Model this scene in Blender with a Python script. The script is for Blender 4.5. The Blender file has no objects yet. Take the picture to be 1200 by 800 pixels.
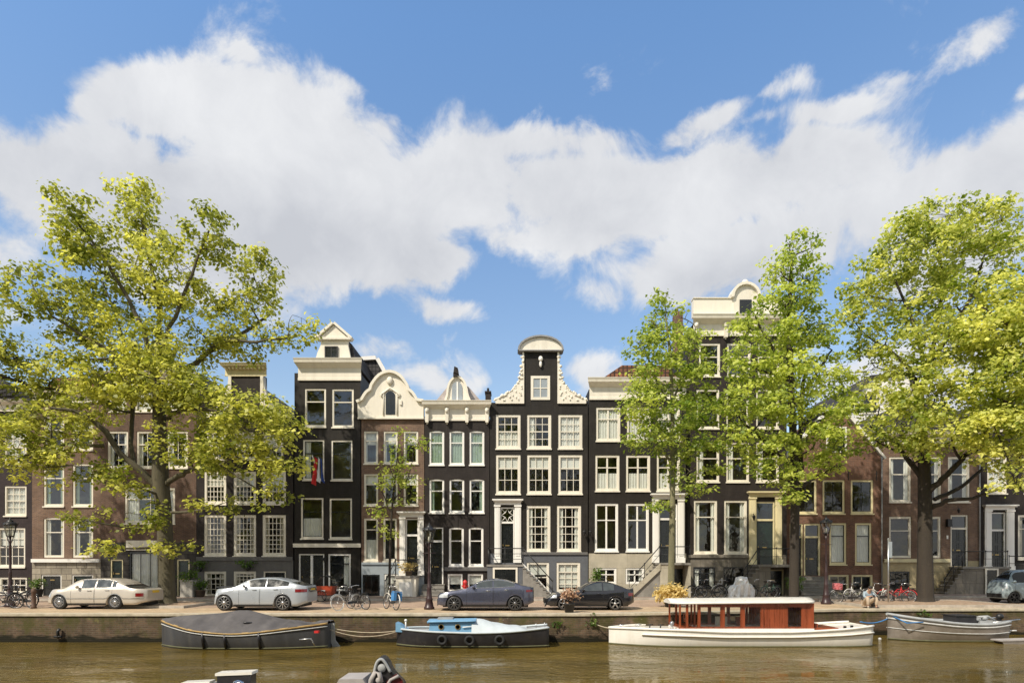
import bpy, bmesh, math, random
import numpy as np
from mathutils import Vector, Matrix
random.seed(7)
PI = math.pi
R = math.radians
scene = bpy.context.scene
COL = scene.collection
F_PX, HOR, CAMZ = 715.0, 660.0, 2.08
WATER_Z = -1.14

# ------------------------------------------------------------------ helpers
def lin(c):
    c /= 255.0
    return c / 12.92 if c <= 0.04045 else ((c + 0.055) / 1.055) ** 2.4
def srgb(r, g, b):
    return (lin(r), lin(g), lin(b))
def X(px, Y): return (px - 600.0) / F_PX * Y
def Z(py, Y): return CAMZ + (HOR - py) / F_PX * Y
def lerp(a, b, t): return a + (b - a) * t
def interp(pts, x):
    if x <= pts[0][0]: return pts[0][1]
    for (a, va), (b, vb) in zip(pts, pts[1:]):
        if x <= b: return va + (vb - va) * (x - a) / (b - a) if b > a else vb
    return pts[-1][1]
def sinterp(pts, x):
    # smooth (catmull-rom like, monotone x) interpolation
    n = len(pts)
    if x <= pts[0][0]: return pts[0][1]
    if x >= pts[-1][0]: return pts[-1][1]
    for i in range(n - 1):
        if x <= pts[i + 1][0]:
            x0, y0 = pts[i]; x1, y1 = pts[i + 1]
            h = x1 - x0; t = (x - x0) / h
            sl = (y1 - y0) / h
            ma = sl if i == 0 else 0.5 * (sl + (y0 - pts[i-1][1]) / (x0 - pts[i-1][0]))
            mb_ = sl if i == n - 2 else 0.5 * (sl + (pts[i+2][1] - y1) / (pts[i+2][0] - x1))
            lim = 3 * abs(sl)
            ma = max(-lim, min(lim, ma)); mb_ = max(-lim, min(lim, mb_))
            t2, t3 = t * t, t * t * t
            return (2*t3-3*t2+1)*y0 + (t3-2*t2+t)*h*ma + (-2*t3+3*t2)*y1 + (t3-t2)*h*mb_

class MB:
    def __init__(s, mat=None):
        s.v = []; s.f = []; s.m = []; s.s = []; s.T = None
    def add(s, vs, fs, m=0, smooth=False):
        o = len(s.v)
        if s.T is not None: vs = [tuple(s.T @ Vector(p)) for p in vs]
        s.v.extend(vs)
        for f in fs:
            s.f.append([i + o for i in f]); s.m.append(m); s.s.append(smooth)
        return s
    def box(s, x0, x1, y0, y1, z0, z1, m=0):
        vs = [(x0,y0,z0),(x1,y0,z0),(x1,y1,z0),(x0,y1,z0),(x0,y0,z1),(x1,y0,z1),(x1,y1,z1),(x0,y1,z1)]
        return s.add(vs, [(0,3,2,1),(4,5,6,7),(0,1,5,4),(1,2,6,5),(2,3,7,6),(3,0,4,7)], m)
    def prism(s, pts, y0, y1, m=0):
        n = len(pts)
        vs = [(p[0], y0, p[1]) for p in pts] + [(p[0], y1, p[1]) for p in pts]
        fs = [list(range(n)), list(range(2*n-1, n-1, -1))] + [(i, i+n, (i+1) % n + n, (i+1) % n) for i in range(n)]
        return s.add(vs, fs, m)
    def hprism(s, pts, z0, z1, m=0):
        n = len(pts)
        vs = [(p[0], p[1], z0) for p in pts] + [(p[0], p[1], z1) for p in pts]
        fs = [list(range(n)), list(range(2*n-1, n-1, -1))] + [(i, i+n, (i+1) % n + n, (i+1) % n) for i in range(n)]
        return s.add(vs, fs, m)
    def band(s, pts, t, y0, y1, m=0):
        # moulding of thickness t along an xz polyline
        n = len(pts); off = []
        for i in range(n):
            a = Vector(pts[max(i-1, 0)]); b = Vector(pts[min(i+1, n-1)])
            d = (b - a).normalized(); off.append((pts[i][0] - d.y * t, pts[i][1] + d.x * t))
        for i in range(n - 1):
            q = [pts[i], pts[i+1], off[i+1], off[i]]
            s.prism(q, y0, y1, m)
        return s
    def tube(s, path, r, n=6, m=0, smooth=True):
        path = [Vector(p) for p in path]
        k = len(path)
        rs = r if isinstance(r, (list, tuple)) else [r] * k
        vs = []; up = None
        for i, p in enumerate(path):
            d = (path[min(i+1, k-1)] - path[max(i-1, 0)])
            d = d.normalized() if d.length > 1e-9 else Vector((0, 0, 1))
            if up is None:
                up = Vector((0, 0, 1)) if abs(d.z) < 0.9 else Vector((1, 0, 0))
            a = up - d * up.dot(d)
            a = a.normalized() if a.length > 1e-6 else d.orthogonal().normalized()
            up = a; b = d.cross(a)
            for j in range(n):
                t = 2 * PI * j / n
                vs.append(tuple(p + (a * math.cos(t) + b * math.sin(t)) * rs[i]))
        fs = [(i*n+j, i*n+(j+1) % n, (i+1)*n+(j+1) % n, (i+1)*n+j) for i in range(k-1) for j in range(n)]
        s.add(vs, fs, m, smooth)
        s.add(vs[:n], [list(range(n))[::-1]], m); s.add(vs[-n:], [list(range(n))], m)
        return s
    def lathe(s, prof, c=(0, 0, 0), n=12, m=0, axis='z', smooth=True, ang0=0.0, cap=True):
        vs = []
        for (r, h) in prof:
            for j in range(n):
                t = 2 * PI * j / n + ang0
                a, b = r * math.cos(t), r * math.sin(t)
                if axis == 'z': vs.append((c[0]+a, c[1]+b, c[2]+h))
                elif axis == 'y': vs.append((c[0]+a, c[1]+h, c[2]+b))
                else: vs.append((c[0]+h, c[1]+a, c[2]+b))
        k = len(prof)
        fs = [(i*n+j, i*n+(j+1) % n, (i+1)*n+(j+1) % n, (i+1)*n+j) for i in range(k-1) for j in range(n)]
        s.add(vs, fs, m, smooth)
        if cap and prof[0][0] > 1e-4: s.add(vs[:n], [list(range(n))], m)
        if cap and prof[-1][0] > 1e-4: s.add(vs[-n:], [list(range(n))], m)
        return s
    def grid(s, P, m=0, smooth=True, closed=False):
        # P: list of rows of points
        a = len(P); b = len(P[0]); vs = [p for row in P for p in row]
        fs = [(i*b+j, i*b+(j+1) % b, (i+1)*b+(j+1) % b, (i+1)*b+j) for i in range(a-1) for j in range(b if closed else b-1)]
        return s.add(vs, fs, m, smooth)
    def ball(s, c, rx, ry=None, rz=None, n=8, m=0, k=6):
        ry = ry or rx; rz = rz or rx
        P = [[(c[0]+rx*math.sin(PI*i/k)*math.cos(2*PI*j/n), c[1]+ry*math.sin(PI*i/k)*math.sin(2*PI*j/n), c[2]+rz*math.cos(PI*i/k)) for j in range(n)] for i in range(k+1)]
        return s.grid(P, m, True, True)
    def leaf(s, p, d, w, m=0):
        # one folded leaf quad from p along d
        d = Vector(d); p = Vector(p)
        a = d.cross(Vector((random.uniform(-1,1), random.uniform(-1,1), 1))).normalized() * w
        up = Vector((0, 0, w * 0.3))
        s.add([tuple(p), tuple(p + d*0.5 + a + up), tuple(p + d), tuple(p + d*0.5 - a + up)], [(0,1,2,3)], m)
    def build(s, name, mats, parent=None, org=(0, 0, 0), recalc=True):
        me = bpy.data.meshes.new(name)
        if parent is not None and org == (0, 0, 0): org = parent.get('_org', (0, 0, 0))
        me.from_pydata([(p[0]-org[0], p[1]-org[1], p[2]-org[2]) for p in s.v], [], s.f)
        if not isinstance(mats, (list, tuple)): mats = [mats]
        for q in mats: me.materials.append(q)
        me.polygons.foreach_set('material_index', s.m)
        me.polygons.foreach_set('use_smooth', s.s)
        if recalc:
            b = bmesh.new(); b.from_mesh(me); bmesh.ops.remove_doubles(b, verts=b.verts, dist=1e-5)
            bmesh.ops.recalc_face_normals(b, faces=b.faces); b.to_mesh(me); b.free()
        me.update()
        o = bpy.data.objects.new(name, me); COL.objects.link(o)
        if parent is not None:
            o.parent = parent
            if '_org' in parent.keys(): o['_org'] = tuple(parent['_org'])
        else: o.location = org
        return o

def thing(name, label, cat, loc=(0, 0, 0), group=None, rz=0.0, world=True):
    o = bpy.data.objects.new(name, None); COL.objects.link(o)
    o.empty_display_size = 0.3
    o.location = loc; o.rotation_euler = (0, 0, rz)
    o['label'] = label; o['category'] = cat
    if group: o['group'] = group
    o['_org'] = tuple(loc) if world else (0.0, 0.0, 0.0)
    return o
def tag(o, label, cat, group=None):
    o['label'] = label; o['category'] = cat
    if group: o['group'] = group
    return o
def struct(o):
    o['kind'] = 'structure'; return o

# ------------------------------------------------------------------ materials
def newmat(name):
    m = bpy.data.materials.new(name); m.use_nodes = True
    nt = m.node_tree; b = nt.nodes['Principled BSDF']
    return m, nt, b
def N(nt, t, **kw):
    n = nt.nodes.new(t)
    for k, v in kw.items():
        if k in ('inp',):
            for a, b in v.items(): n.inputs[a].default_value = b
        else: setattr(n, k, v)
    return n
def pm(name, col, rough=0.6, var=0.18, scale=2.5, bump=0.0, bscale=None, metal=0.0, coat=0.0, spec=0.5, dirt=0.0, dirtcol=(0.05,0.045,0.03), streak=False, emit=0.0):
    m, nt, b = newmat(name)
    L = nt.links
    tc = N(nt, 'ShaderNodeTexCoord')
    src = tc.outputs['Object']
    if streak:
        mp = N(nt, 'ShaderNodeMapping'); mp.inputs['Scale'].default_value = (1, 1, 0.15)
        L.new(src, mp.inputs[0]); vec = mp.outputs[0]
    else: vec = src
    n1 = N(nt, 'ShaderNodeTexNoise', inp={'Scale': scale, 'Detail': 6.0, 'Roughness': 0.65}); L.new(vec, n1.inputs['Vector'])
    mr = N(nt, 'ShaderNodeMapRange', inp={1: 0.3, 2: 0.7, 3: 1.0 - var, 4: 1.0 + var}); L.new(n1.outputs[0], mr.inputs[0])
    mx = N(nt, 'ShaderNodeMix', data_type='RGBA', blend_type='MULTIPLY'); mx.inputs[0].default_value = 1.0
    mx.inputs[6].default_value = (*col, 1); L.new(mr.outputs[0], mx.inputs[7])
    out = mx.outputs[2]
    if dirt > 0:
        n2 = N(nt, 'ShaderNodeTexNoise', inp={'Scale': scale * 0.6 + 0.7, 'Detail': 8.0, 'Roughness': 0.7}); L.new(vec, n2.inputs['Vector'])
        m2 = N(nt, 'ShaderNodeMapRange', inp={1: 0.5, 2: 0.72, 3: 0.0, 4: dirt}); L.new(n2.outputs[0], m2.inputs[0])
        mx2 = N(nt, 'ShaderNodeMix', data_type='RGBA'); L.new(m2.outputs[0], mx2.inputs[0])
        L.new(out, mx2.inputs[6]); mx2.inputs[7].default_value = (*dirtcol, 1); out = mx2.outputs[2]
    L.new(out, b.inputs['Base Color'])
    rr = N(nt, 'ShaderNodeMapRange', inp={1: 0.3, 2: 0.7, 3: max(rough - 0.08, 0.02), 4: min(rough + 0.1, 1)}); L.new(n1.outputs[0], rr.inputs[0])
    L.new(rr.outputs[0], b.inputs['Roughness'])
    b.inputs['Metallic'].default_value = metal
    b.inputs['Coat Weight'].default_value = coat; b.inputs['Coat Roughness'].default_value = 0.05
    b.inputs['Specular IOR Level'].default_value = spec
    if emit: 
        b.inputs['Emission Color'].default_value = (*col, 1); b.inputs['Emission Strength'].default_value = emit
    if bump > 0:
        n3 = N(nt, 'ShaderNodeTexNoise', inp={'Scale': bscale or scale * 6, 'Detail': 5.0}); L.new(src, n3.inputs['Vector'])
        bp = N(nt, 'ShaderNodeBump', inp={'Strength': bump, 'Distance': 0.03}); L.new(n3.outputs[0], bp.inputs['Height'])
        L.new(bp.outputs[0], b.inputs['Normal'])
    return m
def brickmat(name, c1, c2, mortar, bw=0.22, bh=0.065, rough=0.85, bump=0.35, var=0.35, msize=0.012, horiz=False, patch=None, offset=0.5, dirt=0.35):
    m, nt, b = newmat(name); L = nt.links
    tc = N(nt, 'ShaderNodeTexCoord'); sp = N(nt, 'ShaderNodeSeparateXYZ'); L.new(tc.outputs['Object'], sp.inputs[0])
    cb = N(nt, 'ShaderNodeCombineXYZ')
    if horiz:
        L.new(sp.outputs[0], cb.inputs[0]); L.new(sp.outputs[1], cb.inputs[1])
    else:
        ad = N(nt, 'ShaderNodeMath', operation='ADD'); L.new(sp.outputs[0], ad.inputs[0]); L.new(sp.outputs[1], ad.inputs[1])
        L.new(ad.outputs[0], cb.inputs[0]); L.new(sp.outputs[2], cb.inputs[1])
    bt = N(nt, 'ShaderNodeTexBrick', inp={'Scale': 1.0, 'Mortar Size': msize, 'Brick Width': bw, 'Row Height': bh, 'Mortar Smooth': 0.3, 'Bias': 0.0})
    bt.offset = offset
    bt.inputs['Color1'].default_value = (*c1, 1); bt.inputs['Color2'].default_value = (*c2, 1); bt.inputs['Mortar'].default_value = (*mortar, 1)
    L.new(cb.outputs[0], bt.inputs['Vector'])
    n1 = N(nt, 'ShaderNodeTexNoise', inp={'Scale': 0.8, 'Detail': 9.0, 'Roughness': 0.7}); L.new(tc.outputs['Object'], n1.inputs['Vector'])
    mr = N(nt, 'ShaderNodeMapRange', inp={1: 0.3, 2: 0.7, 3: 1 - var, 4: 1 + var}); L.new(n1.outputs[0], mr.inputs[0])
    mx = N(nt, 'ShaderNodeMix', data_type='RGBA', blend_type='MULTIPLY'); mx.inputs[0].default_value = 1.0
    L.new(bt.outputs[0], mx.inputs[6]); L.new(mr.outputs[0], mx.inputs[7])
    mp = N(nt, 'ShaderNodeMapping'); mp.inputs['Scale'].default_value = (2.2, 2.2, 0.5) if not horiz else (1, 1, 1); L.new(tc.outputs['Object'], mp.inputs[0])
    n2 = N(nt, 'ShaderNodeTexNoise', inp={'Scale': 1.3, 'Detail': 8.0, 'Roughness': 0.72}); L.new(mp.outputs[0], n2.inputs['Vector'])
    m2 = N(nt, 'ShaderNodeMapRange', inp={1: 0.48, 2: 0.75, 3: 0, 4: dirt}); L.new(n2.outputs[0], m2.inputs[0])
    mx2 = N(nt, 'ShaderNodeMix', data_type='RGBA'); L.new(m2.outputs[0], mx2.inputs[0]); L.new(mx.outputs[2], mx2.inputs[6])
    mx2.inputs[7].default_value = (*(patch or tuple(c * 0.5 for c in c1)), 1)
    L.new(mx2.outputs[2], b.inputs['Base Color'])
    b.inputs['Roughness'].default_value = rough; b.inputs['Specular IOR Level'].default_value = .22
    bp = N(nt, 'ShaderNodeBump', inp={'Strength': bump, 'Distance': 0.012}); bp.invert = True
    L.new(bt.outputs['Fac'], bp.inputs['Height']); L.new(bp.outputs[0], b.inputs['Normal'])
    return m

M = {}
M['cream'] = pm('cream_paint', (0.76, 0.71, 0.60), 0.5, 0.05, 3, dirt=0.22, dirtcol=(0.33, 0.29, 0.21), streak=True)
M['white'] = pm('white_paint', (0.82, 0.80, 0.75), 0.45, 0.04, 3, dirt=0.12, dirtcol=(0.4, 0.37, 0.3), streak=True)
M['yellowcream'] = pm('yellow_cream_paint', (0.70, 0.62, 0.38), 0.5, 0.06, 3, dirt=0.25, dirtcol=(0.3, 0.26, 0.16), streak=True)
M['leadgrey'] = pm('lead_grey', (0.26, 0.26, 0.26), 0.6, 0.15, 3, dirt=0.3)
M['black_brick'] = brickmat('black_painted_brick', (0.021, 0.018, 0.014), (0.028, 0.023, 0.019), (0.015, 0.013, 0.011), rough=0.55, bump=0.45, var=0.3, patch=(0.045, 0.04, 0.038), dirt=0.5)
M['black_brick2'] = brickmat('soft_black_brick', (0.026, 0.021, 0.018), (0.034, 0.027, 0.023), (0.022, 0.018, 0.018), rough=0.65, bump=0.5, var=0.35, patch=(0.06, 0.05, 0.045), dirt=0.5)
M['plum_brick'] = brickmat('plum_black_brick', (0.038, 0.028, 0.030), (0.050, 0.036, 0.036), (0.030, 0.024, 0.024), rough=0.7, var=0.35)
M['brown_brick'] = brickmat('brown_brick', (0.20, 0.112, 0.072), (0.12, 0.066, 0.048), (0.20, 0.165, 0.13), var=0.3)
M['brown_brick2'] = brickmat('dark_brown_brick', (0.15, 0.082, 0.056), (0.095, 0.054, 0.040), (0.15, 0.12, 0.095), var=0.3)
M['red_brick'] = brickmat('red_brown_brick', (0.22, 0.10, 0.062), (0.13, 0.062, 0.044), (0.18, 0.14, 0.11), var=0.3)
M['grey_plaster'] = pm('grey_plaster', (0.105, 0.112, 0.125), 0.8, 0.15, 1.5, bump=0.2, bscale=30, dirt=0.35, dirtcol=(0.06, 0.06, 0.065))
M['warm_grey'] = pm('warm_grey_plaster', (0.13, 0.125, 0.12), 0.8, 0.15, 1.5, bump=0.2, bscale=30, dirt=0.35, dirtcol=(0.07, 0.065, 0.06))
M['pale_blue_plaster'] = pm('pale_blue_plaster', (0.30, 0.34, 0.37), 0.8, 0.12, 1.5, bump=0.2, bscale=30, dirt=0.3, dirtcol=(0.15, 0.15, 0.15))
M['ashlar'] = brickmat('grey_stone_blocks', (0.36, 0.32, 0.25), (0.27, 0.24, 0.19), (0.14, 0.12, 0.10), bw=0.62, bh=0.36, msize=0.02, var=0.35, patch=(0.12, 0.105, 0.08))
M['cream_stone'] = brickmat('cream_stone_blocks', (0.46, 0.42, 0.33), (0.40, 0.36, 0.28), (0.30, 0.27, 0.21), bw=1.2, bh=0.9, msize=0.008, var=0.2, patch=(0.24, 0.22, 0.17), bump=0.15)
M['dark_stone'] = brickmat('dark_stone_blocks', (0.085, 0.078, 0.07), (0.06, 0.055, 0.05), (0.035, 0.03, 0.03), bw=0.6, bh=0.33, msize=0.018, var=0.35)
M['grey_stone'] = brickmat('weathered_stone', (0.22, 0.195, 0.16), (0.18, 0.16, 0.13), (0.08, 0.07, 0.06), bw=0.9, bh=0.8, msize=0.01, var=0.35, patch=(0.09, 0.08, 0.065), dirt=0.6)
M['yellow_stone'] = pm('yellow_plaster', (0.44, 0.36, 0.21), 0.8, 0.15, 1.5, bump=0.1, dirt=0.35, dirtcol=(0.2, 0.16, 0.09))
M['step_stone'] = pm('step_stone', (0.24, 0.225, 0.20), 0.8, 0.25, 2.5, bump=0.3, dirt=0.45, dirtcol=(0.09, 0.085, 0.07))
M['interior'] = pm('interior_wall', (0.22, 0.18, 0.13), 0.9, 0.5, 0.7)
M['interior_floor'] = pm('interior_floor', (0.10, 0.06, 0.035), 0.6, 0.3, 1)
M['curtain'] = pm('net_curtain', (0.72, 0.70, 0.64), 0.9, 0.08, 4)
M['blind'] = pm('roller_blind', (0.74, 0.72, 0.66), 0.8, 0.04, 4)
M['drape'] = pm('beige_drape', (0.50, 0.44, 0.34), 0.9, 0.15, 4)
M['black_gloss'] = pm('black_gloss_paint', (0.012, 0.014, 0.014), 0.25, 0.2, 3, coat=0.3)
M['green_gloss'] = pm('dark_green_paint', (0.010, 0.022, 0.018), 0.3, 0.2, 3, coat=0.3)
M['iron'] = pm('black_iron', (0.016, 0.016, 0.017), 0.45, 0.2, 5)
M['lampiron'] = pm('plum_iron', (0.040, 0.020, 0.020), 0.4, 0.25, 5)
M['tile_orange'] = brickmat('orange_roof_tiles', (0.27, 0.115, 0.065), (0.14, 0.07, 0.045), (0.05, 0.03, 0.025), bw=0.26, bh=0.3, msize=0.05, offset=0.0, var=0.4)
M['tile_dark'] = brickmat('dark_roof_tiles', (0.055, 0.052, 0.055), (0.075, 0.07, 0.07), (0.02, 0.02, 0.02), bw=0.26, bh=0.3, msize=0.03, offset=0.0, var=0.4)
M['tile_pale'] = pm('pale_zinc', (0.42, 0.37, 0.35), 0.6, 0.2, 2, dirt=0.35, dirtcol=(0.2, 0.16, 0.15))
M['chimney'] = M['black_brick2']
def glassmat(name, tint=(0.9, 0.93, 0.92), refl=0.03, wob=0.25):
    m, nt, b = newmat(name); L = nt.links; nt.nodes.remove(b)
    out = nt.nodes['Material Output']
    gl = N(nt, 'ShaderNodeBsdfGlossy'); gl.inputs['Roughness'].default_value = 0.02; gl.inputs['Color'].default_value = (0.95, 0.97, 1.0, 1)
    tr = N(nt, 'ShaderNodeBsdfTransparent'); tr.inputs['Color'].default_value = (*tint, 1)
    fr = N(nt, 'ShaderNodeLayerWeight'); fr.inputs['Blend'].default_value = .5
    pw = N(nt, 'ShaderNodeMath', operation='POWER'); L.new(fr.outputs['Facing'], pw.inputs[0]); pw.inputs[1].default_value = 4.0
    ad = N(nt, 'ShaderNodeMath', operation='ADD', use_clamp=True); L.new(pw.outputs[0], ad.inputs[0]); ad.inputs[1].default_value = refl + .045
    mx = N(nt, 'ShaderNodeMixShader'); L.new(ad.outputs[0], mx.inputs[0]); L.new(tr.outputs[0], mx.inputs[1]); L.new(gl.outputs[0], mx.inputs[2])
    L.new(mx.outputs[0], out.inputs[0])
    tc = N(nt, 'ShaderNodeTexCoord'); no = N(nt, 'ShaderNodeTexNoise', inp={'Scale': 1.6, 'Detail': 2.0}); L.new(tc.outputs['Object'], no.inputs['Vector'])
    bp = N(nt, 'ShaderNodeBump', inp={'Strength': wob, 'Distance': 0.05}); L.new(no.outputs[0], bp.inputs['Height'])
    L.new(bp.outputs[0], gl.inputs['Normal'])
    return m
M['glass'] = glassmat('window_glass')
M['glass_dark'] = glassmat('dim_window_glass', (0.35, 0.40, 0.36), 0.05)
M['glass_green'] = glassmat('sheer_window_glass', (0.55, 0.66, 0.60), 0.08)
M['carglass'] = glassmat('car_glass', (0.25, 0.29, 0.29), 0.10, 0.0)
M['lampglass'] = glassmat('lantern_glass', (0.85, 0.85, 0.8), 0.1, 0.0)

# ------------------------------------------------------------------ windows and doors
PALE = dict(c='cream', w='white', y='yellowcream', k='black_gloss')
def rect_frame(mb, x0, x1, z0, z1, w, y0, y1, m=0, wb=None):
    wb = wb or w
    mb.box(x0, x0+w, y0, y1, z0, z1, m); mb.box(x1-w, x1, y0, y1, z0, z1, m)
    mb.box(x0+w, x1-w, y0, y1, z0, z0+wb, m); mb.box(x0+w, x1-w, y0, y1, z1-w, z1, m)
def wavy(mb, x0, x1, y, z0, z1, m=0, amp=0.03, wl=0.16):
    n = max(4, int((x1-x0) / 0.04)); ph = random.random() * 6
    P = [[(lerp(x0, x1, i/n), y + amp*math.sin(ph + 2*PI*(x1-x0)*i/n/wl) , z) for i in range(n+1)] for z in (z0, z1)]
    mb.grid(P, m)
class Facade:
    def __init__(s, root, Y, x0, x1, wallmats):
        s.root = root; s.Y = Y; s.x0 = x0; s.x1 = x1; s.open = []; s.arch = []
    def window(s, px0, py0, px1, py1, cols=1, rt=1, rb=1, split=0.5, cur=None, fc='c', fw=0.10, sill=True, arch=0.0, glass='glass', bar=0.035, wood=None):
        Y = s.Y; x0, x1 = X(px0, Y), X(px1, Y); z0, z1 = Z(py1, Y), Z(py0, Y)
        s.open.append((x0, x1, z0, z1))
        if arch: s.arch.append((x0, x1, z1, arch))
        mat = M[PALE[fc]]
        mb = MB(); g = 0.004
        ya, yb = Y + 0.035, Y + 0.13
        rect_frame(mb, x0+g, x1-g, z0+g, z1-g, fw, ya, yb, 0, fw*1.1)
        # inner sash rails
        ix0, ix1, iz0, iz1 = x0+fw, x1-fw, z0+fw*1.1, z1-fw
        if arch: iz1 -= 0.0
        yc, yd = Y + 0.07, Y + 0.12
        sm = 1
        sr = 0.035
        rect_frame(mb, ix0, ix1, iz0, iz1, sr, yc, yd, sm)
        zs = iz1 - (iz1-iz0) * split
        if rt: mb.box(ix0+sr, ix1-sr, yc-0.012, yd, zs-0.03, zs+0.03, sm)
        for k in range(1, cols):
            xx = lerp(ix0, ix1, k / cols); mb.box(xx-bar/2, xx+bar/2, yc+0.01, yd-0.01, iz0+sr, iz1-sr, sm)
        for k in range(1, rt):
            zz = lerp(zs, iz1, k / rt); mb.box(ix0+sr, ix1-sr, yc+0.013, yd-0.013, zz-bar/2, zz+bar/2, sm)
        for k in range(1, rb):
            zz = lerp(iz0, zs, k / rb); mb.box(ix0+sr, ix1-sr, yc+0.013, yd-0.013, zz-bar/2, zz+bar/2, sm)
        w = mb.build('window', [mat, M[wood] if wood else mat], s.root)
        gm = MB(); gy = Y + 0.098
        tx, tz = random.uniform(-.006, .006), random.uniform(-.006, .006)
        gm.add([(ix0, gy-tx, iz0), (ix1, gy+tx, iz0), (ix1, gy+tx+tz, iz1), (ix0, gy-tx+tz, iz1)], [(0,1,2,3)])
        gm.build('pane', M[glass], w, recalc=False)
        if cur:
            c = MB(); yy = Y + 0.165; W = x1 - x0; H = iz1 - iz0; cm = 'curtain'
            if cur[0] == 'b':      # roller blind, fraction
                fr = float(cur[1:] or 0.4); c.box(x0, x1, yy, yy+0.01, z1 - H*fr - fw, z1); cm = 'blind'
            elif cur[0] == 'n':    # net, full
                wavy(c, x0, x1, yy, z0, z1)
            elif cur[0] == 'h':    # lower half net
                wavy(c, x0, x1, yy, z0, lerp(z0, z1, 0.5))
            elif cur[0] == 's':    # side drapes
                wavy(c, x0, x0+W*0.26, yy, z0, z1, amp=0.04); wavy(c, x1-W*0.26, x1, yy, z0, z1, amp=0.04); cm = 'drape' if 'd' in cur else 'curtain'
            elif cur[0] == 'l':    # one side drape
                wavy(c, x0, x0+W*0.33, yy, z0, z1, amp=0.04); cm = 'curtain'
            elif cur[0] == 'r':
                wavy(c, x1-W*0.33, x1, yy, z0, z1, amp=0.04); cm = 'curtain'
            elif cur[0] == 'm':    # blind at top + side drapes
                c.box(x0, x1, yy+0.06, yy+0.07, z1 - H*0.4 - fw, z1); wavy(c, x0, x0+W*0.2, yy, z0, z1); wavy(c, x1-W*0.2, x1, yy, z0, z1)
            c.build('curtain' if cm != 'blind' else 'roller_blind', M[cm], w, recalc=False)
        if sill:
            MB().box(x0-0.03, x1+0.03, Y-0.07, Y+0.034, z0-0.075, z0+0.003).build('sill', mat, w)
        return w
    def door(s, px0, py0, px1, py1, fc='c', surround=None, transom=None, col='black_gloss', panels=(2, 3), cornice=None, fan=False, glazed=False, fw=0.08):
        """opening px0..px1 / py0..py1; transom = py where the door leaf starts; surround=(px0,px1,pytop)"""
        Y = s.Y; x0, x1 = X(px0, Y), X(px1, Y); z0, z1 = Z(py1, Y), Z(py0, Y)
        s.open.append((x0, x1, z0, z1))
        mat = M[PALE[fc]]; mb = MB(); g = 0.004
        mb.box(x0+g, x0+fw, Y+0.04, Y+0.2, z0, z1-g); mb.box(x1-fw, x1-g, Y+0.04, Y+0.2, z0, z1-g); mb.box(x0+fw, x1-fw, Y+0.04, Y+0.2, z1-fw, z1-g)
        zt = Z(transom, Y) if transom else None
        if zt: mb.box(x0+fw, x1-fw, Y+0.03, Y+0.2, zt, zt+0.12)
        if surround:
            sx0, sx1, sy = surround[:3]; a0, a1 = X(sx0, Y), X(sx1, Y); at = Z(sy, Y)
            mb.box(a0, x0-0.004, Y-0.10, Y-0.004, z0, at-0.3); mb.box(x1+0.004, a1, Y-0.10, Y-0.004, z0, at-0.3)
            mb.box(a0-0.04, x0+0.02, Y-0.14, Y-0.002, z0, z0+0.3); mb.box(x1-0.02, a1+0.04, Y-0.14, Y-0.002, z0, z0+0.3)
            mb.box(a0, a1, Y-0.13, Y-0.004, max(at-0.3, z1), at-0.12) if at-0.12 > z1 else None
            mb.box(a0-0.07, a1+0.07, Y-0.26, Y-0.002, at-0.12, at-0.05); mb.box(a0-0.13, a1+0.13, Y-0.34, Y-0.002, at-0.05, at+0.03)
            for q0, q1 in ((a0, x0), (x1, a1)):
                if q1-q0 > 0.22: mb.box(q0+0.07, q1-0.07, Y-0.125, Y-0.1, z0+0.4, at-0.5)
                mb.box(q0-0.03, q1+0.03, Y-0.15, Y-0.01, at-0.42, at-0.302)
        fr = mb.build('door_frame', mat, s.root)
        # leaf
        d = MB(); dy = Y+0.12; dz1 = (zt if zt else z1-fw); a, b_ = x0+fw, x1-fw
        if not glazed:
            d.box(a, b_, dy, dy+0.05, z0, dz1)
            nc, nr = panels
            for i in range(nc):
                for j in range(nr):
                    w_ = (b_-a)/nc; h_ = (dz1-z0)/nr
                    rect_frame(d, a+i*w_+0.05, a+(i+1)*w_-0.05, z0+j*h_+0.06, z0+(j+1)*h_-0.06, 0.03, dy-0.018, dy-0.001)
        else:
            rect_frame(d, a, b_, z0, dz1, 0.09, dy, dy+0.05, 0, 0.5)
            d.add([(a+0.09, dy+0.02, z0+0.5), (b_-0.09, dy+0.02, z0+0.5), (b_-0.09, dy+0.02, dz1-0.09), (a+0.09, dy+0.02, dz1-0.09)], [(0,1,2,3)], 1)
        dd = d.build('door', [M[col], M['glass']], fr)
        h = MB(); h.box(a+0.09, a+0.12, dy-0.06, dy-0.02, z0+1.0, z0+1.13); h.box((a+b_)/2-0.13, (a+b_)/2+0.13, dy-0.022, dy-0.019, z0+1.02, z0+1.09)
        h.build('handle', M['brass'], fr)
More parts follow.
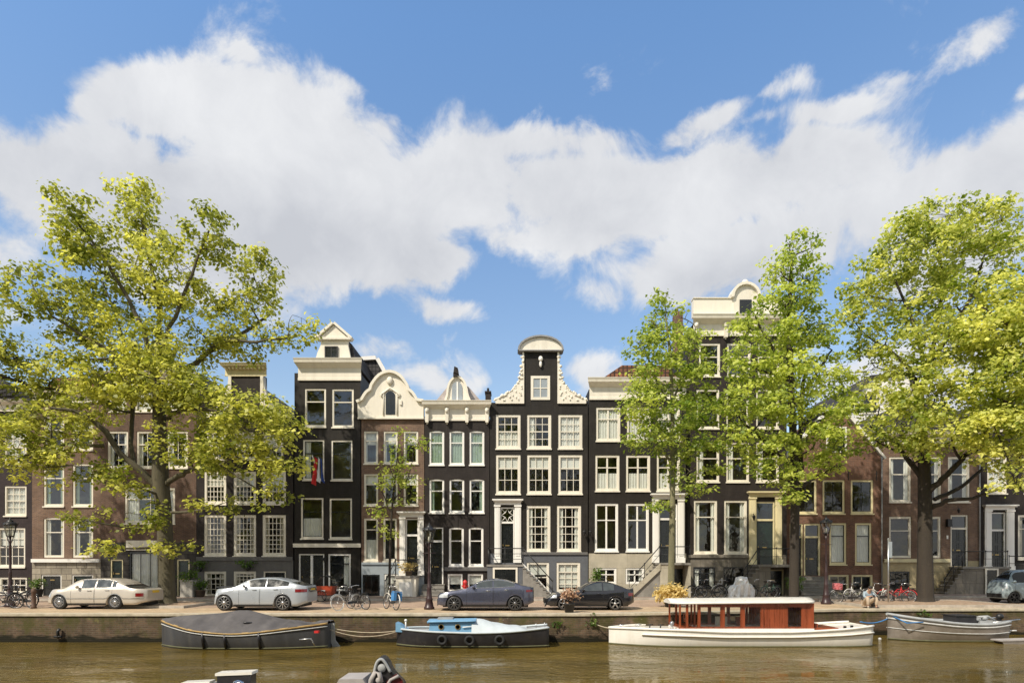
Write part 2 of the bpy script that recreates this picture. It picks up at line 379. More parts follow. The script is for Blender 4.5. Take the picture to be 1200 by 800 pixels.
        if zt:
            t = MB(); t.add([(a, Y+0.12, zt+0.12), (b_, Y+0.12, zt+0.12), (b_, Y+0.12, z1-fw), (a, Y+0.12, z1-fw)], [(0,1,2,3)], 0)
            if fan:
                cx, cz, hw, hh = (a+b_)/2, (zt+0.12+z1-fw)/2, (b_-a)/2, (z1-fw-zt-0.12)/2
                t.tube([(cx-hw, Y+0.10, cz), (cx-hw*.35, Y+0.10, cz+hh*.35), (cx, Y+0.10, cz+hh), (cx+hw*.35, Y+0.10, cz+hh*.35), (cx+hw, Y+0.10, cz), (cx+hw*.35, Y+0.10, cz-hh*.35), (cx, Y+0.10, cz-hh), (cx-hw*.35, Y+0.10, cz-hh*.35), (cx-hw, Y+0.10, cz)], 0.022, 4, 1)
                for sx in (-1, 1):
                    for sz in (-1, 1): t.tube([(cx+sx*hw, Y+0.10, cz+sz*hh), (cx+sx*hw*.35, Y+0.10, cz+sz*hh*.35)], 0.018, 4, 1)
            t.build('transom_pane', [M['glass_dark'], mat], fr, recalc=False)
        return fr
M['brass'] = pm('dull_brass', (0.45, 0.33, 0.14), 0.35, 0.1, 4, metal=0.8)

def build_wall(fc, ytop, zones, depth=9.0, floors=(), top_px=None):
    """front skin with holes, side and back walls, floor slabs; zones=[(py_top, mat)...] from top to bottom"""
    Y = fc.Y; x0, x1 = X(fc.x0, Y)+0.003, X(fc.x1, Y)-0.003
    ztop = Z(ytop, Y)
    mats = [M[z[1]] for z in zones] + [M['interior'], M['interior_floor']]
    zcuts = {-0.05, ztop}; xcuts = {x0, x1}
    bounds = [(Z(p, Y) if i else ztop) for i, (p, _) in enumerate(zones)] + [-0.05]
    for b in bounds: zcuts.add(b)
    for a, b, c, d in fc.open: xcuts.update((a, b)); zcuts.update((c, d))
    def uniq(st):
        r = []
        for q in sorted(st):
            if not r or q - r[-1] > 1e-4: r.append(q)
        return r
    xs, zs = uniq(xcuts), uniq(zcuts)
    zs = [z for z in zs if z <= ztop+1e-6 and z >= -0.0501]; xs = [x for x in xs if x0-1e-6 <= x <= x1+1e-6]
    def zone(z):
        for i in range(len(zones)):
            if z > bounds[i+1]: return i
        return len(zones)-1
    mb = MB()
    for i in range(len(xs)-1):
        for j in range(len(zs)-1):
            cx, cz = (xs[i]+xs[i+1])/2, (zs[j]+zs[j+1])/2
            if any(a < cx < b and c < cz < d for a, b, c, d in fc.open): continue
            mb.add([(xs[i], Y, zs[j]), (xs[i+1], Y, zs[j]), (xs[i+1], Y, zs[j+1]), (xs[i], Y, zs[j+1])], [(0,1,2,3)], zone(cz))
    rd = 0.22
    for a, b, c, d in fc.open:
        zi = zone((c+d)/2)
        for q in ([(a,Y,c),(a,Y+rd,c),(a,Y+rd,d),(a,Y,d)], [(b,Y,c),(b,Y,d),(b,Y+rd,d),(b,Y+rd,c)], [(a,Y,d),(a,Y+rd,d),(b,Y+rd,d),(b,Y,d)], [(a,Y,c),(b,Y,c),(b,Y+rd,c),(a,Y+rd,c)]):
            mb.add(q, [(0,1,2,3)], zi)
    for a, b, zt, h in fc.arch:
        n = 8; pts = [(a, zt), (a, zt-h)] + [(lerp(a, b, k/n), zt - h*(2*k/n-1)**2) for k in range(1, n)] + [(b, zt-h), (b, zt)]
        # spandrel pieces, split at the crown
        L_ = [(a, zt-0.001)] + [(lerp(a, b, k/n), zt-0.001 - h*(2*k/n-1)**2) for k in range(0, n//2+1)]
        mb.prism(L_, Y+0.002, Y+0.15, zone(zt-h)); mb.prism([(a+b-p[0], p[1]) for p in L_], Y+0.002, Y+0.15, zone(zt-h))
    for i in range(len(zones)):
        za, zb = bounds[i+1], bounds[i]
        for xx in (x0, x1):
            mb.add([(xx, Y, za), (xx, Y+depth, za), (xx, Y+depth, zb), (xx, Y, zb)], [(0,1,2,3)], i)
        mb.add([(x0, Y+depth, za), (x1, Y+depth, za), (x1, Y+depth, zb), (x0, Y+depth, zb)], [(0,1,2,3)], i)
    w = mb.build('wall', mats, fc.root, recalc=False)
    im = MB(); ni = 0
    im.box(x0+0.02, x1-0.02, Y+2.6, Y+2.7, 0, ztop-0.1, 0)
    im.box(x0+0.02, x0+0.05, Y+0.24, Y+2.6, 0, ztop-0.1, 0); im.box(x1-0.05, x1-0.02, Y+0.24, Y+2.6, 0, ztop-0.1, 0)
    for p in floors:
        z = Z(p, Y); im.box(x0+0.05, x1-0.05, Y+0.23, Y+2.6, z-0.15, z+0.1, 1)
    im.box(x0+0.05, x1-0.05, Y+0.23, Y+depth-0.1, ztop-0.2, ztop-0.05, 0)
    im.build('interior', [M['interior'], M['interior_floor']], fc.root)
    return w, x0, x1, ztop

def cornice(root, Y, px0, px1, py0, py1, mat='cream', out=0.45, frieze=True, brackets=0, dent=False, name='cornice'):
    x0, x1, z0, z1 = X(px0, Y), X(px1, Y), Z(py1, Y), Z(py0, Y); h = z1 - z0
    mb = MB()
    prof = [(0.0, z0), (0.08, z0), (0.08, z0+h*.12), (0.05, z0+h*.14), (0.05, z0+h*.60), (0.12, z0+h*.64), (out*.6, z0+h*.74), (out*.85, z0+h*.80), (out*.9, z0+h*.9), (out, z1-0.02), (out, z1), (0, z1)]
    e = lambda o: o
    vs = []; n = len(prof)
    for (o, z) in prof: vs.append((x0 - o*0.35, Y-0.002-o, z))
    for (o, z) in prof: vs.append((x1 + o*0.35, Y-0.002-o, z))
    fs = [list(range(n)), list(range(2*n-1, n-1, -1))] + [(i, i+1, i+1+n, i+n) for i in range(n-1)] + [(n-1, 0, n, 2*n-1)]
    mb.add(vs, fs)
    if brackets:
        for k in range(brackets):
            xx = lerp(x0+0.12, x1-0.12, k/(brackets-1))
            mb.prism([(xx-0.09, z0-h*.12), (xx+0.09, z0-h*.12), (xx+0.12, z0+h*.66), (xx-0.12, z0+h*.66)], Y-0.06-out*.4, Y-0.055)
            mb.ball((xx, Y-0.08-out*.4, z0+h*.5), 0.11, 0.1, 0.16)
            mb.ball((xx, Y-0.13, z0-h*.1), 0.06, 0.06, 0.13)
    if dent:
        k = int((x1-x0)/0.22)
        for i in range(k): 
            xx = lerp(x0, x1, (i+.5)/k); mb.box(xx-0.055, xx+0.055, Y-out*.62, Y-0.06, z0+h*.55, z0+h*.72)
    c = mb.build(name, M[mat], root)
    return c

def roof_prism(root, Y, pts, depth, mat, y_in=0.35, name='roof'):
    mb = MB(); q = [(X(a, Y), Z(b, Y)) for a, b in pts]
    mb.prism(q, Y+y_in, Y+depth)
    return mb.build(name, M[mat], root)
def PQ(Y, pts): return [(X(a, Y), Z(b, Y)) for a, b in pts]
def smooth_poly(pts, sub=4):
    out = []
    n = len(pts)
    for i in range(n-1):
        p0, p1, p2, p3 = pts[max(i-1,0)], pts[i], pts[i+1], pts[min(i+2,n-1)]
        for k in range(sub):
            t = k/sub
            f = lambda a, b, c, d: 0.5*((2*b)+(-a+c)*t+(2*a-5*b+4*c-d)*t*t+(-a+3*b-3*c+d)*t*t*t)
            out.append((f(p0[0],p1[0],p2[0],p3[0]), f(p0[1],p1[1],p2[1],p3[1])))
    out.append(pts[-1]); return out
def anchors(root, Y, lst):
    for px, py in lst:
        x, z = X(px, Y), Z(py, Y); mb = MB(); mb.box(x-0.02, x+0.02, Y-0.03, Y-0.002, z-0.3, z+0.3); mb.box(x-0.06, x+0.06, Y-0.028, Y-0.004, z+0.1, z+0.14)
        mb.build('wall_anchor', M['iron'], root)
def beam(root, Y, px, py, l=0.5):
    x, z = X(px, Y), Z(py, Y); mb = MB(); mb.box(x-0.09, x+0.09, Y-l, Y-0.003, z-0.12, z+0.12); mb.tube([(x, Y-l+.08, z-.12), (x, Y-l+.08, z-.3)], 0.02)
    mb.box(x-0.13, x+0.13, Y-l-.05, Y-0.003, z+.12, z+.16)
    return mb.build('hoist_beam', M['white'], root)
def stoop(root, Y, px0, px1, pytop, depth=1.3, mat='step_stone', z0=0.0):
    x0, x1, z1 = X(px0, Y), X(px1, Y), Z(pytop, Y); mb = MB()
    mb.box(x0, x1, Y-depth, Y-0.003, z0, z1-0.12, 0); mb.box(x0-0.05, x1+0.05, Y-depth-0.05, Y-0.003, z1-0.12, z1, 1)
    return mb.build('stoop', [M[mat], M['step_stone']], root)
def rail(root, pts, posts=True, h=0.95, r=0.022, name='railing', mids=1):
    mb = MB()
    top = [(p[0], p[1], p[2]+h) for p in pts]
    mb.tube(top, r*1.3, 6)
    for k in range(mids): mb.tube([(p[0], p[1], p[2]+h*(k+1)/(mids+1)) for p in pts], r*0.7, 5)
    for p in pts: mb.tube([p, (p[0], p[1], p[2]+h)], r, 6); mb.ball((p[0], p[1], p[2]+h+0.03), 0.045)
    return mb.build(name, M['iron'], root)

def side_stairs(root, Y, pxt, pyt, pxb, n=8, y0=1.25, y1=0.15, mat='step_stone', side=None):
    """flight running along the facade from (pxt,pyt) down to ground at pxb; y0/y1 = distance in front of facade"""
    xt, zt, xb = X(pxt, Y), Z(pyt, Y), X(pxb, Y)
    sgn = 1 if xb > xt else -1
    mb = MB(); w = abs(xb-xt)/n
    for i in range(n):
        zi = zt - zt*(i+1)/(n+1)
        a = xt + sgn*w*i; b = xt + sgn*w*(i+1)
        mb.box(min(a, b), max(a, b), Y-y0+0.05, Y-y1, 0, zi-0.05, 0)
        mb.box(min(a, b)-(0.04 if sgn < 0 else 0), max(a, b)+(0.04 if sgn > 0 else 0), Y-y0, Y-y1, zi-0.05, zi, 1)
    if side:
        if side == 'white': mb.prism([(xt, zt+0.12), (xt, zt-0.16), (xb, -0.0), (xb+sgn*0.14, 0.0), (xb+sgn*0.14, 0.12)], Y-y1+.002, Y-y1+.05, 2)
        else: mb.prism([(xt, zt-0.02), (xt, zt-0.42), (xb, -0.0), (xb+sgn*0.35, 0.0), (xb+sgn*0.35, 0.08)], Y-y0-0.06, Y-y0-0.004, 2)
    s = mb.build('stairs', [M[mat], M['step_stone'], M[side or 'white']], root)
    pts = [(xt + sgn*w*0.1, Y-y0+0.08, zt)] + [(lerp(xt, xb, t), Y-y0+0.08, lerp(zt, 0.1, t)) for t in (0.5, 1.0)]
    rail(root, pts, mids=1)
    return s
def front_steps(root, Y, px0, px1, pytop, n=5, run=0.26, mat='step_stone'):
    x0, x1, zt = X(px0, Y), X(px1, Y), Z(pytop, Y); mb = MB()
    for i in range(n):
        zi = zt*(n-i)/n; mb.box(x0, x1, Y-run*(i+1), Y-run*i-0.003, 0, zi-0.05); mb.box(x0-0.03, x1+0.03, Y-run*(i+1)-0.03, Y-run*i-0.003, zi-0.05, zi)
    return mb.build('steps', M[mat], root)
def belt(root, Y, px0, px1, py0, py1, mat, out=0.1, name='band'):
    return MB().box(X(px0, Y), X(px1, Y), Y-out, Y-0.003, Z(py1, Y), Z(py0, Y)).build(name, M[mat], root)
def walllamp(root, Y, px, py):
    x, z = X(px, Y), Z(py, Y); mb = MB()
    mb.tube([(x, Y-.002, z+.1), (x, Y-.2, z+.22), (x, Y-.28, z+.1)], 0.015); mb.lathe([(0.03, -0.2), (0.1, 0.0), (0.1, 0.02), (0.12, 0.03), (0.02, 0.14)], (x, Y-.28, z), 6)
    return mb.build('wall_lamp', M['iron'], root)
def house(name, label, cat='house', x=0, Y=37): return thing(name, label, cat, (x, Y, 0))
H_ = []
def mk(label, Y, x0, x1):
    r = thing('canal_house', label, 'house', (X((x0+x1)/2, Y), Y, 0), 'canal houses in a row along the quay')
    H_.append(r); return r, Facade(r, Y, x0, x1, None)

# ---- H0 plum-black house at left edge
Y = 37.2
r, f = mk('plum-black brick house at the left end of the row with white small-paned windows', Y, -110, 37.5)
for (a, b) in ((-84, -56), (-46, -18), (5, 31)):
    f.window(a, 503, b, 545, 3, 2, 2, 0.5, 'n')
    f.window(a, 569, b, 604, 3, 2, 2, 0.5, 'n')
for (a, b) in ((-88, -54), (-44, -10), (-3, 29.5)):
    f.window(a, 618, b, 664, 4, 2, 2, 0.5, 'b0.45')
    f.window(a+2, 676, b+2, 695, 4, 1, 1, 0.5, None)
build_wall(f, 478, [(0, 'plum_brick')], floors=(553, 610, 669))
cornice(r, Y, -108, 36, 470, 482, 'cream'); roof_prism(r, Y, [(-108, 478), (36, 478), (-10, 440), (-60, 440)], 8, 'tile_dark')

# ---- H1 brown brick, stone base
r, f = mk('brown brick house with pale stone ground floor, beside the plum-black house', Y, 37.5, 118)
for a, b in ((51, 75), (85, 109)):
    f.window(a, 488, b, 527, 1, 1, 1, 0.4, 's', fw=0.09)
    f.window(a, 543, b, 593, 1, 1, 1, 0.33, 's', fw=0.10, arch=0.08, glass='glass_green')
    f.window(a, 606, b, 653, 1, 1, 1, 0.36, 's', fw=0.10, sill=False, arch=0.08)
f.door(48, 673, 72, 699.5, 'w', glazed=False, panels=(2, 2)); f.door(84, 673, 109, 699.5, 'w', col='green_gloss', panels=(2, 2))
build_wall(f, 465, [(0, 'brown_brick'), (657, 'ashlar')], floors=(535, 600, 662))
belt(r, Y, 38.5, 117.5, 654.5, 658.5, 'white', 0.16)
cornice(r, Y, 39, 117, 458, 472, 'cream'); roof_prism(r, Y, [(39, 466), (116, 466), (98, 440), (58, 440)], 8, 'tile_orange')

# ---- H2 brown brick with dark stone base, wide garage window
r, f = mk('wide brown brick house with dark stone base behind the big left tree', Y, 118, 230)
f.window(146, 571, 205, 613, 4, 1, 1, 0.3, 's', 'c', fw=0.13)
for a, b in ((128, 148), (158, 180), (190, 210)): f.window(a, 455, b, 482, 2, 1, 1, 0.4, 'n')
for a, b in ((126, 150), (160, 184), (196, 220)): f.window(a, 505, b, 548, 2, 1, 1, 0.35, 's')
f.window(151, 646, 188, 697, 3, 0, 1, 0.3, 'n', 'k', sill=False)
f.door(129, 655, 144, 692, 'y', col='green_gloss', panels=(1, 3), transom=None); f.door(207, 655, 222, 699, 'y', col='green_gloss', panels=(1, 3))
build_wall(f, 445, [(0, 'brown_brick2'), (635, 'dark_stone')], floors=(495, 560, 625))
MB().box(X(149, Y), X(190, Y), Y-0.12, Y-0.003, Z(644.5, Y), Z(633, Y)).build('lintel', M['cream'], r)
cornice(r, Y, 119, 229, 437, 452, 'cream', dent=True); roof_prism(r, Y, [(121, 446), (227, 446), (205, 420), (143, 420)], 8, 'tile_dark')

# ---- H3 black neck gable, grey base
r, f = mk('black neck-gable house with grey base and small-paned cream windows, behind the grey car', Y, 230, 343.5)
for a, b in ((241, 264), (275, 299), (308, 332)): f.window(a, 506, b, 538, 3, 2, 2, 0.5, 'b0.7', fw=0.12)
for a, b in ((239, 265), (273.5, 300), (307.5, 335)):
    f.window(a, 552, b, 590.5, 5, 2, 3, 0.45, 'b0.42', fw=0.14)
    f.window(a, 603, b, 651, 5, 3, 4, 0.5, 'sd', fw=0.14)
f.window(239, 669, 265, 699, 4, 1, 3, 0.25, 'sd', fw=0.13, sill=False); f.window(273.5, 669, 300, 690, 5, 1, 3, 0.2, 'sd', fw=0.13, sill=False)
f.door(308.5, 669, 335, 699, 'c', col='black_gloss')
build_wall(f, 489, [(0, 'black_brick2'), (656, 'warm_grey')], floors=(545, 596, 660))
belt(r, Y, 230.5, 343, 652, 656.5, 'warm_grey', 0.07)
fc2 = MB(); q = PQ(Y, [(268, 489), (268, 440), (309, 440), (309, 489)]); fc2.prism(q, Y+0.002, Y+0.5); fc2.build('neck', M['black_brick2'], r)
cornice(r, Y, 264.5, 312.5, 427.5, 441, 'yellowcream', 0.5, dent=True, name='neck_cornice')
for sg in (-1, 1):
    mb = MB(); c = 288.5
    pts = smooth_poly([(20.5, 441), (22, 455), (27, 468), (36, 479), (46, 484), (50, 489)], 3)
    q = [(X(c+sg*a, Y), Z(b, Y)) for a, b in pts] + [(X(c+sg*20.5, Y), Z(489, Y))]
    mb.prism(q, Y-0.05, Y+0.3); mb.build('scroll_wing', M['cream'], r)
    mb = MB(); mb.box(*sorted((X(c+sg*17, Y), X(c+sg*20.5, Y))), Y-0.08, Y, Z(489, Y), Z(441, Y)); mb.build('pilaster', M['cream'], r)
roof_prism(r, Y, [(236, 489), (338, 489), (288.5, 440)], 9, 'tile_dark', 0.6)

# ---- H4 tall black, cornice and gabled dormer, flag
r, f = mk('tall black house with broad cream cornice, white gabled dormer and a flag', Y, 345, 422.5)
f.window(357, 455, 382, 500, 1, 1, 1, 0.33, None, fw=0.09); f.window(389, 455.5, 414.5, 500.5, 1, 1, 1, 0.33, None, fw=0.09)
f.window(355, 515, 380, 562, 1, 1, 1, 0.33, 'l', fw=0.09, wood='black_gloss'); f.window(388, 515.5, 413, 562.5, 1, 1, 1, 0.33, None, fw=0.09, wood='black_gloss')
f.window(352.5, 583, 379, 630.5, 1, 1, 1, 0.33, 'h', fw=0.10, wood='black_gloss'); f.window(386, 583.5, 412.5, 631, 1, 1, 1, 0.33, None, fw=0.10, wood='black_gloss')
f.door(350, 648.5, 380, 696, 'w', panels=(2, 1), glazed=False); f.window(384.5, 648.5, 411, 692, 1, 1, 1, 0.25, 'rd', 'w', fw=0.10, wood='black_gloss', sill=False)
build_wall(f, 437, [(0, 'black_brick')], floors=(508, 573, 640))
MB().box(X(364, Y), X(366.5, Y), Y-0.01, Y+0.11, 0.2, Z(650.5, Y)).build('door_post', M['white'], r)
belt(r, Y, 344, 423, 636.5, 641, 'cream', 0.12)
cornice(r, Y, 350, 423, 422, 446, 'cream', 0.5)
d = MB(); d.prism(PQ(Y, [(368, 423), (371, 412), (375, 403), (375, 398), (407, 398), (407, 403), (411, 423)]), Y+0.15, Y+0.4)
d.band(PQ(Y, [(411, 397.5), (371, 397.5)])[::-1], 0.12, Y-0.05, Y+0.45)
d.prism(PQ(Y, [(373, 396), (409, 396), (390.5, 380)]), Y+0.1, Y+0.4); d.band(PQ(Y, [(370, 397), (390.5, 379)]), 0.14, Y-0.05, Y+0.45); d.band(PQ(Y, [(390.5, 379), (411, 397)]), 0.14, Y-0.05, Y+0.45)
dm = d.build('dormer', M['cream'], r)
g = MB(); g.box(X(380, Y), X(395.5, Y), Y+0.1, Y+0.14, Z(423, Y), Z(405, Y)); rect_frame(g, X(380, Y), X(395.5, Y), Z(423, Y), Z(405, Y), 0.07, Y+0.06, Y+0.1, 1); g.box(X(387.3, Y), X(388.3, Y), Y+0.07, Y+0.1, Z(422, Y), Z(406, Y), 1); g.build('window', [M['black_gloss'], M['iron']], dm)
roof_prism(r, Y, [(372, 424), (416, 424), (410, 400), (391, 383), (375, 400)], 8, 'tile_dark', 0.45)
walllamp(r, Y, 382, 655)

# rear building seen above the bell gable
r = thing('rear_house', 'dark grey slate-sided house rising behind the bell gable, white roof edge', 'house', (X(436, 42), 42, 0))
mb = MB(); mb.prism(PQ(42, [(424, 475), (424, 425), (441, 423), (450, 440), (450, 475)]), 42, 49); mb.build('wall', M['tile_dark'], r)
mb = MB(); mb.band(PQ(42, [(422, 423), (441, 422)]), 0.25, 41.8, 49.2); mb.band(PQ(42, [(441, 422), (451, 440)]), 0.25, 41.8, 42.2); mb.build('roof_edge', M['white'], r)
mb = MB(); mb.box(X(424, 42), X(450, 42), 42, 49, 0, Z(475, 42)-0.003); mb.build('lower_wall', M['brown_brick2'], r)

# ---- H5 brown brick with cream bell gable
r, f = mk('narrow brown brick house with a rounded cream bell gable', Y, 423.5, 497)
for a, b in ((426.5, 443), (449.5, 466), (473, 490)):
    f.window(a, 505, b, 543, 1, 1, 1, 0.28, 'm', fw=0.08); f.window(a, 555, b, 592, 1, 1, 1, 0.32, 'b0.3', fw=0.08)
for a, b in ((426.5, 443), (449, 465)): f.window(a, 607, b, 657, 1, 1, 1, 0.25, 'h' if a < 430 else None, fw=0.09)
f.door(475, 607, 490.5, 674, 'w', surround=(468.5, 496.5, 600), transom=628, panels=(1, 3))
f.window(425, 673, 445, 698, 2, 0, 1, 0.5, None, 'k', sill=False); f.window(450, 672, 466, 697, 2, 0, 1, 0.5, 'n', 'w', sill=False)
build_wall(f, 491, [(0, 'brown_brick'), (659, 'pale_blue_plaster')], floors=(549, 600, 660))
belt(r, Y, 424, 468, 658.5, 661, 'pale_blue_plaster', 0.08)
out = [(419.5, 473), (424, 471)] + smooth_poly([(426, 470), (431, 462), (436, 458), (438, 452), (446, 442), (457, 438), (468, 442), (476, 452), (478, 458), (483, 462), (488, 470)], 3) + [(490, 471), (496.5, 472)]
mb = MB(); mb.prism(PQ(Y, [(420, 491)] + out + [(496.5, 491)]), Y-0.12, Y+0.35)
gb = mb.build('bell_gable', M['cream'], r)
mb = MB(); mb.band(PQ(Y, out), 0.16, Y-0.32, Y+0.4); mb.band(PQ(Y, [(420, 491.5), (497, 491.5)]), 0.1, Y-0.2, Y-0.125)
ar = [(450, 487), (450, 468)] + [(458-8*math.cos(PI*k/8), 464-7*math.sin(PI*k/8)) for k in range(9)] + [(466, 468), (466, 487)]
mb.tube([(a, Y-0.14, b) for a, b in PQ(Y, ar)], 0.05, 6); mb.tube([(a, Y-0.16, b) for a, b in PQ(Y, [(448.5, 466), (447, 463), (450, 461), (458, 455), (466, 461), (469, 463), (467.5, 466)])], 0.06, 6)
mb.ball((X(457.5, Y), Y-0.2, Z(447, Y)), 0.2, 0.1, 0.25)
mb.build('moulding', M['cream'], gb)
mb = MB(); mb.prism(PQ(Y, [(452.5, 486)] + [(458-5.5*math.cos(PI*k/8), 464-5*math.sin(PI*k/8)) for k in range(9)] + [(463.5, 486)]), Y-0.15, Y-0.125); mb.build('arched_window', M['black_gloss'], gb)
mb = MB(); mb.box(X(469, Y), X(471.5, Y), Y-0.2, Y-0.13, Z(475, Y), Z(469.5, Y)); mb.build('plaque', M['cream'], gb)
roof_prism(r, Y, [(424, 490), (496, 490), (458, 446)], 9, 'tile_orange', 0.45)
stoop(r, Y, 468, 491, 674, 1.2, 'cream'); 
mb = MB(); mb.box(X(472, Y), X(487, Y), Y-1.25, Y-1.203, 0.15, Z(681, Y)); mb.build('stoop_hatch', M['white'], r)
side_stairs(r, Y, 468, 674, 456, 5)
rail(r, [(X(468, Y), Y-1.15, Z(674, Y)), (X(490, Y), Y-1.15, Z(674, Y)), (X(490, Y), Y-0.1, Z(674, Y))])

# ---- H6 black, bracketed cornice and small bell dormer
r, f = mk('black house with bracketed cream cornice and a small round-topped dormer on a pale roof', Y, 497.5, 573.5)
for a, b in ((503, 520.5), (526.5, 544), (550, 567.5)):
    f.window(a, 504.5, b, 544.5, 1, 1, 1, 0.34, 'n', 'w', fw=0.09, arch=0.08, glass='glass_green')
    f.window(a, 561, b, 600.5, 1, 1, 1, 0.34, 'l' if a < 510 else ('r' if a > 545 else None), 'w', fw=0.09, arch=0.08, glass='glass_green')
f.window(526, 617.5, 543.5, 663, 1, 1, 1, 0.34, None, 'w', fw=0.10, arch=0.08); f.window(549, 617.5, 566.5, 663, 1, 1, 1, 0.34, None, 'w', fw=0.10, arch=0.08)
f.door(503, 617.5, 519.5, 684, 'w', transom=635, panels=(1, 3))
f.window(524.5, 672, 542, 693, 1, 0, 1, 0.5, 'b0.6', 'w', fw=0.08, sill=False); f.window(548, 672, 566, 693, 1, 0, 1, 0.5, 'b0.6', 'w', fw=0.08, sill=False)
build_wall(f, 488, [(0, 'black_brick2')], floors=(552, 608, 667))
belt(r, Y, 521, 573, 664, 668.5, 'warm_grey', 0.08)
cornice(r, Y, 498.5, 573, 471, 493, 'cream', 0.5, brackets=4)
mb = MB()
o2 = smooth_poly([(523, 471), (525.5, 463), (526.5, 455), (529.5, 447.5), (536, 443), (542.5, 447.5), (545.5, 455), (547, 463), (550, 471)], 3)
mb.prism(PQ(Y, o2), Y-0.1, Y+0.3); mb.band(PQ(Y, o2), 0.12, Y-0.22, Y+0.35)
dm = mb.build('dormer', M['cream'], r)
mb = MB(); mb.box(X(534.5, Y)-0.15, X(534.5, Y)+0.12, Y-0.3, Y+0.1, Z(443, Y), Z(438, Y)); mb.prism(PQ(Y, [(532, 438), (538, 440), (537, 433), (533, 431)]), Y-0.35, Y+0.1); mb.build('finial', M['chimney'], r)
mb = MB(); q = PQ(Y, [(529.5, 470)] + [(536-6*math.cos(PI*k/8), 455-7*math.sin(PI*k/8)) for k in range(9)] + [(542.5, 470)]); mb.prism(q, Y-0.13, Y-0.105, 0)
mb.box(X(535.3, Y), X(537.2, Y), Y-0.16, Y-0.131, Z(470, Y), Z(448, Y), 1); mb.build('window', [M['glasspane'] if 'glasspane' in M else M['pale_blue_plaster'], M['white']], dm)
roof_prism(r, Y, [(504, 474), (569, 474), (548, 450), (524, 450)], 8, 'tile_pale', 0.45)
mb = MB(); mb.box(X(567.5, Y), X(574, Y), Y+1.5, Y+2.3, Z(478, Y), Z(452, Y)); mb.box(X(566.8, Y), X(574.6, Y), Y+1.45, Y+2.35, Z(452, Y), Z(450, Y)); mb.lathe([(0.08, 0), (0.07, 0.3)], (X(570.5, Y), Y+1.9, Z(450, Y)), 8); mb.build('chimney', M['chimney'], r)
front_steps(r, Y, 496, 521, 684, 4)

# ---- H7 black neck gable with scroll wings
r, f = mk('central black house with a tall white-winged neck gable and round-topped pediment', Y, 574, 689)
for a, b, c in ((581, 610, 'h'), (617.5, 646, 'l'), (654, 682.5, 'n')):
    f.window(a, 485.5, b, 525.5, 3, 2, 2, 0.5, c, 'c', fw=0.14); f.window(a, 532.5, b, 578.5, 3, 1, 2, 0.33, 'b0.35', 'c', fw=0.14)
f.window(617, 592, 645, 646, 4 if False else 3, 2, 3, 0.45, 's', 'c', fw=0.14); f.window(652.5, 592, 681, 646, 3, 2, 3, 0.45, 's', 'c', fw=0.14)
f.door(586, 594, 603, 659, 'w', surround=(579.5, 610.5, 585.5), transom=613, fan=True, panels=(2, 3))
f.window(578, 664, 606.5, 699, 1, 0, 1, 0.5, None, 'c', fw=0.12, sill=False); f.window(617, 658.5, 643.5, 694, 2, 1, 1, 0.5, 'b0.4', 'c', fw=0.12, sill=False); f.window(652, 658.5, 680, 693.5, 3, 1, 3, 0.3, 'b0.9', 'c', fw=0.13, sill=False)
build_wall(f, 471.5, [(0, 'black_brick'), (648, 'grey_plaster')], floors=(528.5, 585, 650))
belt(r, Y, 612, 688.5, 646.5, 649.5, 'warm_grey', 0.08)
mb = MB(); nf = Facade(r, Y, 612, 655.5, None)
mb.prism(PQ(Y, [(612, 471.4), (612, 411), (655.5, 411), (655.5, 471.4)]), Y+0.002, Y+0.5); nk = mb.build('neck', M['black_brick'], r)
mb = MB(); rect_frame(mb, X(622, Y), X(644.5, Y), Z(468.5, Y), Z(440.5, Y), 0.16, Y-0.05, Y+0.0)
mb.box(X(632.7, Y), X(633.9, Y), Y-0.035, Y-0.01, Z(466, Y), Z(443, Y)); mb.box(X(624.5, Y), X(642, Y), Y-0.034, Y-0.011, Z(455.3, Y), Z(454.2, Y))
w = mb.build('window', M['cream'], nk); MB().box(X(625, Y), X(641.5, Y), Y-0.009, Y-0.002, Z(465.5, Y), Z(443.5, Y)).build('pane', M['pale_blue_plaster'], w)
mb = MB(); arc = [(633.5-25*math.cos(PI*k/12), 411.5-15.5*math.sin(PI*k/12)) for k in range(13)]
mb.prism(PQ(Y, arc), Y-0.15, Y+0.5, 0); mb.band(PQ(Y, arc), 0.10, Y-0.28, Y+0.55, 1); mb.band(PQ(Y, [(608, 412.5), (659, 412.5)]), 0.06, Y-0.28, Y+0.52, 1)
mb.build('pediment', [M['cream'], M['leadgrey']], r)
mb = MB(); mb.ball((X(633.5, Y), Y-0.12, Z(421, Y)), 0.14, 0.1, 0.17); mb.ball((X(633.5, Y), Y-0.1, Z(427, Y)), 0.09, 0.08, 0.2); mb.build('ornament', M['white'], nk)
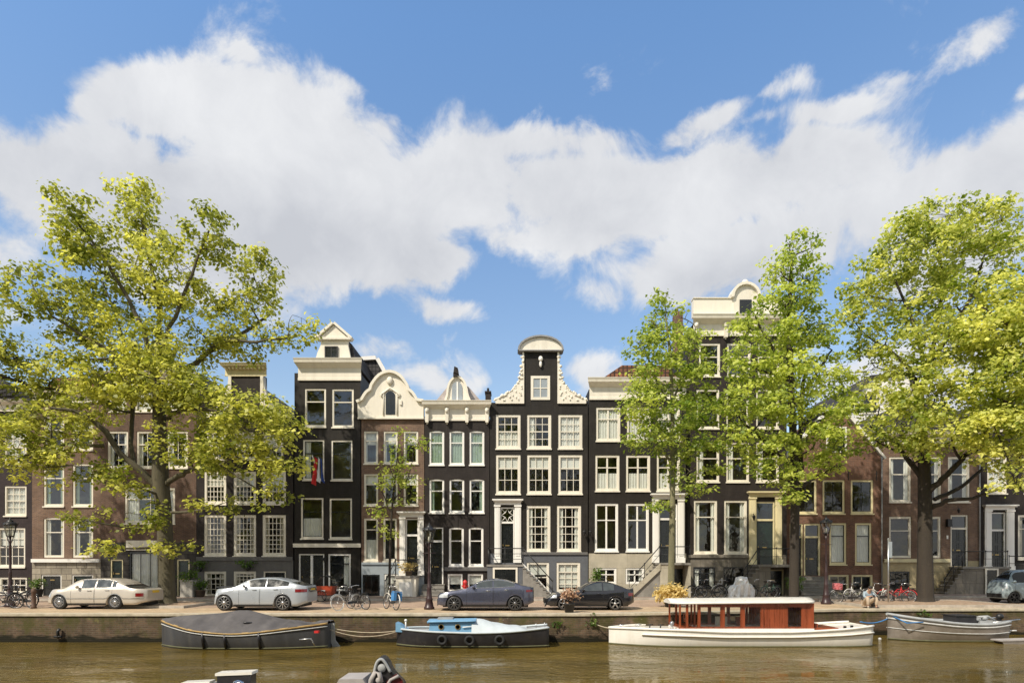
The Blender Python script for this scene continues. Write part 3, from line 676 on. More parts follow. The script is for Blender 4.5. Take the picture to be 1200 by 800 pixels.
for sg in (-1, 1):
    c = 633.7; mb = MB()
    pts = smooth_poly([(21.6, 413), (22, 428), (23.5, 439), (26.5, 449), (31.5, 457), (40, 462.5), (47, 466.5), (53, 469.5)], 4)
    q = [(X(c+sg*a, Y), Z(b, Y)) for a, b in [(21.5, 413)] + pts] + [(X(c+sg*53, Y), Z(473, Y)), (X(c+sg*21.5, Y), Z(473, Y))]
    mb.prism([(a, b) for a, b in [(X(c+sg*19.5, Y), Z(413, Y))] + q[1:-1] + [(X(c+sg*19.5, Y), Z(473, Y))]], Y-0.1, Y+0.3)
    rnd = random.Random(5)
    for i, (a, b) in enumerate(pts[2:]):
        for k in range(2):
            rr = rnd.uniform(0.045, 0.10); mb.ball((X(c+sg*(a+rnd.uniform(-1.2, 1.2)), Y), Y-0.08+rnd.uniform(-.06, .1), Z(b-rnd.uniform(0, 1.5), Y)), rr, rr*.8, rr*rnd.uniform(.7, 1.2), 6, 0, 5)
    for i in range(16):
        t = rnd.random(); a, b = pts[int(t*(len(pts)-1))]; aa = lerp(21, a, rnd.uniform(.2, .9)); bb = lerp(b, 471, rnd.uniform(0.1, .8))
        mb.ball((X(c+sg*aa, Y), Y-0.12, Z(bb, Y)), rnd.uniform(.03, .07), 0.04, rnd.uniform(.04, .09), 6, 0, 4)
    mb.ball((X(c+sg*45, Y), Y-0.1, Z(464, Y)), 0.13, .1, .12)
    mb.build('scroll_wing', M['cream'], r)
roof_prism(r, Y, [(578, 471), (684, 471), (634, 428)], 9, 'tile_dark', 0.6)
stoop(r, Y, 572, 612, 661, 1.15, 'grey_plaster')
mb = MB(); rect_frame(mb, X(577.5, Y-1.2), X(606.5, Y-1.2), .1, Z(664.5, Y-1.2), .11, Y-1.2, Y-1.152); cw = mb.build('cellar_door_frame', M['cream'], r); MB().box(X(577.5, Y-1.2)+.1, X(606.5, Y-1.2)-.1, Y-1.17, Y-1.151, .12, Z(664.5, Y-1.2)-.1).build('cellar_door', M['black_gloss'], cw)
rail(r, [(X(573, Y), Y-1.1, Z(661, Y)), (X(592, Y), Y-1.1, Z(661, Y)), (X(611, Y), Y-1.1, Z(661, Y))], mids=2); rail(r, [(X(573, Y), Y-1.1, Z(661, Y)), (X(573, Y), Y-.1, Z(661, Y))], mids=2)
side_stairs(r, Y, 612.2, 661, 646, 9, side='white')
walllamp(r, Y, 684, 624)
# ---- H8 black with cream stone base
r, f = mk('black house with cream stone base, cross-framed windows and orange tiled roof', Y, 690, 804)
for a, b in ((698.5, 727), (734.5, 762.5), (770, 797)): f.window(a, 477, b, 516.5, 2, 1, 1, 0.33, 'n', 'c', fw=0.12, bar=0.1)
for a, b in ((697.5, 726), (733.5, 762), (769.5, 797)): f.window(a, 533, b, 575, 2, 1, 1, 0.33, 'h', 'c', fw=0.12, bar=0.1)
for a, b in ((697, 724.5), (733.5, 760.5)): f.window(a, 589.5, b, 645.5, 2, 1, 1, 0.34, None, 'w', fw=0.12, bar=0.1); 
for a, b in ((698.5, 722.5), (733, 755)): f.window(a, 665, b, 684, 2, 1, 1, 0.4, 's' if a > 700 else None, 'w', fw=0.1, sill=False, bar=0.08)
f.door(772, 590, 794, 659, 'w', surround=(764.5, 801.5, 579), transom=609, panels=(2, 3))
f.open.append((X(779, Y), X(801, Y), 0.12, Z(666, Y)))
build_wall(f, 456, [(0, 'black_brick'), (648, 'cream_stone')], floors=(525, 582, 650))
MB().box(X(779, Y)+.01, X(801, Y)-.01, Y+0.1, Y+0.15, 0.12, Z(666, Y)-.01).build('cellar_door', M['black_gloss'], r)
cornice(r, Y, 691, 803.5, 444.5, 468.5, 'cream', 0.5)
roof_prism(r, Y, [(700, 446), (800, 446), (783, 426), (730, 426)], 9, 'tile_orange', 0.3)
stoop(r, Y, 768, 778, 659, 1.25, 'cream_stone'); MB().box(X(778, Y), X(802.5, Y), Y-1.3, Y-.003, Z(661.5, Y), Z(659, Y)).build('landing', M['step_stone'], r)
MB().box(X(800, Y), X(802.5, Y), Y-1.25, Y-.003, 0, Z(661.6, Y)).build('landing_pier', M['cream_stone'], r)
side_stairs(r, Y, 768, 659, 733, 9, side='cream_stone')
rail(r, [(X(768, Y), Y-1.17, Z(659, Y)), (X(785, Y), Y-1.17, Z(659, Y)), (X(802, Y), Y-1.17, Z(659, Y))])
walllamp(r, Y, 691, 624)

# ---- H9 tallest black house
Y = 37.6
r, f = mk('tallest black house with high cream parapet and arched top, stone base', Y, 805, 922)
for a, b in ((819, 844), (852, 880), (888, 914)): f.window(a, 402, b, 441, 1, 1, 1, 0.4, None, 'c', fw=0.11, glass='glass_green')
for a, b in ((816, 843), (851, 878), (886, 913)): f.window(a, 456, b, 502, 1, 1, 1, 0.4, None, 'c', fw=0.1); f.window(a, 518, b, 564.5, 1, 1, 1, 0.4, 'l', 'c', fw=0.1)
for a, b in ((813, 840.5), (848.5, 875.5)): f.window(a, 586, b, 648.5, 1, 1, 1, 0.3, 's', 'c', fw=0.11, glass='glass'); 
f.window(812.5, 664, 838.5, 690, 3, 1, 1, 0.25, 's', 'k', fw=0.06, sill=False); f.window(848, 664, 871.5, 690, 2, 0, 1, 0.25, None, 'k', fw=0.06, sill=False)
f.door(885.5, 587.5, 908, 661, 'y', surround=(877.5, 915.5, 576.5), transom=610, panels=(1, 2), col='green_gloss')
f.door(894, 667, 918.5, 699.5, 'y', panels=(1, 1))
build_wall(f, 394, [(0, 'black_brick2'), (650, 'grey_stone')], floors=(449, 510, 575, 652))
belt(r, Y, 806, 877, 649.5, 653, 'grey_stone', 0.1)
cornice(r, Y, 812.5, 921, 371.5, 394, 'cream', 0.55, brackets=4)
mb = MB(); mb.box(X(812, Y), X(921, Y), Y-0.15, Y+0.3, Z(371.5, Y)+.005, Z(351, Y)); mb.box(X(811.4, Y), X(921.6, Y), Y-0.22, Y+0.35, Z(351, Y), Z(350, Y)); mb.build('parapet', M['cream'], r)
arc = [(872-14*math.cos(PI*k/10), 350-14*math.sin(PI*k/10)) for k in range(11)]
mb = MB(); mb.prism(PQ(Y, [(858, 371)] + arc + [(886, 371)]), Y-0.22, Y+0.35); mb.band(PQ(Y, [(855, 351)] + arc + [(889, 351)]), 0.16, Y-0.4, Y+0.4); mb.ball((X(872.5, Y), Y-.1, Z(333, Y)), .22, .2, .25)
dm = mb.build('arched_gable', M['cream'], r); MB().box(X(865, Y), X(879, Y), Y-0.26, Y-0.225, Z(370, Y), Z(353, Y)).build('window', M['black_gloss'], dm)
roof_prism(r, Y, [(818, 372), (916, 372), (890, 352), (846, 352)], 9, 'tile_dark', 0.6)
mb = MB(); mb.box(X(803, Y), X(811, Y), Y+2, Y+3, Z(400, Y), Z(349, Y)); mb.lathe([(.12, 0), (.1, .4)], (X(806, Y), Y+2.5, Z(349, Y)), 8); mb.build('chimney', M['red_brick'], r)
stoop(r, Y, 880, 893, 661, 1.25, 'grey_stone'); MB().box(X(893, Y), X(921, Y), Y-1.3, Y-.003, Z(664, Y), Z(661, Y)).build('landing', M['step_stone'], r); MB().box(X(919, Y), X(921, Y), Y-1.25, Y-.003, 0, Z(664.1, Y)).build('landing_pier', M['grey_stone'], r)
side_stairs(r, Y, 880, 661, 855, 7, mat='grey_stone')
rail(r, [(X(881, Y), Y-1.17, Z(661, Y)), (X(900, Y), Y-1.17, Z(661, Y)), (X(921, Y), Y-1.17, Z(661, Y))]); rail(r, [(X(921, Y), Y-1.17, Z(661, Y)), (X(921, Y), Y-.1, Z(661, Y))], mids=2)
walllamp(r, Y, 881.5, 606)

# ---- H10 red-brown brick
Y = 38.6
r, f = mk('low red-brown brick house with stone steps and a pointed brick gable', Y, 921.5, 1034)
for a, b in ((932, 957), (964, 990), (997, 1023.5)): f.window(a, 562, b, 601.5, 2, 1, 1, 0.35, None, 'y', fw=0.12, bar=0.05, wood='black_gloss')
for a, b in ((972, 992), (1002, 1021.5)): f.window(a, 612.5, b, 661, 1, 1, 1, 0.3, 'n', 'y', fw=0.12, wood='black_gloss')
f.door(925.5, 613, 941, 674, 'y', transom=630, panels=(1, 2)); f.door(942, 613, 961.5, 674, 'y', transom=630, panels=(1, 2), fw=0.11)
for a, b in ((971, 995), (998, 1023)): f.window(a, 673, b, 697, 2, 0, 1, 0.4, None, 'y', fw=0.1, sill=False)
build_wall(f, 538, [(0, 'red_brick')], floors=(607, 667))
mb = MB(); mb.prism(PQ(Y, [(922.5, 537.9), (975, 480), (985, 480), (1033.5, 537.9)]), Y+.003, Y+.35); gg = mb.build('gable', M['red_brick'], r)
MB().band(PQ(Y, [(920, 538), (974, 479), (986, 479), (1036, 538)]), 0.14, Y-.1, Y+.45).build('coping', M['white'], gg)
mb = MB(); mb.box(X(968, Y), X(992, Y), Y-.04, Y-.002, Z(530, Y), Z(500, Y)); ww = mb.build('window', M['white'], gg); MB().box(X(970.5, Y), X(989.5, Y), Y-.05, Y-.042, Z(528, Y), Z(502, Y)).build('pane', M['black_gloss'], ww)
roof_prism(r, Y, [(924, 538), (980, 482), (1032, 538)], 9, 'tile_orange', 0.46)
anchors(r, Y, [(960.5, 557), (994, 557), (1027, 557), (928, 557)])
front_steps(r, Y, 927, 968, 675, 6, 0.28)
MB().tube([(X(1032.5, Y), Y-.08, 0.1), (X(1032.5, Y), Y-.08, Z(535, Y))], .05).build('downpipe', M['leadgrey'], r)

# ---- H11 brown brick
Y = 40.4
r, f = mk('brown brick house with yellow plaster base and stone stoop, behind the thick right tree', Y, 1034.5, 1148)
for a, b in ((1042, 1067.5), (1077, 1103), (1111, 1136.5)): f.window(a, 535, b, 588, 1, 1, 1, 0.38, 's', 'c', fw=0.11, glass='glass')
for a, b in ((1042, 1068), (1077, 1102.5)): f.window(a, 605, b, 653.5, 1, 1, 1, 0.33, None, 'c', fw=0.11, sill=False)
f.door(1114, 603, 1134.5, 663, 'c', transom=620, panels=(2, 3), fw=.1)
f.window(1042.5, 669, 1066, 696, 3, 0, 1, 0.4, None, 'k', sill=False)
build_wall(f, 515, [(0, 'brown_brick'), (657, 'yellow_stone')], floors=(597, 660))
belt(r, Y, 1035, 1112, 654.5, 658.5, 'yellowcream', 0.14)
cornice(r, Y, 1036, 1147, 507, 520, 'cream', .45)
roof_prism(r, Y, [(1036, 515), (1147, 515), (1115, 470), (1066, 470)], 9, 'tile_dark', .4)
MB().tube([(X(1147, Y), Y-.08, 0.1), (X(1147, Y), Y-.08, Z(515, Y))], .05).build('downpipe', M['leadgrey'], r)
stoop(r, Y, 1113, 1166, 663.5, 1.2, 'grey_stone')
MB().box(X(1139, Y), X(1150, Y), Y-1.26, Y-1.2, 0, Z(667, Y)).build('cellar_door', M['black_gloss'], r)
mb = MB(); rect_frame(mb, X(1137, Y), X(1152, Y), 0, Z(665.5, Y), .1, Y-1.3, Y-1.262); mb.build('cellar_door_frame', M['cream'], r)
side_stairs(r, Y, 1113, 663.5, 1092, 7, mat='grey_stone')
rail(r, [(X(1113, Y), Y-1.1, Z(663, Y)), (X(1140, Y), Y-1.1, Z(663, Y)), (X(1165, Y), Y-1.1, Z(663, Y))], mids=1)
MB().box(X(1108, Y), X(1113, Y), Y-.25, Y-.003, Z(617, Y), Z(608, Y)).build('wall_box', M['iron'], r); walllamp(r, Y, 1120, 598)
MB().box(X(1109, Y), X(1111, Y), Y-.03, Y-.003, Z(631, Y), Z(627, Y)).build('house_plate', M['white'], r)

# white rear house behind the right trees
r = thing('rear_house', 'pale plastered house rising behind the low brick houses at right', 'house', (X(1035, 46), 46, 0))
mb = MB(); mb.prism(PQ(46, [(1001, 700), (1001, 470), (1020, 445), (1064, 440), (1072, 470), (1072, 700)]), 46, 54); wl = mb.build('wall', M['white'], r)
for a, b in ((1010, 1028), (1040, 1060)):
    for c, d in ((460, 485), (500, 525)):
        g = MB(); rect_frame(g, X(a, 46), X(b, 46), Z(d, 46), Z(c, 46), .1, 45.93, 45.99); ww = g.build('window', M['cream'], r); MB().box(X(a, 46)+.1, X(b, 46)-.1, 45.96, 45.985, Z(d, 46)+.1, Z(c, 46)-.1).build('pane', M['black_gloss'], ww)
MB().band(PQ(46, [(999, 471), (1020, 444), (1065, 439), (1074, 470)]), .25, 45.8, 54.2).build('roof', M['tile_dark'], r)

# ---- H12 black house at right edge
Y = 41.0
r, f = mk('black house at the right end of the row with a white columned doorway', Y, 1149, 1290)
for a, b in ((1157, 1180), (1200, 1226), (1244, 1270)): f.window(a, 535, b, 578, 3, 1, 1, 0.4, 'n', 'c', fw=0.12)
f.door(1161, 600, 1178.5, 668, 'w', surround=(1153, 1187.5, 592), transom=622, panels=(2, 3))
for a, b in ((1193, 1218), (1244, 1270)): f.window(a, 603, b, 655, 2, 1, 1, .3, 'sd', 'c', fw=.12)
build_wall(f, 500, [(0, 'black_brick2'), (660, 'dark_stone')], floors=(588, 664))
cornice(r, Y, 1150, 1289, 492, 506, 'cream', .5); roof_prism(r, Y, [(1151, 500), (1288, 500), (1255, 460), (1185, 460)], 9, 'tile_dark', .4)
stoop(r, Y, 1154, 1190, 668, 1.0, 'dark_stone'); rail(r, [(X(1167, Y), Y-1.1, Z(668, Y)), (X(1190, Y), Y-1.1, Z(668, Y)), (X(1230, Y), Y-1.1, Z(672, Y))], mids=1)
walllamp(r, Y, 1196, 611)

# ------------------------------------------------------------------ ground, quay, water
def yq(x):   # quay edge (distance) as a function of x
    return interp([(-400, 25), (3, 25), (8, 25.9), (15, 27.5), (24, 27.7), (400, 40)], x)
XS = [-400, -120, -60, -40] + [x * 1.0 for x in range(-36, 40)] + [60, 120, 400]
def strip(y0, y1, z0, z1, mat, name, xs=XS, m=1, rel=True):
    mb = MB(); rows = [[(x, (yq(x) if rel else 0)+y0, z0) for x in xs], [(x, (yq(x) if rel else 0)+y1, z1) for x in xs]]
    mb.grid(rows, smooth=False); o = mb.build(name, mat, recalc=False)
    return struct(o)
M['road'] = brickmat('clinker_road', (0.47, 0.34, 0.245), (0.36, 0.26, 0.19), (0.22, 0.16, 0.12), bw=0.21, bh=0.1, horiz=True, var=0.25, bump=0.2, patch=(0.30, 0.235, 0.18), dirt=0.6, msize=.01)
M['parkstrip'] = brickmat('dusty_clinkers', (0.56, 0.42, 0.28), (0.42, 0.31, 0.20), (0.30, 0.23, 0.15), bw=0.2, bh=0.1, horiz=True, var=0.3, bump=0.2, patch=(0.42, 0.33, 0.20), dirt=0.75, msize=.01)
M['pave'] = brickmat('pavement_slabs', (0.34, 0.27, 0.22), (0.26, 0.19, 0.15), (0.12, 0.10, 0.08), bw=0.3, bh=0.3, horiz=True, var=0.25, bump=0.2)
M['kerb'] = pm('kerb_stone', (0.42, 0.38, 0.32), 0.8, 0.25, 3, bump=.2, dirt=.4, dirtcol=(.2, .17, .12))
M['coping'] = pm('coping_stone', (0.44, 0.38, 0.28), 0.85, 0.3, 2.2, bump=.3, dirt=.6, dirtcol=(.19, .17, .09))
M['earth'] = pm('earth', (0.20, 0.17, 0.12), 0.9, .3, 1)
M['treepit'] = pm('tree_pit_soil', (0.34, 0.24, 0.16), 0.95, .35, 5, bump=.5, dirt=.5, dirtcol=(.16, .10, .06))
strip(0.45, 3.6, 0.004, 0.008, M['parkstrip'], 'parking_strip')
strip(3.6, 8.9, 0.008, 0.008, M['road'], 'road')
g = MB(); g.grid([[(x, yq(x)+8.9, 0.0) for x in XS], [(x, yq(x)+9.0, 0.0) for x in XS], [(x, 500, 0) for x in XS]], smooth=False)
struct(g.build('ground', M['earth'], recalc=False))
# kerb + pavement
mb = MB()
rows = [[(x, yq(x)+a, z) for x in XS] for a, z in ((8.9, 0.0), (8.9, 0.12), (9.05, 0.125))]; mb.grid(rows, smooth=False); struct(mb.build('kerb', M['kerb'], recalc=False))
mb = MB(); mb.grid([[(x, yq(x)+9.05, 0.12) for x in XS], [(x, yq(x)+17.5, 0.12) for x in XS]], smooth=False); struct(mb.build('pavement', M['pave'], recalc=False))
# quay wall
def quaymat():
    m = brickmat('mossy_quay_brick', (0.15, 0.095, 0.06), (0.09, 0.06, 0.04), (0.12, 0.10, 0.07), bw=.24, bh=.08, var=.5, patch=(0.05, 0.04, 0.025), dirt=0.9, bump=.6)
    nt = m.node_tree; b = nt.nodes['Principled BSDF']; L = nt.links
    cur = b.inputs['Base Color'].links[0].from_socket
    tc = N(nt, 'ShaderNodeTexCoord'); sp = N(nt, 'ShaderNodeSeparateXYZ'); L.new(tc.outputs['Object'], sp.inputs[0])
    def layer(cur, scale, stretch, lo, hi, amt, col, zamp=0.0, seed=0.0, zsrc=None):
        mp = N(nt, 'ShaderNodeMapping'); mp.inputs['Scale'].default_value = stretch; mp.inputs['Location'].default_value = (seed, seed, seed); L.new(tc.outputs['Object'], mp.inputs[0])
        n = N(nt, 'ShaderNodeTexNoise', inp={'Scale': scale, 'Detail': 10.0, 'Roughness': .72}); L.new(mp.outputs[0], n.inputs['Vector'])
        ad = N(nt, 'ShaderNodeMath', operation='MULTIPLY_ADD'); L.new(sp.outputs[2], ad.inputs[0]); ad.inputs[1].default_value = zamp; L.new(n.outputs[0], ad.inputs[2])
        mr = N(nt, 'ShaderNodeMapRange', inp={1: lo, 2: hi, 3: 0, 4: amt}); L.new(ad.outputs[0], mr.inputs[0])
        mx = N(nt, 'ShaderNodeMix', data_type='RGBA'); L.new(mr.outputs[0], mx.inputs[0]); L.new(cur, mx.inputs[6]); mx.inputs[7].default_value = (*col, 1); return mx.outputs[2]
    cur = layer(cur, 1.1, (1, 1, .8), .42, .58, .85, (.070, .068, .018), .12, 3.0)      # moss
    cur = layer(cur, 2.6, (1.2, 1.2, .9), .53, .64, .85, (.20, .18, .06), .22, 9.0)      # bright moss near the top
    cur = layer(cur, 4.5, (1.3, 1.3, 1), .60, .68, .85, (.45, .41, .30), .12, 21.0)      # lime stains
    cur = layer(cur, 1.5, (.6, .6, 2), 1.20, 1.34, .97, (.014, .013, .007), -.85, 5.0)  # wet dark waterline band, with ledge shade painted into the wall colour
    L.new(cur, b.inputs['Base Color'])
    return m
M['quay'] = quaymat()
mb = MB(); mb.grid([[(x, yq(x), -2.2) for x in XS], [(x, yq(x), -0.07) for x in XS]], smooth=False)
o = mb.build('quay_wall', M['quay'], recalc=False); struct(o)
# coping stones
mb = MB()
rows = [[(x, yq(x)+a, z) for x in XS] for a, z in ((0.02, -.075), (-.05, -.075), (-.06, -.065), (-.06, .02), (-.045, .035), (.45, .035), (.46, 0.0))]
mb.grid(rows, smooth=False); struct(mb.build('quay_coping', M['coping'], recalc=False))
# near bank
struct(MB().box(-400, 400, -60, 2.2, -2.2, 0.0).build('near_quay', M['coping']))
struct(MB().add([(-400, 2.0, -2.1), (400, 2.0, -2.1), (400, 41, -2.1), (-400, 41, -2.1)], [(0,1,2,3)]).build('canal_bed', M['earth'], recalc=False))
def watermat():
    m, nt, b = newmat('canal_water'); L = nt.links
    tc = N(nt, 'ShaderNodeTexCoord')
    mp0 = N(nt, 'ShaderNodeMapping'); mp0.inputs['Scale'].default_value = (.35, .8, 1); L.new(tc.outputs['Object'], mp0.inputs[0])
    n0 = N(nt, 'ShaderNodeTexNoise', inp={'Scale': .8, 'Detail': 5.0, 'Roughness': .6}); L.new(mp0.outputs[0], n0.inputs['Vector'])
    r0 = N(nt, 'ShaderNodeMapRange', inp={1: .32, 2: .68, 3: 0, 4: 1}); L.new(n0.outputs[0], r0.inputs[0])
    cr = N(nt, 'ShaderNodeMix', data_type='RGBA'); cr.inputs[6].default_value = (.078, .055, .011, 1); cr.inputs[7].default_value = (.165, .112, .024, 1); L.new(r0.outputs[0], cr.inputs[0])
    L.new(cr.outputs[2], b.inputs['Base Color']); b.inputs['Roughness'].default_value = .05; b.inputs['IOR'].default_value = 1.33
    mp = N(nt, 'ShaderNodeMapping'); mp.inputs['Scale'].default_value = (.8, 2.0, 1); mp.inputs['Rotation'].default_value = (0, 0, .12); L.new(tc.outputs['Object'], mp.inputs[0])
    n1 = N(nt, 'ShaderNodeTexNoise', inp={'Scale': 2.0, 'Detail': 2.5, 'Roughness': .5, 'Distortion': .8}); L.new(mp.outputs[0], n1.inputs['Vector'])
    n3 = N(nt, 'ShaderNodeTexNoise', inp={'Scale': .35, 'Detail': 2.0}); L.new(mp.outputs[0], n3.inputs['Vector'])
    r3 = N(nt, 'ShaderNodeMapRange', inp={1: .38, 2: .62, 3: .08, 4: .85}); L.new(n3.outputs[0], r3.inputs[0])
    n2 = N(nt, 'ShaderNodeTexNoise', inp={'Scale': 6.0, 'Detail': 2.0, 'Distortion': .5}); L.new(mp.outputs[0], n2.inputs['Vector'])
    b1 = N(nt, 'ShaderNodeBump', inp={'Strength': .5, 'Distance': .09}); L.new(n1.outputs[0], b1.inputs['Height']); L.new(r3.outputs[0], b1.inputs['Strength'])
    b2 = N(nt, 'ShaderNodeBump', inp={'Strength': .45, 'Distance': .02}); L.new(n2.outputs[0], b2.inputs['Height']); L.new(b1.outputs[0], b2.inputs['Normal']); L.new(r3.outputs[0], b2.inputs['Strength'])
    L.new(b2.outputs[0], b.inputs['Normal'])
    return m
mb = MB(); mb.add([(-400, 2.1, WATER_Z), (400, 2.1, WATER_Z), (400, 41, WATER_Z), (-400, 41, WATER_Z)], [(0,1,2,3)]); struct(mb.build('canal_water', watermat(), recalc=False))

# ------------------------------------------------------------------ camera, sun, sky
cam = bpy.data.cameras.new('camera'); co = bpy.data.objects.new('camera', cam); COL.objects.link(co)
co.location = (0, 0, CAMZ); co.rotation_euler = (R(90), 0, 0)
cam.sensor_width = 36; cam.lens = 36 * F_PX / 1200; cam.shift_y = (HOR - 400) / 1200; cam.clip_end = 3000; cam.clip_start = 0.1
scene.camera = co
SUN_EL, SUN_AZ = 47.0, -138.0   # azimuth measured clockwise from +Y (view direction); sun behind-left
sd = Vector((math.sin(R(SUN_AZ))*math.cos(R(SUN_EL)), math.cos(R(SUN_AZ))*math.cos(R(SUN_EL)), math.sin(R(SUN_EL))))
sl = bpy.data.lights.new('sun', 'SUN'); so = bpy.data.objects.new('sun', sl); COL.objects.link(so)
sl.energy = 4.4; sl.angle = R(0.7); sl.color = (1.0, 0.91, 0.77)
so.rotation_euler = sd.to_track_quat('Z', 'Y').to_euler(); so.location = (-20, -20, 40)
w = bpy.data.worlds.new('World'); scene.world = w; w.use_nodes = True
nt = w.node_tree; L = nt.links; bg = nt.nodes['Background']; bg.inputs[1].default_value = 0.15
sky = N(nt, 'ShaderNodeTexSky', sky_type='NISHITA'); sky.sun_disc = False; sky.sun_elevation = R(SUN_EL); sky.sun_rotation = R(SUN_AZ)
sky.air_density = 1.0; sky.dust_density = 0.6; sky.ozone_density = 1.6
tc = N(nt, 'ShaderNodeTexCoord'); sp = N(nt, 'ShaderNodeSeparateXYZ'); L.new(tc.outputs['Generated'], sp.inputs[0])
def MA(op, a, b=None, c=None, clamp=False):
    n = N(nt, 'ShaderNodeMath', operation=op, use_clamp=clamp)
    for i, q in enumerate((a, b, c)):
        if q is None: continue
        if isinstance(q, (int, float)): n.inputs[i].default_value = q
        else: L.new(q, n.inputs[i])
    return n.outputs[0]
az = MA('ARCTAN2', sp.outputs[0], sp.outputs[1]); el = MA('ARCSINE', sp.outputs[2])
wn = N(nt, 'ShaderNodeTexNoise', inp={'Scale': 5.0, 'Detail': 8.0, 'Roughness': .6}); L.new(tc.outputs['Generated'], wn.inputs['Vector'])
ws = N(nt, 'ShaderNodeSeparateColor'); L.new(wn.outputs['Color'], ws.inputs[0])
azw = MA('ADD', az, MA('MULTIPLY', MA('SUBTRACT', ws.outputs[0], .5), .16)); elw = MA('ADD', el, MA('MULTIPLY', MA('SUBTRACT', ws.outputs[1], .5), .11))
def ang(px, py):
    dx, dy = px-600, 660-py; return math.atan2(dx, F_PX), math.atan2(dy, math.hypot(F_PX, dx))
blobs = [(180, 120, 115, 50, 1.15), (105, 130, 46, 42, 1.0), (300, 140, 110, 70, 1.25), (350, 195, 130, 95, 1.3), (145, 225, 95, 70, 1.2), (50, 200, 38, 22, .7), (420, 250, 120, 85, 1.3), (285, 62, 40, 24, .75), (225, 270, 190, 85, 1.3), (400, 100, 46, 22, .62), (455, 140, 50, 34, .7),
         (490, 310, 75, 36, 1.05), (550, 220, 90, 75, 1.1), (620, 170, 90, 32, .85), (640, 225, 90, 60, 1.0), (600, 280, 60, 36, .8), (525, 372, 60, 20, .74), (700, 165, 70, 28, .62), (820, 140, 80, 28, .84), (890, 115, 60, 20, .66), (975, 135, 90, 28, .78), (870, 150, 60, 18, .6),
         (770, 225, 130, 56, 1.15), (930, 215, 150, 56, 1.1), (1110, 220, 140, 60, 1.15), (690, 270, 90, 40, .95), (870, 300, 170, 50, 1.1), (725, 350, 40, 26, .66), (1100, 300, 140, 60, 1.0), (1150, 45, 70, 34, .64), (1195, 105, 26, 16, .58), (1045, 95, 40, 14, .48),
         (430, 412, 60, 22, .6), (690, 440, 50, 34, .66), (510, 450, 90, 22, .6), (350, 350, 60, 30, .5), (20, 310, 70, 44, .56), (30, 380, 80, 40, .5), (1100, 450, 180, 60, 1.0), (850, 420, 100, 50, .7)]
def blobsum(lst, mode):
    tot = None
    for (bx, by, rx, ry, amp) in lst:
        ca, ce = ang(bx, by); ra = abs(ang(bx+rx, by)[0]-ang(bx-rx, by)[0])/2; re = abs(ang(bx, by+ry)[1]-ang(bx, by-ry)[1])/2
        da = MA('DIVIDE', MA('SUBTRACT', azw, ca), ra); de = MA('DIVIDE', MA('SUBTRACT', elw, ce), re)
        d2 = MA('ADD', MA('MULTIPLY', da, da), MA('MULTIPLY', de, de))
        g = MA('MULTIPLY', MA('EXPONENT', MA('MULTIPLY', d2, -.85)), amp)
        tot = g if tot is None else (MA('SMOOTH_MAX', tot, g, .25) if mode == 'max' else MA('ADD', tot, g))
    return tot
tot = blobsum(blobs, 'max')
# scattered clouds for the rest of the sky dome
away = N(nt, 'ShaderNodeMapRange', inp={1: .35, 2: -.1, 3: 0, 4: 1}); L.new(sp.outputs[1], away.inputs[0])
wn2 = N(nt, 'ShaderNodeTexNoise', inp={'Scale': 2.2, 'Detail': 7.0, 'Roughness': .55}); L.new(tc.outputs['Generated'], wn2.inputs['Vector'])
tot = MA('ADD', tot, MA('MULTIPLY', away.outputs[0], MA('MULTIPLY', wn2.outputs[0], 0.9)))
fb = N(nt, 'ShaderNodeTexNoise', inp={'Scale': 10.0, 'Detail': 12.0, 'Roughness': .62, 'Distortion': .4}); L.new(tc.outputs['Generated'], fb.inputs['Vector'])
fbv = MA('SUBTRACT', fb.outputs[0], .5)
dens = MA('ADD', tot, MA('MULTIPLY', fbv, 1.5))
mask = N(nt, 'ShaderNodeMapRange', interpolation_type='SMOOTHSTEP', inp={1: .32, 2: .70, 3: 0, 4: .97}); L.new(dens, mask.inputs[0])
gray = blobsum([(230, 275, 210, 80, 1.0), (430, 300, 140, 50, .6), (170, 170, 80, 40, .45), (900, 330, 200, 50, .6), (720, 240, 100, 50, .4), (1000, 180, 120, 30, .3), (1100, 240, 150, 50, .35)], 'max')
sh = N(nt, 'ShaderNodeTexNoise', inp={'Scale': 6.0, 'Detail': 8.0, 'Roughness': .55}); L.new(tc.outputs['Generated'], sh.inputs['Vector'])
br = N(nt, 'ShaderNodeMapRange', inp={1: -.15, 2: .95, 3: 1.0, 4: 0.0}); L.new(MA('SUBTRACT', MA('ADD', gray, MA('MULTIPLY', MA('SUBTRACT', sh.outputs[0], .45), 1.5)), MA('MULTIPLY', fbv, 1.2)), br.inputs[0])
cc = N(nt, 'ShaderNodeMix', data_type='RGBA'); cc.inputs[6].default_value = (3.55, 3.65, 3.9, 1); cc.inputs[7].default_value = (5.1, 5.15, 5.25, 1); L.new(br.outputs[0], cc.inputs[0])
mx = N(nt, 'ShaderNodeMix', data_type='RGBA'); L.new(mask.outputs[0], mx.inputs[0])
SKYMUL = (1.14, 1.38, 1.50)
sm = N(nt, 'ShaderNodeMix', data_type='RGBA', blend_type='MULTIPLY'); sm.inputs[0].default_value = 1; L.new(sky.outputs[0], sm.inputs[6])
eg = N(nt, 'ShaderNodeMapRange', inp={1: .25, 2: .72, 3: 0, 4: 1}); L.new(el, eg.inputs[0])
sg_ = N(nt, 'ShaderNodeMix', data_type='RGBA'); L.new(eg.outputs[0], sg_.inputs[0]); sg_.inputs[6].default_value = (1.20, 1.13, 1.04, 1); sg_.inputs[7].default_value = (*SKYMUL, 1); L.new(sg_.outputs[2], sm.inputs[7])
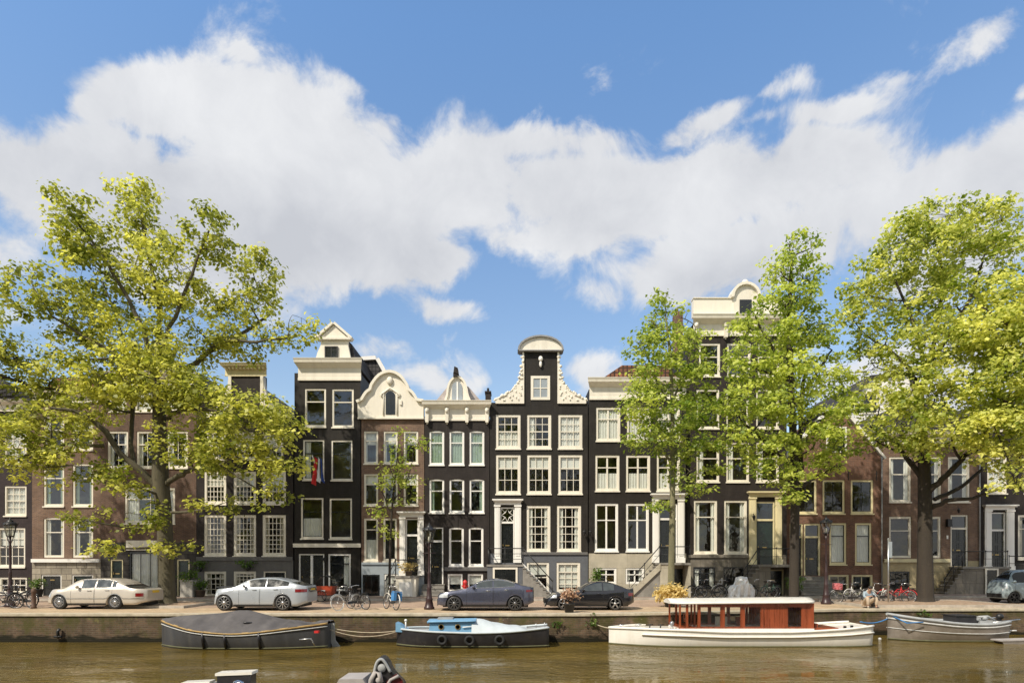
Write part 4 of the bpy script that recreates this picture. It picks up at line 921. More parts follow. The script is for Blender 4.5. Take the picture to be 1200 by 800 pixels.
L.new(sm.outputs[2], mx.inputs[6]); L.new(cc.outputs[2], mx.inputs[7]); L.new(mx.outputs[2], bg.inputs[0])
scene.view_settings.view_transform = 'Standard'; scene.view_settings.look = 'None'; scene.view_settings.exposure = 0.17; scene.view_settings.gamma = 1.0
scene.cycles.max_bounces = 6; scene.cycles.diffuse_bounces = 3; scene.cycles.glossy_bounces = 3; scene.cycles.transparent_max_bounces = 12; scene.cycles.transmission_bounces = 4

# ------------------------------------------------------------------ trees
def leafmat(name, base, tip, trans=0.45):
    m, nt, b = newmat(name); L = nt.links
    at = N(nt, 'ShaderNodeAttribute', attribute_name='tint')
    mx = N(nt, 'ShaderNodeMix', data_type='RGBA'); mx.inputs[6].default_value = (*base, 1); mx.inputs[7].default_value = (*tip, 1); L.new(at.outputs['Fac'], mx.inputs[0])
    L.new(mx.outputs[2], b.inputs['Base Color']); b.inputs['Roughness'].default_value = .5; b.inputs['Specular IOR Level'].default_value = .35
    tr = N(nt, 'ShaderNodeBsdfTranslucent'); hs = N(nt, 'ShaderNodeHueSaturation', inp={'Saturation': 1.1, 'Value': 1.5}); L.new(mx.outputs[2], hs.inputs['Color']); L.new(hs.outputs[0], tr.inputs[0])
    ms = N(nt, 'ShaderNodeMixShader'); ms.inputs[0].default_value = trans; L.new(b.outputs[0], ms.inputs[1]); L.new(tr.outputs[0], ms.inputs[2])
    L.new(ms.outputs[0], nt.nodes['Material Output'].inputs[0])
    return m
M['leaf_olive'] = leafmat('olive_leaves', (0.17, 0.20, 0.03), (0.72, 0.70, 0.17))
M['leaf_green'] = leafmat('green_leaves', (0.15, 0.225, 0.03), (0.64, 0.68, 0.16))
M['leaf_lime'] = leafmat('lime_leaves', (0.20, 0.26, 0.035), (0.82, 0.80, 0.24))
def barkmat(name, c1, c2):
    m = pm(name, c1, .9, .35, 3, bump=.9, bscale=22, dirt=.6, dirtcol=c2, streak=True); return m
M['bark'] = barkmat('dark_bark', (0.042, 0.033, 0.024), (0.025, 0.022, 0.014))
M['bark_pale'] = barkmat('mossy_pale_bark', (0.19, 0.175, 0.10), (0.10, 0.10, 0.05)); M['bark_olive'] = barkmat('olive_bark', (0.095, 0.082, 0.05), (0.045, 0.042, 0.025))

def leaf_cloud(name, centers, nper, spread, size, mat, parent, seed=1, tilt=0.55, flat=0.6):
    """centers: (k,4) x,y,z,tint; leaf quads scattered round each"""
    rg = np.random.default_rng(seed); C = np.repeat(centers, nper, axis=0); n = len(C)
    off = rg.normal(0, 1, (n, 3)) * spread; off[:, 2] *= flat
    P = C[:, :3] + off
    nrm = rg.normal(0, tilt, (n, 3)); nrm[:, 2] += 1.0
    nrm += off / spread * 0.35
    nrm /= np.linalg.norm(nrm, axis=1)[:, None]
    d = rg.normal(0, 1, (n, 3)); d[:, 2] -= .25; d -= nrm * (d * nrm).sum(1)[:, None]; d /= np.linalg.norm(d, axis=1)[:, None]
    s_ = np.cross(nrm, d); L_ = size * rg.uniform(.45, 1.5, n)[:, None]; W = L_ * rg.uniform(.34, .5, n)[:, None]
    V = np.empty((n, 4, 3)); V[:, 0] = P - d*L_*.5; V[:, 1] = P + s_*W - d*L_*.08 + nrm*L_*.07; V[:, 2] = P + d*L_*.5 - nrm*L_*.08; V[:, 3] = P - s_*W - d*L_*.08 + nrm*L_*.07
    org = np.array(parent['_org']); V = (V.reshape(-1, 3) - org).astype(np.float32)
    me = bpy.data.meshes.new(name); me.vertices.add(4*n); me.vertices.foreach_set('co', V.ravel())
    me.loops.add(4*n); me.loops.foreach_set('vertex_index', np.arange(4*n, dtype=np.int32)); me.polygons.add(n)
    me.polygons.foreach_set('loop_start', np.arange(0, 4*n, 4, dtype=np.int32)); me.update(calc_edges=True)
    t = np.clip(C[:, 3] + rg.normal(0, .22, n), 0, 1).astype(np.float32)
    at = me.attributes.new('tint', 'FLOAT', 'POINT'); at.data.foreach_set('value', np.repeat(t, 4))
    me.materials.append(mat)
    o = bpy.data.objects.new(name, me); COL.objects.link(o); o.parent = parent; return o

def bez(a, b, c, n):
    return [tuple((1-t)**2*np.array(a)+2*(1-t)*t*np.array(b)+t*t*np.array(c)) for t in [i/n for i in range(n+1)]]
def tree(label, Y, trunk, limbs, lobes, leafm='leaf_green', bark='bark', size=0.17, nper=34, spread=0.36, dens=1.0, seed=1, group=None, flare=1.5, name='canal_tree', basez=0.0, flat=0.6, tintb=0.0, squeeze=1.0):
    """trunk: [(px,py,r_px)], limbs: [[(px,py,dy_m,r_px)...]], lobes: [(px,py,rx,ry,dy,rdy,weight)]"""
    rg = random.Random(seed); k = Y / F_PX
    bx = X(trunk[0][0], Y)
    root = thing(name, label, 'tree', (bx, Y, basez), group)
    mb = MB()
    tp = []; tr = []
    for i, (a, b, r) in enumerate(trunk): tp.append((X(a, Y), Y, basez-0.05 if i == 0 else Z(b, Y))); tr.append(r*k)
    # flare at base
    p0 = Vector(tp[0]); p1 = Vector(tp[1])
    path = [tp[0], tuple(p0.lerp(p1, .05)), tuple(p0.lerp(p1, .15))] + tp[1:]; rr = [tr[0]*flare, tr[0]*1.15, tr[0]] + tr[1:]
    mb.tube(path, rr, 10)
    nodes = [(Vector(p), r) for p, r in zip(tp[1:], tr[1:])]
    for a, b in zip(tp, tp[1:]):
        for t in (.25, .5, .75):
            q = Vector(a).lerp(Vector(b), t)
            if q.z > tp[1][2]: nodes.append((q, tr[-1]))
    for lb in limbs:
        pts = [(X(a, Y+dy), Y+dy, Z(b, Y+dy)) for a, b, dy, r in lb]; rs = [q[3]*k*.85 for q in lb]
        sp_ = []; sr = []
        P = [Vector(p) for p in pts]
        for i in range(len(P)-1):
            p0, p1, p2, p3 = P[max(i-1, 0)], P[i], P[i+1], P[min(i+2, len(P)-1)]
            for j in range(4):
                t = j/4; q = 0.5*((2*p1)+(-p0+p2)*t+(2*p0-5*p1+4*p2-p3)*t*t+(-p0+3*p1-3*p2+p3)*t*t*t)
                sp_.append(q + Vector((rg.uniform(-.05, .05), rg.uniform(-.05, .05), rg.uniform(-.05, .05)))*(1 if i+j else 0)); sr.append(lerp(rs[i], rs[i+1], t))
        sp_.append(P[-1]); sr.append(rs[-1])
        mb.tube(sp_, sr, 7); nodes += list(zip(sp_[2:], sr[2:]))
    tk = mb.build('trunk', M[bark], root, recalc=False)
    centers = []; bm_ = MB(); base_nodes = list(nodes)
    for (px, py, rx, ry, dy, rd, wt) in lobes:
        rx, ry = rx*squeeze, ry*squeeze
        cy = Y + dy; c = Vector((X(px, cy), cy, Z(py, cy))); ax, az_ = rx*cy/F_PX, ry*cy/F_PX
        lobe_t = rg.uniform(-.18, .18)
        # branch from skeleton to the lobe
        near = min(base_nodes, key=lambda q: (q[0]-c).length + max(0, q[0].z - c.z + .3*az_)*1.5)
        mid = near[0].lerp(c, .5) + Vector((rg.uniform(-.3, .3), rg.uniform(-.3, .3), -.15*(c-near[0]).length*.5))
        pl = bez(near[0], mid, c, 7); r0 = min(near[1]*.7, .09)
        bm_.tube(pl, [lerp(r0, .025, i/7) for i in range(8)], 5)
        loc = [(Vector(p), lerp(r0, .025, i/7)) for i, p in enumerate(pl)][2:]
        vol = ax*az_*rd*4.19
        n = max(5, int(vol**.78 * 1.15 * wt * dens * 3.4))
        subs = []
        for i in range(max(5, n//10)):
            while True:
                u = Vector((rg.uniform(-1, 1), rg.uniform(-1, 1), rg.uniform(-1, 1)))
                if u.length <= 1: break
            u = u * (u.length**-.35 if u.length > .1 else 1)
            q = c + Vector((u.x*ax*.8, u.y*rd*.8, u.z*az_*.8)); s0 = min(loc + subs[:20], key=lambda t: (t[0]-q).length)
            m_ = s0[0].lerp(q, .5) + Vector((rg.uniform(-.15, .15), rg.uniform(-.15, .15), rg.uniform(0, .25)))
            pl2 = bez(s0[0], m_, q, 4); r1 = min(s0[1]*.7, .032); bm_.tube(pl2, [lerp(r1, .009, k_/4) for k_ in range(5)], 4); subs.append((q, .014)); subs.append((Vector(pl2[2]), .018))
        for i in range(n):
            while True:
                u = Vector((rg.uniform(-1, 1), rg.uniform(-1, 1), rg.uniform(-1, 1)))
                if u.length <= 1: break
            u = u * (max(u.length, .1)**-.45)
            wob = 1 + .22*math.sin(u.x*5+px)*math.cos(u.z*6+py)
            q = c + Vector((u.x*ax*wob, u.y*rd, u.z*az_*wob))
            if q.z < 2.4: q.z = 2.4 + rg.random()
            s0 = min(subs, key=lambda t: (t[0]-q).length)
            if (s0[0]-q).length > .3: bm_.tube([s0[0], s0[0].lerp(q, .6)+Vector((0, 0, .06)), q], [.012, .008, .004], 3)
            centers.append((q.x, q.y, q.z, .42 + lobe_t + tintb + rg.gauss(0, .22)))
    bm_.build('branches', M[bark], root, recalc=False)
    leaf_cloud('crown', np.array(centers), nper, spread, size, M[leafm], root, seed, flat=flat)
    return root

TG = 'trees along the canal quay'
t1 = tree('big spreading tree with a thick trunk beside the champagne sedan', 30.5,
  [(196, 707, 9.5), (194, 640, 8.5), (192, 600, 8.5), (188, 560, 9), (187, 500, 7.5), (186, 465, 6.5), (181, 440, 5)],
  [[(192, 575, 0, 5), (165, 552, -.3, 4.5), (140, 530, -.6, 4), (118, 500, -1, 3.5), (95, 485, -1.3, 3), (60, 478, -1.6, 2)],
   [(122, 522, -.6, 2.5), (80, 520, -1, 2.2), (40, 530, -1.6, 1.8), (10, 545, -2, 1)],
   [(158, 548, -.2, 3.2), (154, 520, .3, 3), (155, 470, .8, 2.8), (150, 430, 1.2, 2.2), (140, 380, 1.5, 1.6), (120, 330, 1.5, 1)],
   [(192, 568, 0, 4), (210, 558, -.6, 3.5), (226, 550, -1.2, 3), (250, 548, -1.6, 2), (285, 530, -2, 1.3)],
   [(187, 478, 0, 4.5), (201, 458, .3, 4), (222, 430, .6, 3.5), (250, 410, .9, 3.2), (285, 390, 1.2, 2.5), (320, 365, 1.4, 1.5)],
   [(225, 428, .6, 3), (260, 400, 0, 2.4), (300, 400, -.5, 1.8), (345, 395, -.8, 1)],
   [(181, 442, 0, 4), (172, 400, -.5, 3.2), (150, 350, -.8, 2.6), (120, 300, -1, 2), (90, 260, -1, 1.2)],
   [(181, 442, 0, 4), (186, 400, .4, 3.4), (184, 340, .5, 2.8), (168, 270, .4, 2), (160, 220, .3, 1)],
   [(184, 420, 0, 3), (205, 370, -.5, 2.6), (225, 320, -.8, 2), (245, 270, -.8, 1.2)],
   [(196, 490, 0, 3), (205, 482, -.6, 2.6), (230, 480, -1.4, 2.2), (270, 485, -2, 1.4)],
   [(180, 455, 0, 3), (150, 425, -1, 2.5), (110, 400, -1.5, 2), (60, 370, -1.8, 1.2)]],
  [(82, 248, 24, 26, -1, 1.2, 1), (98, 282, 30, 28, -1, 1.4, 1), (160, 232, 26, 26, .3, 1.2, 1.1), (172, 268, 26, 26, .3, 1.4, 1), (240, 272, 30, 24, -.8, 1.4, 1), (262, 292, 18, 16, -.5, 1, .8), (120, 320, 48, 34, 0, 2.2, .8), (200, 325, 46, 36, 0, 2.2, .9), (296, 318, 28, 28, 1, 1.3, .9), (290, 355, 34, 26, .8, 1.4, .8), (38, 335, 34, 28, -1.8, 1.4, .8), (338, 380, 32, 22, -.8, 1.1, .6), (80, 370, 45, 28, -1, 1.8, .7), (150, 385, 55, 40, .8, 2.4, .8), (230, 385, 50, 36, .5, 2.2, .75), (290, 400, 42, 22, 1, 1.6, .55),
   (140, 440, 44, 34, -1.2, 1.8, 1.0), (180, 415, 40, 26, -1.2, 1.4, .9), (90, 420, 34, 22, -1.2, 1.4, .8), (190, 450, 48, 36, -1.6, 1.6, .95), (240, 470, 45, 32, -1.2, 1.8, 1), (290, 490, 48, 36, -1.8, 1.8, 1), (325, 525, 30, 42, -2, 1.3, .9), (265, 530, 45, 32, -1.8, 1.6, .9), (210, 520, 38, 28, -1.6, 1.4, .55), (110, 470, 40, 30, .8, 1.8, .8), (60, 500, 50, 30, -1.6, 1.8, .9), (20, 530, 45, 30, -2, 1.6, .9), (85, 545, 45, 22, -1.6, 1.4, .6), (150, 565, 36, 18, -1.6, 1.2, .7), (170, 605, 42, 14, -1.8, 1, .6), (105, 610, 22, 22, -2, .8, .55), (120, 640, 14, 8, -2, .5, .4), (260, 590, 36, 14, -1.6, 1, .6), (315, 580, 30, 16, -1.8, 1, .5), (200, 640, 25, 8, -1.2, .7, .35)],
  'leaf_olive', 'bark_olive', size=.185, nper=46, spread=.27, dens=1.12, seed=3, group=TG, basez=.05)
t0 = tree('partly seen tree whose low branches enter at the left edge of the picture', 29.5,
  [(-110, 712, 9), (-108, 620, 8), (-105, 560, 7.5), (-100, 480, 6)],
  [[(-105, 540, 0, 4.5), (-60, 470, .3, 3.5), (-10, 440, .5, 2.8), (35, 452, .5, 2), (75, 458, .3, 1)], [(-100, 500, 0, 4), (-60, 420, 0, 3), (-10, 415, 0, 2), (30, 430, 0, 1.4)], [(-100, 480, 0, 5), (-110, 400, 0, 4), (-120, 320, 0, 2)]],
  [(20, 415, 36, 22, 0, 1.3, .8), (62, 445, 30, 20, .3, 1.2, .8), (-25, 400, 50, 40, 0, 2, .9), (15, 465, 50, 26, .5, 1.5, .9), (-90, 330, 70, 60, 0, 3, .8), (-110, 430, 60, 50, 0, 2.5, .8), (-50, 500, 50, 30, 0, 2, .8)],
  'leaf_olive', 'bark', size=.18, nper=44, spread=.27, seed=9, group=TG)
t2 = tree('slim young street tree with a thin stem in front of the bell-gabled house', 34.8,
  [(456, 702, 1.6), (457, 650, 1.5), (459, 600, 1.3), (463, 560, 1.0), (467, 520, .6)],
  [[(458, 600, 0, .9), (448, 575, 0, .7), (445, 550, .1, .4)], [(460, 590, 0, .9), (475, 565, -.2, .6), (484, 540, -.2, .4)], [(458, 625, 0, .8), (447, 612, 0, .5), (440, 605, 0, .3)]],
  [(468, 522, 14, 20, 0, .7, 1.3), (460, 555, 22, 20, 0, .9, 1.4), (482, 560, 14, 18, 0, .7, 1), (470, 582, 22, 14, 0, .8, .8), (445, 595, 12, 12, 0, .5, .7), (456, 620, 10, 8, 0, .4, .5), (490, 520, 7, 9, 0, .3, .6)],
  'leaf_green', 'bark', size=.16, nper=24, spread=.25, seed=12, group=TG, tintb=.1, basez=.12)
t3 = tree('slender tree with a straight pale mottled stem rising from a straw-coloured planted bed', 30.0,
  [(786, 706, 4.2), (787, 650, 3.6), (788, 600, 3.4), (788, 550, 3.0), (788, 480, 2.4), (786, 420, 1.8), (780, 370, 1)],
  [[(788, 545, 0, 2), (770, 520, -.4, 1.6), (750, 495, -.7, 1)], [(788, 535, 0, 2), (805, 510, .4, 1.6), (826, 490, .6, 1)], [(788, 480, 0, 1.7), (768, 440, -.3, 1.3), (752, 400, -.4, .8)], [(787, 470, 0, 1.7), (804, 430, .3, 1.2), (815, 385, .4, .7)], [(788, 570, 0, 1.3), (806, 560, -.5, 1), (822, 552, -.7, .6)]],
  [(778, 352, 10, 20, 0, .8, 1.2), (798, 372, 11, 18, .2, .8, 1), (765, 378, 16, 18, -.3, 1, 1.1), (788, 402, 24, 20, 0, 1.3, 1), (752, 408, 18, 20, -.5, 1.1, 1), (815, 400, 14, 22, .4, 1, .9), (825, 430, 14, 20, .4, 1, .9), (770, 440, 32, 24, 0, 1.6, 1.2), (810, 450, 26, 20, .3, 1.4, 1), (750, 470, 26, 24, -.5, 1.5, 1.15), (790, 490, 34, 24, -.4, 1.6, 1.15), (828, 485, 16, 24, .4, 1.2, 1), (765, 515, 32, 20, -.6, 1.5, 1.1), (812, 525, 28, 18, 0, 1.4, 1), (838, 545, 12, 12, 0, .8, .5), (800, 555, 24, 12, -.4, 1, .7), (820, 572, 22, 8, -.6, .8, .6), (775, 590, 12, 10, -.4, .6, .5)],
  'leaf_green', 'bark_pale', size=.16, nper=44, spread=.25, dens=1.6, squeeze=.88, seed=21, group=TG, flat=.45, flare=1.2)
t4 = tree('tall narrow bright green tree with a dark trunk behind the salon boat', 31.0,
  [(930, 706, 5.6), (931, 640, 5.2), (932, 580, 4.8), (930, 520, 4.2), (926, 440, 4), (925, 360, 2.8), (928, 300, 1.4)],
  [[(931, 575, 0, 3), (955, 560, .4, 2.4), (985, 545, .8, 1.4)], [(930, 550, 0, 3), (900, 520, -.5, 2.4), (870, 495, -.8, 1.4)], [(928, 480, 0, 2.8), (955, 440, .4, 2), (975, 410, .6, 1.2)], [(926, 440, 0, 2.5), (900, 400, -.4, 1.8), (885, 370, -.6, 1)], [(925, 400, 0, 2.2), (948, 350, .3, 1.4), (955, 320, .4, .8)], [(940, 560, 0, 3.5), (938, 480, .8, 3), (945, 430, 1, 2)]],
  [(926, 285, 10, 18, 0, .8, 1.1), (948, 292, 9, 16, .2, .7, .9), (915, 315, 20, 18, 0, 1.1, 1.1), (940, 325, 20, 20, .2, 1.1, 1), (905, 350, 18, 18, -.4, 1.1, .9), (935, 358, 30, 22, 0, 1.5, 1.1), (880, 385, 20, 24, -.6, 1.2, 1.1), (920, 395, 32, 24, 0, 1.8, 1.15), (960, 390, 24, 26, .5, 1.5, 1), (875, 425, 26, 24, -.6, 1.5, 1.15), (920, 440, 40, 26, -.3, 2, 1.15), (970, 435, 28, 26, .6, 1.6, 1), (865, 470, 30, 24, -.8, 1.6, 1.15), (905, 480, 34, 24, -.8, 1.6, 1.1), (955, 480, 38, 26, .2, 1.8, 1.1), (990, 480, 18, 24, .8, 1.2, .9), (860, 512, 28, 20, -.8, 1.4, 1), (905, 525, 36, 20, -.8, 1.5, 1.05), (955, 520, 36, 24, -.2, 1.7, 1.1), (990, 520, 20, 20, .6, 1.2, .9), (885, 550, 24, 12, -.8, 1.1, .8), (930, 560, 26, 16, -.9, 1.1, .9), (925, 582, 16, 8, -1, .7, .6), (975, 548, 26, 12, 0, 1.2, .7)],
  'leaf_green', 'bark', size=.165, nper=44, spread=.26, dens=1.5, squeeze=.88, seed=33, group=TG, tintb=.12, flat=.45)
t5 = tree('thick dark-trunked tree with a broad pale crown at the right', 31.5,
  [(1084, 706, 9), (1084, 640, 7.6), (1084, 590, 7.2), (1083, 540, 6.5), (1080, 500, 5), (1078, 460, 4)],
  [[(1083, 580, 0, 5), (1100, 565, -.4, 4), (1120, 545, -.8, 3.4), (1145, 520, -1, 2.6), (1170, 480, -1.2, 1.6)], [(1086, 598, 0, 3.6), (1110, 587, -.6, 3), (1140, 583, -1, 2.2), (1175, 572, -1.4, 1.4)], [(1095, 585, 0, 3), (1125, 570, .3, 2.6), (1150, 550, .6, 2)], [(1081, 560, 0, 4), (1062, 535, .3, 3.2), (1045, 515, .5, 2.4), (1020, 500, .6, 1.4)],
   [(1078, 470, 0, 3.4), (1070, 440, .3, 3), (1050, 415, .6, 2.4), (1025, 400, .8, 1.5)], [(1078, 460, 0, 3.4), (1090, 420, 0, 3), (1100, 370, .2, 2.4), (1105, 320, .3, 1.6), (1095, 280, .3, 1)], [(1085, 440, 0, 3), (1070, 380, .3, 2.2), (1050, 330, .4, 1.4)], [(1085, 430, 0, 3), (1115, 390, -.4, 2.4), (1140, 340, -.6, 1.6), (1155, 290, -.6, 1)]],
  [(1110, 258, 45, 22, 0, 2, 1), (1160, 268, 36, 24, -.4, 1.8, 1), (1065, 280, 32, 24, .3, 1.6, .9), (1040, 310, 34, 26, .5, 1.7, .85), (1095, 300, 46, 26, 0, 2.2, .8), (1150, 310, 44, 30, -.4, 2.2, .8), (1015, 345, 30, 24, .6, 1.4, .7), (1060, 350, 45, 26, .4, 2, .75), (1120, 355, 50, 30, -.2, 2.2, .75), (1000, 375, 22, 22, .6, 1.2, .5), (1040, 395, 40, 24, .4, 1.8, .75), (1095, 400, 50, 28, -1, 2, .8), (1150, 400, 46, 34, -1.2, 2, .9), (1025, 430, 30, 24, .4, 1.4, .6), (1070, 440, 40, 26, -1, 1.8, .7), (1030, 475, 30, 22, -.4, 1.4, .75), (1095, 465, 46, 26, -1.8, 1.7, 1), (1060, 500, 36, 24, -1.6, 1.5, .9), (1115, 505, 46, 26, -2, 1.6, 1.1), (1025, 515, 26, 16, -1, 1.1, .6), (1165, 460, 44, 34, -1.6, 1.8, 1), (1080, 530, 30, 12, -2, 1, .6), (1160, 520, 40, 26, -1.8, 1.4, .8)],
  'leaf_lime', 'bark', size=.185, nper=46, spread=.28, dens=1.08, seed=41, group=TG)
t6 = tree('nearest tree at the right edge, its yellow-green branches hanging into view', 29.0,
  [(1262, 716, 9), (1262, 640, 8), (1260, 560, 7), (1255, 480, 6), (1250, 420, 4)],
  [[(1260, 560, 0, 4), (1230, 510, -.3, 3), (1195, 480, -.5, 2), (1160, 460, -.6, 1.2)], [(1255, 480, 0, 4), (1220, 420, -.2, 3), (1180, 380, -.4, 2), (1150, 360, -.4, 1)], [(1252, 440, 0, 4), (1240, 380, 0, 2.6), (1220, 330, 0, 1.4)], [(1262, 600, 0, 3), (1225, 580, -.5, 2), (1190, 570, -.8, 1)]],
  [(1190, 345, 36, 24, 0, 1.6, .9), (1160, 385, 40, 24, -.4, 1.6, 1), (1200, 400, 46, 34, 0, 2, 1), (1175, 440, 44, 26, -.6, 1.8, 1), (1200, 480, 46, 30, -.5, 1.8, 1), (1165, 500, 34, 20, -.8, 1.4, .9), (1195, 535, 36, 20, -.8, 1.3, .9), (1180, 565, 26, 12, -.8, .9, .7), (1240, 350, 50, 45, 0, 2.4, .7), (1260, 440, 50, 50, 0, 2.4, .7), (1245, 530, 40, 40, 0, 2, .6)],
  'leaf_lime', 'bark', size=.185, nper=46, spread=.28, dens=1.3, seed=52, group=TG, tintb=.1)
# raised tree pits with kerb edging
def pit(px0, px1, Y0, Y1, label):
    x0, x1 = X(px0, (Y0+Y1)/2), X(px1, (Y0+Y1)/2)
    r = thing('tree_pit', label, 'tree pit', ((x0+x1)/2, (Y0+Y1)/2, 0), 'raised tree pits')
    mb = MB(); rr = MB(); n = 14
    for a, b, c, d in ((x0, x1, Y0, Y0+.12), (x0, x1, Y1-.12, Y1), (x0, x0+.12, Y0+.12, Y1-.12), (x1-.12, x1, Y0+.12, Y1-.12)): mb.box(a, b, c, d, 0, .13)
    mb.build('edging', M['kerb'], r)
    P = [[(lerp(x0+.12, x1-.12, i/n), lerp(Y0+.12, Y1-.12, j/6), .10 + .05*random.random()*(0 < i < n)*(0 < j < 6)) for i in range(n+1)] for j in range(7)]
    rr.grid(P); rr.build('soil', M['treepit'], r, recalc=False)
pit(152, 240, 28.3, 32.2, 'raised kerbed pit round the big left tree')
pit(985, 1160, 28.75, 33.2, 'long raised kerbed pit under the thick right tree')

# ------------------------------------------------------------------ cars
def paint(name, col, metal=.25, rough=.38, coat=.4): return pm(name, col, rough, .03, 1, metal=metal, coat=coat)
M['champagne'] = paint('champagne_paint', (0.50, 0.455, 0.385), .15, .3, .7); M['silvergrey'] = paint('silver_grey_paint', (0.36, 0.385, 0.41), .15, .3, .7); M['graphite'] = paint('graphite_blue_paint', (0.085, 0.09, 0.13), .5, .25, 1.0)
M['blackpaint'] = paint('black_paint', (0.016, 0.016, 0.020), .3, .2, 1.0); M['palebluecar'] = paint('pale_blue_grey_paint', (0.26, 0.32, 0.34), .1, .4)
M['rubber'] = pm('tyre_rubber', (0.018, 0.018, 0.018), .8, .2, 8); M['chrome'] = pm('chrome', (0.7, 0.7, 0.7), .18, .03, 3, metal=1); M['alloy'] = pm('alloy', (0.50, 0.50, 0.50), .3, .05, 3, metal=.85)
M['darkalloy'] = pm('dark_alloy', (0.20, 0.20, 0.205), .35, .05, 3, metal=.8); M['undertrim'] = pm('black_plastic', (0.012, 0.012, 0.012), .6, .1, 4); M['redlamp'] = pm('red_lamp', (0.20, 0.010, 0.012), .2, .05, 3, coat=.6)
M['clearlamp'] = pm('clear_lamp', (0.55, 0.57, 0.58), .15, .1, 12, metal=.3, coat=.8); M['plate'] = pm('yellow_plate', (0.62, 0.42, 0.04), .5, .05, 3)
def wheel(parent, cx, cz, r, y, side, spokes, rimm, steer=0.0, rimr=.68):
    t = MB(); w = .21; n = 28
    prof = [(r*.66, 0), (r*.9, -.01*0), (r*.985, .02), (r, .05), (r, w-.05), (r*.985, w-.02), (r*.66, w)]
    t.lathe(prof, (cx, y if side < 0 else y-w, cz), n, 0, 'y', cap=False)
    ty = t.build('tyre', M['rubber'], None, org=(0, 0, 0))
    # wheel object = tyre mesh root with rim as child
    ty.name = 'wheel'; ty.parent = parent; 
    o = y-.004 if side < 0 else y+.004; s = 1 if side < 0 else -1
    m = MB(); m.lathe([(r*rimr, 0), (r*(rimr+.03), -.004), (r*(rimr+.02), .012*1), (r*(rimr-.06), .02*1), (r*(rimr-.07), .1)] if s > 0 else [(r*rimr, 0), (r*(rimr+.03), .004), (r*(rimr+.02), -.012), (r*(rimr-.06), -.02), (r*(rimr-.07), -.1)], (cx, o, cz), n, 0, 'y', cap=False)
    m.lathe([(0.001, -s*.004), (r*.17, 0), (r*.2, s*.03)], (cx, o, cz), 12, 0, 'y')
    for k in range(spokes):
        a = 2*PI*k/spokes + .3; ca, sa = math.cos(a), math.sin(a); w0, w1 = r*.055*(8/spokes), r*.045*(8/spokes)
        P = []
        for (rad, ww, yy) in ((r*.14, w0, 0.0), (r*(rimr-.02), w1*1.6, .006)):
            P += [(cx+ca*rad-sa*ww, o+s*yy, cz+sa*rad+ca*ww), (cx+ca*rad+sa*ww, o+s*yy, cz+sa*rad-ca*ww), (cx+ca*rad+sa*ww, o+s*(yy+.03), cz+sa*rad-ca*ww), (cx+ca*rad-sa*ww, o+s*(yy+.03), cz+sa*rad+ca*ww)]
        m.add(P, [(0,1,5,4), (1,2,6,5), (2,3,7,6), (3,0,4,7)])
    m.lathe([(0.001, s*.085), (r*(rimr-.04), s*.085)], (cx, o, cz), n, 1, 'y')
    rm = m.build('rim', [rimm, M['undertrim']], None); rm.parent = ty
    return ty
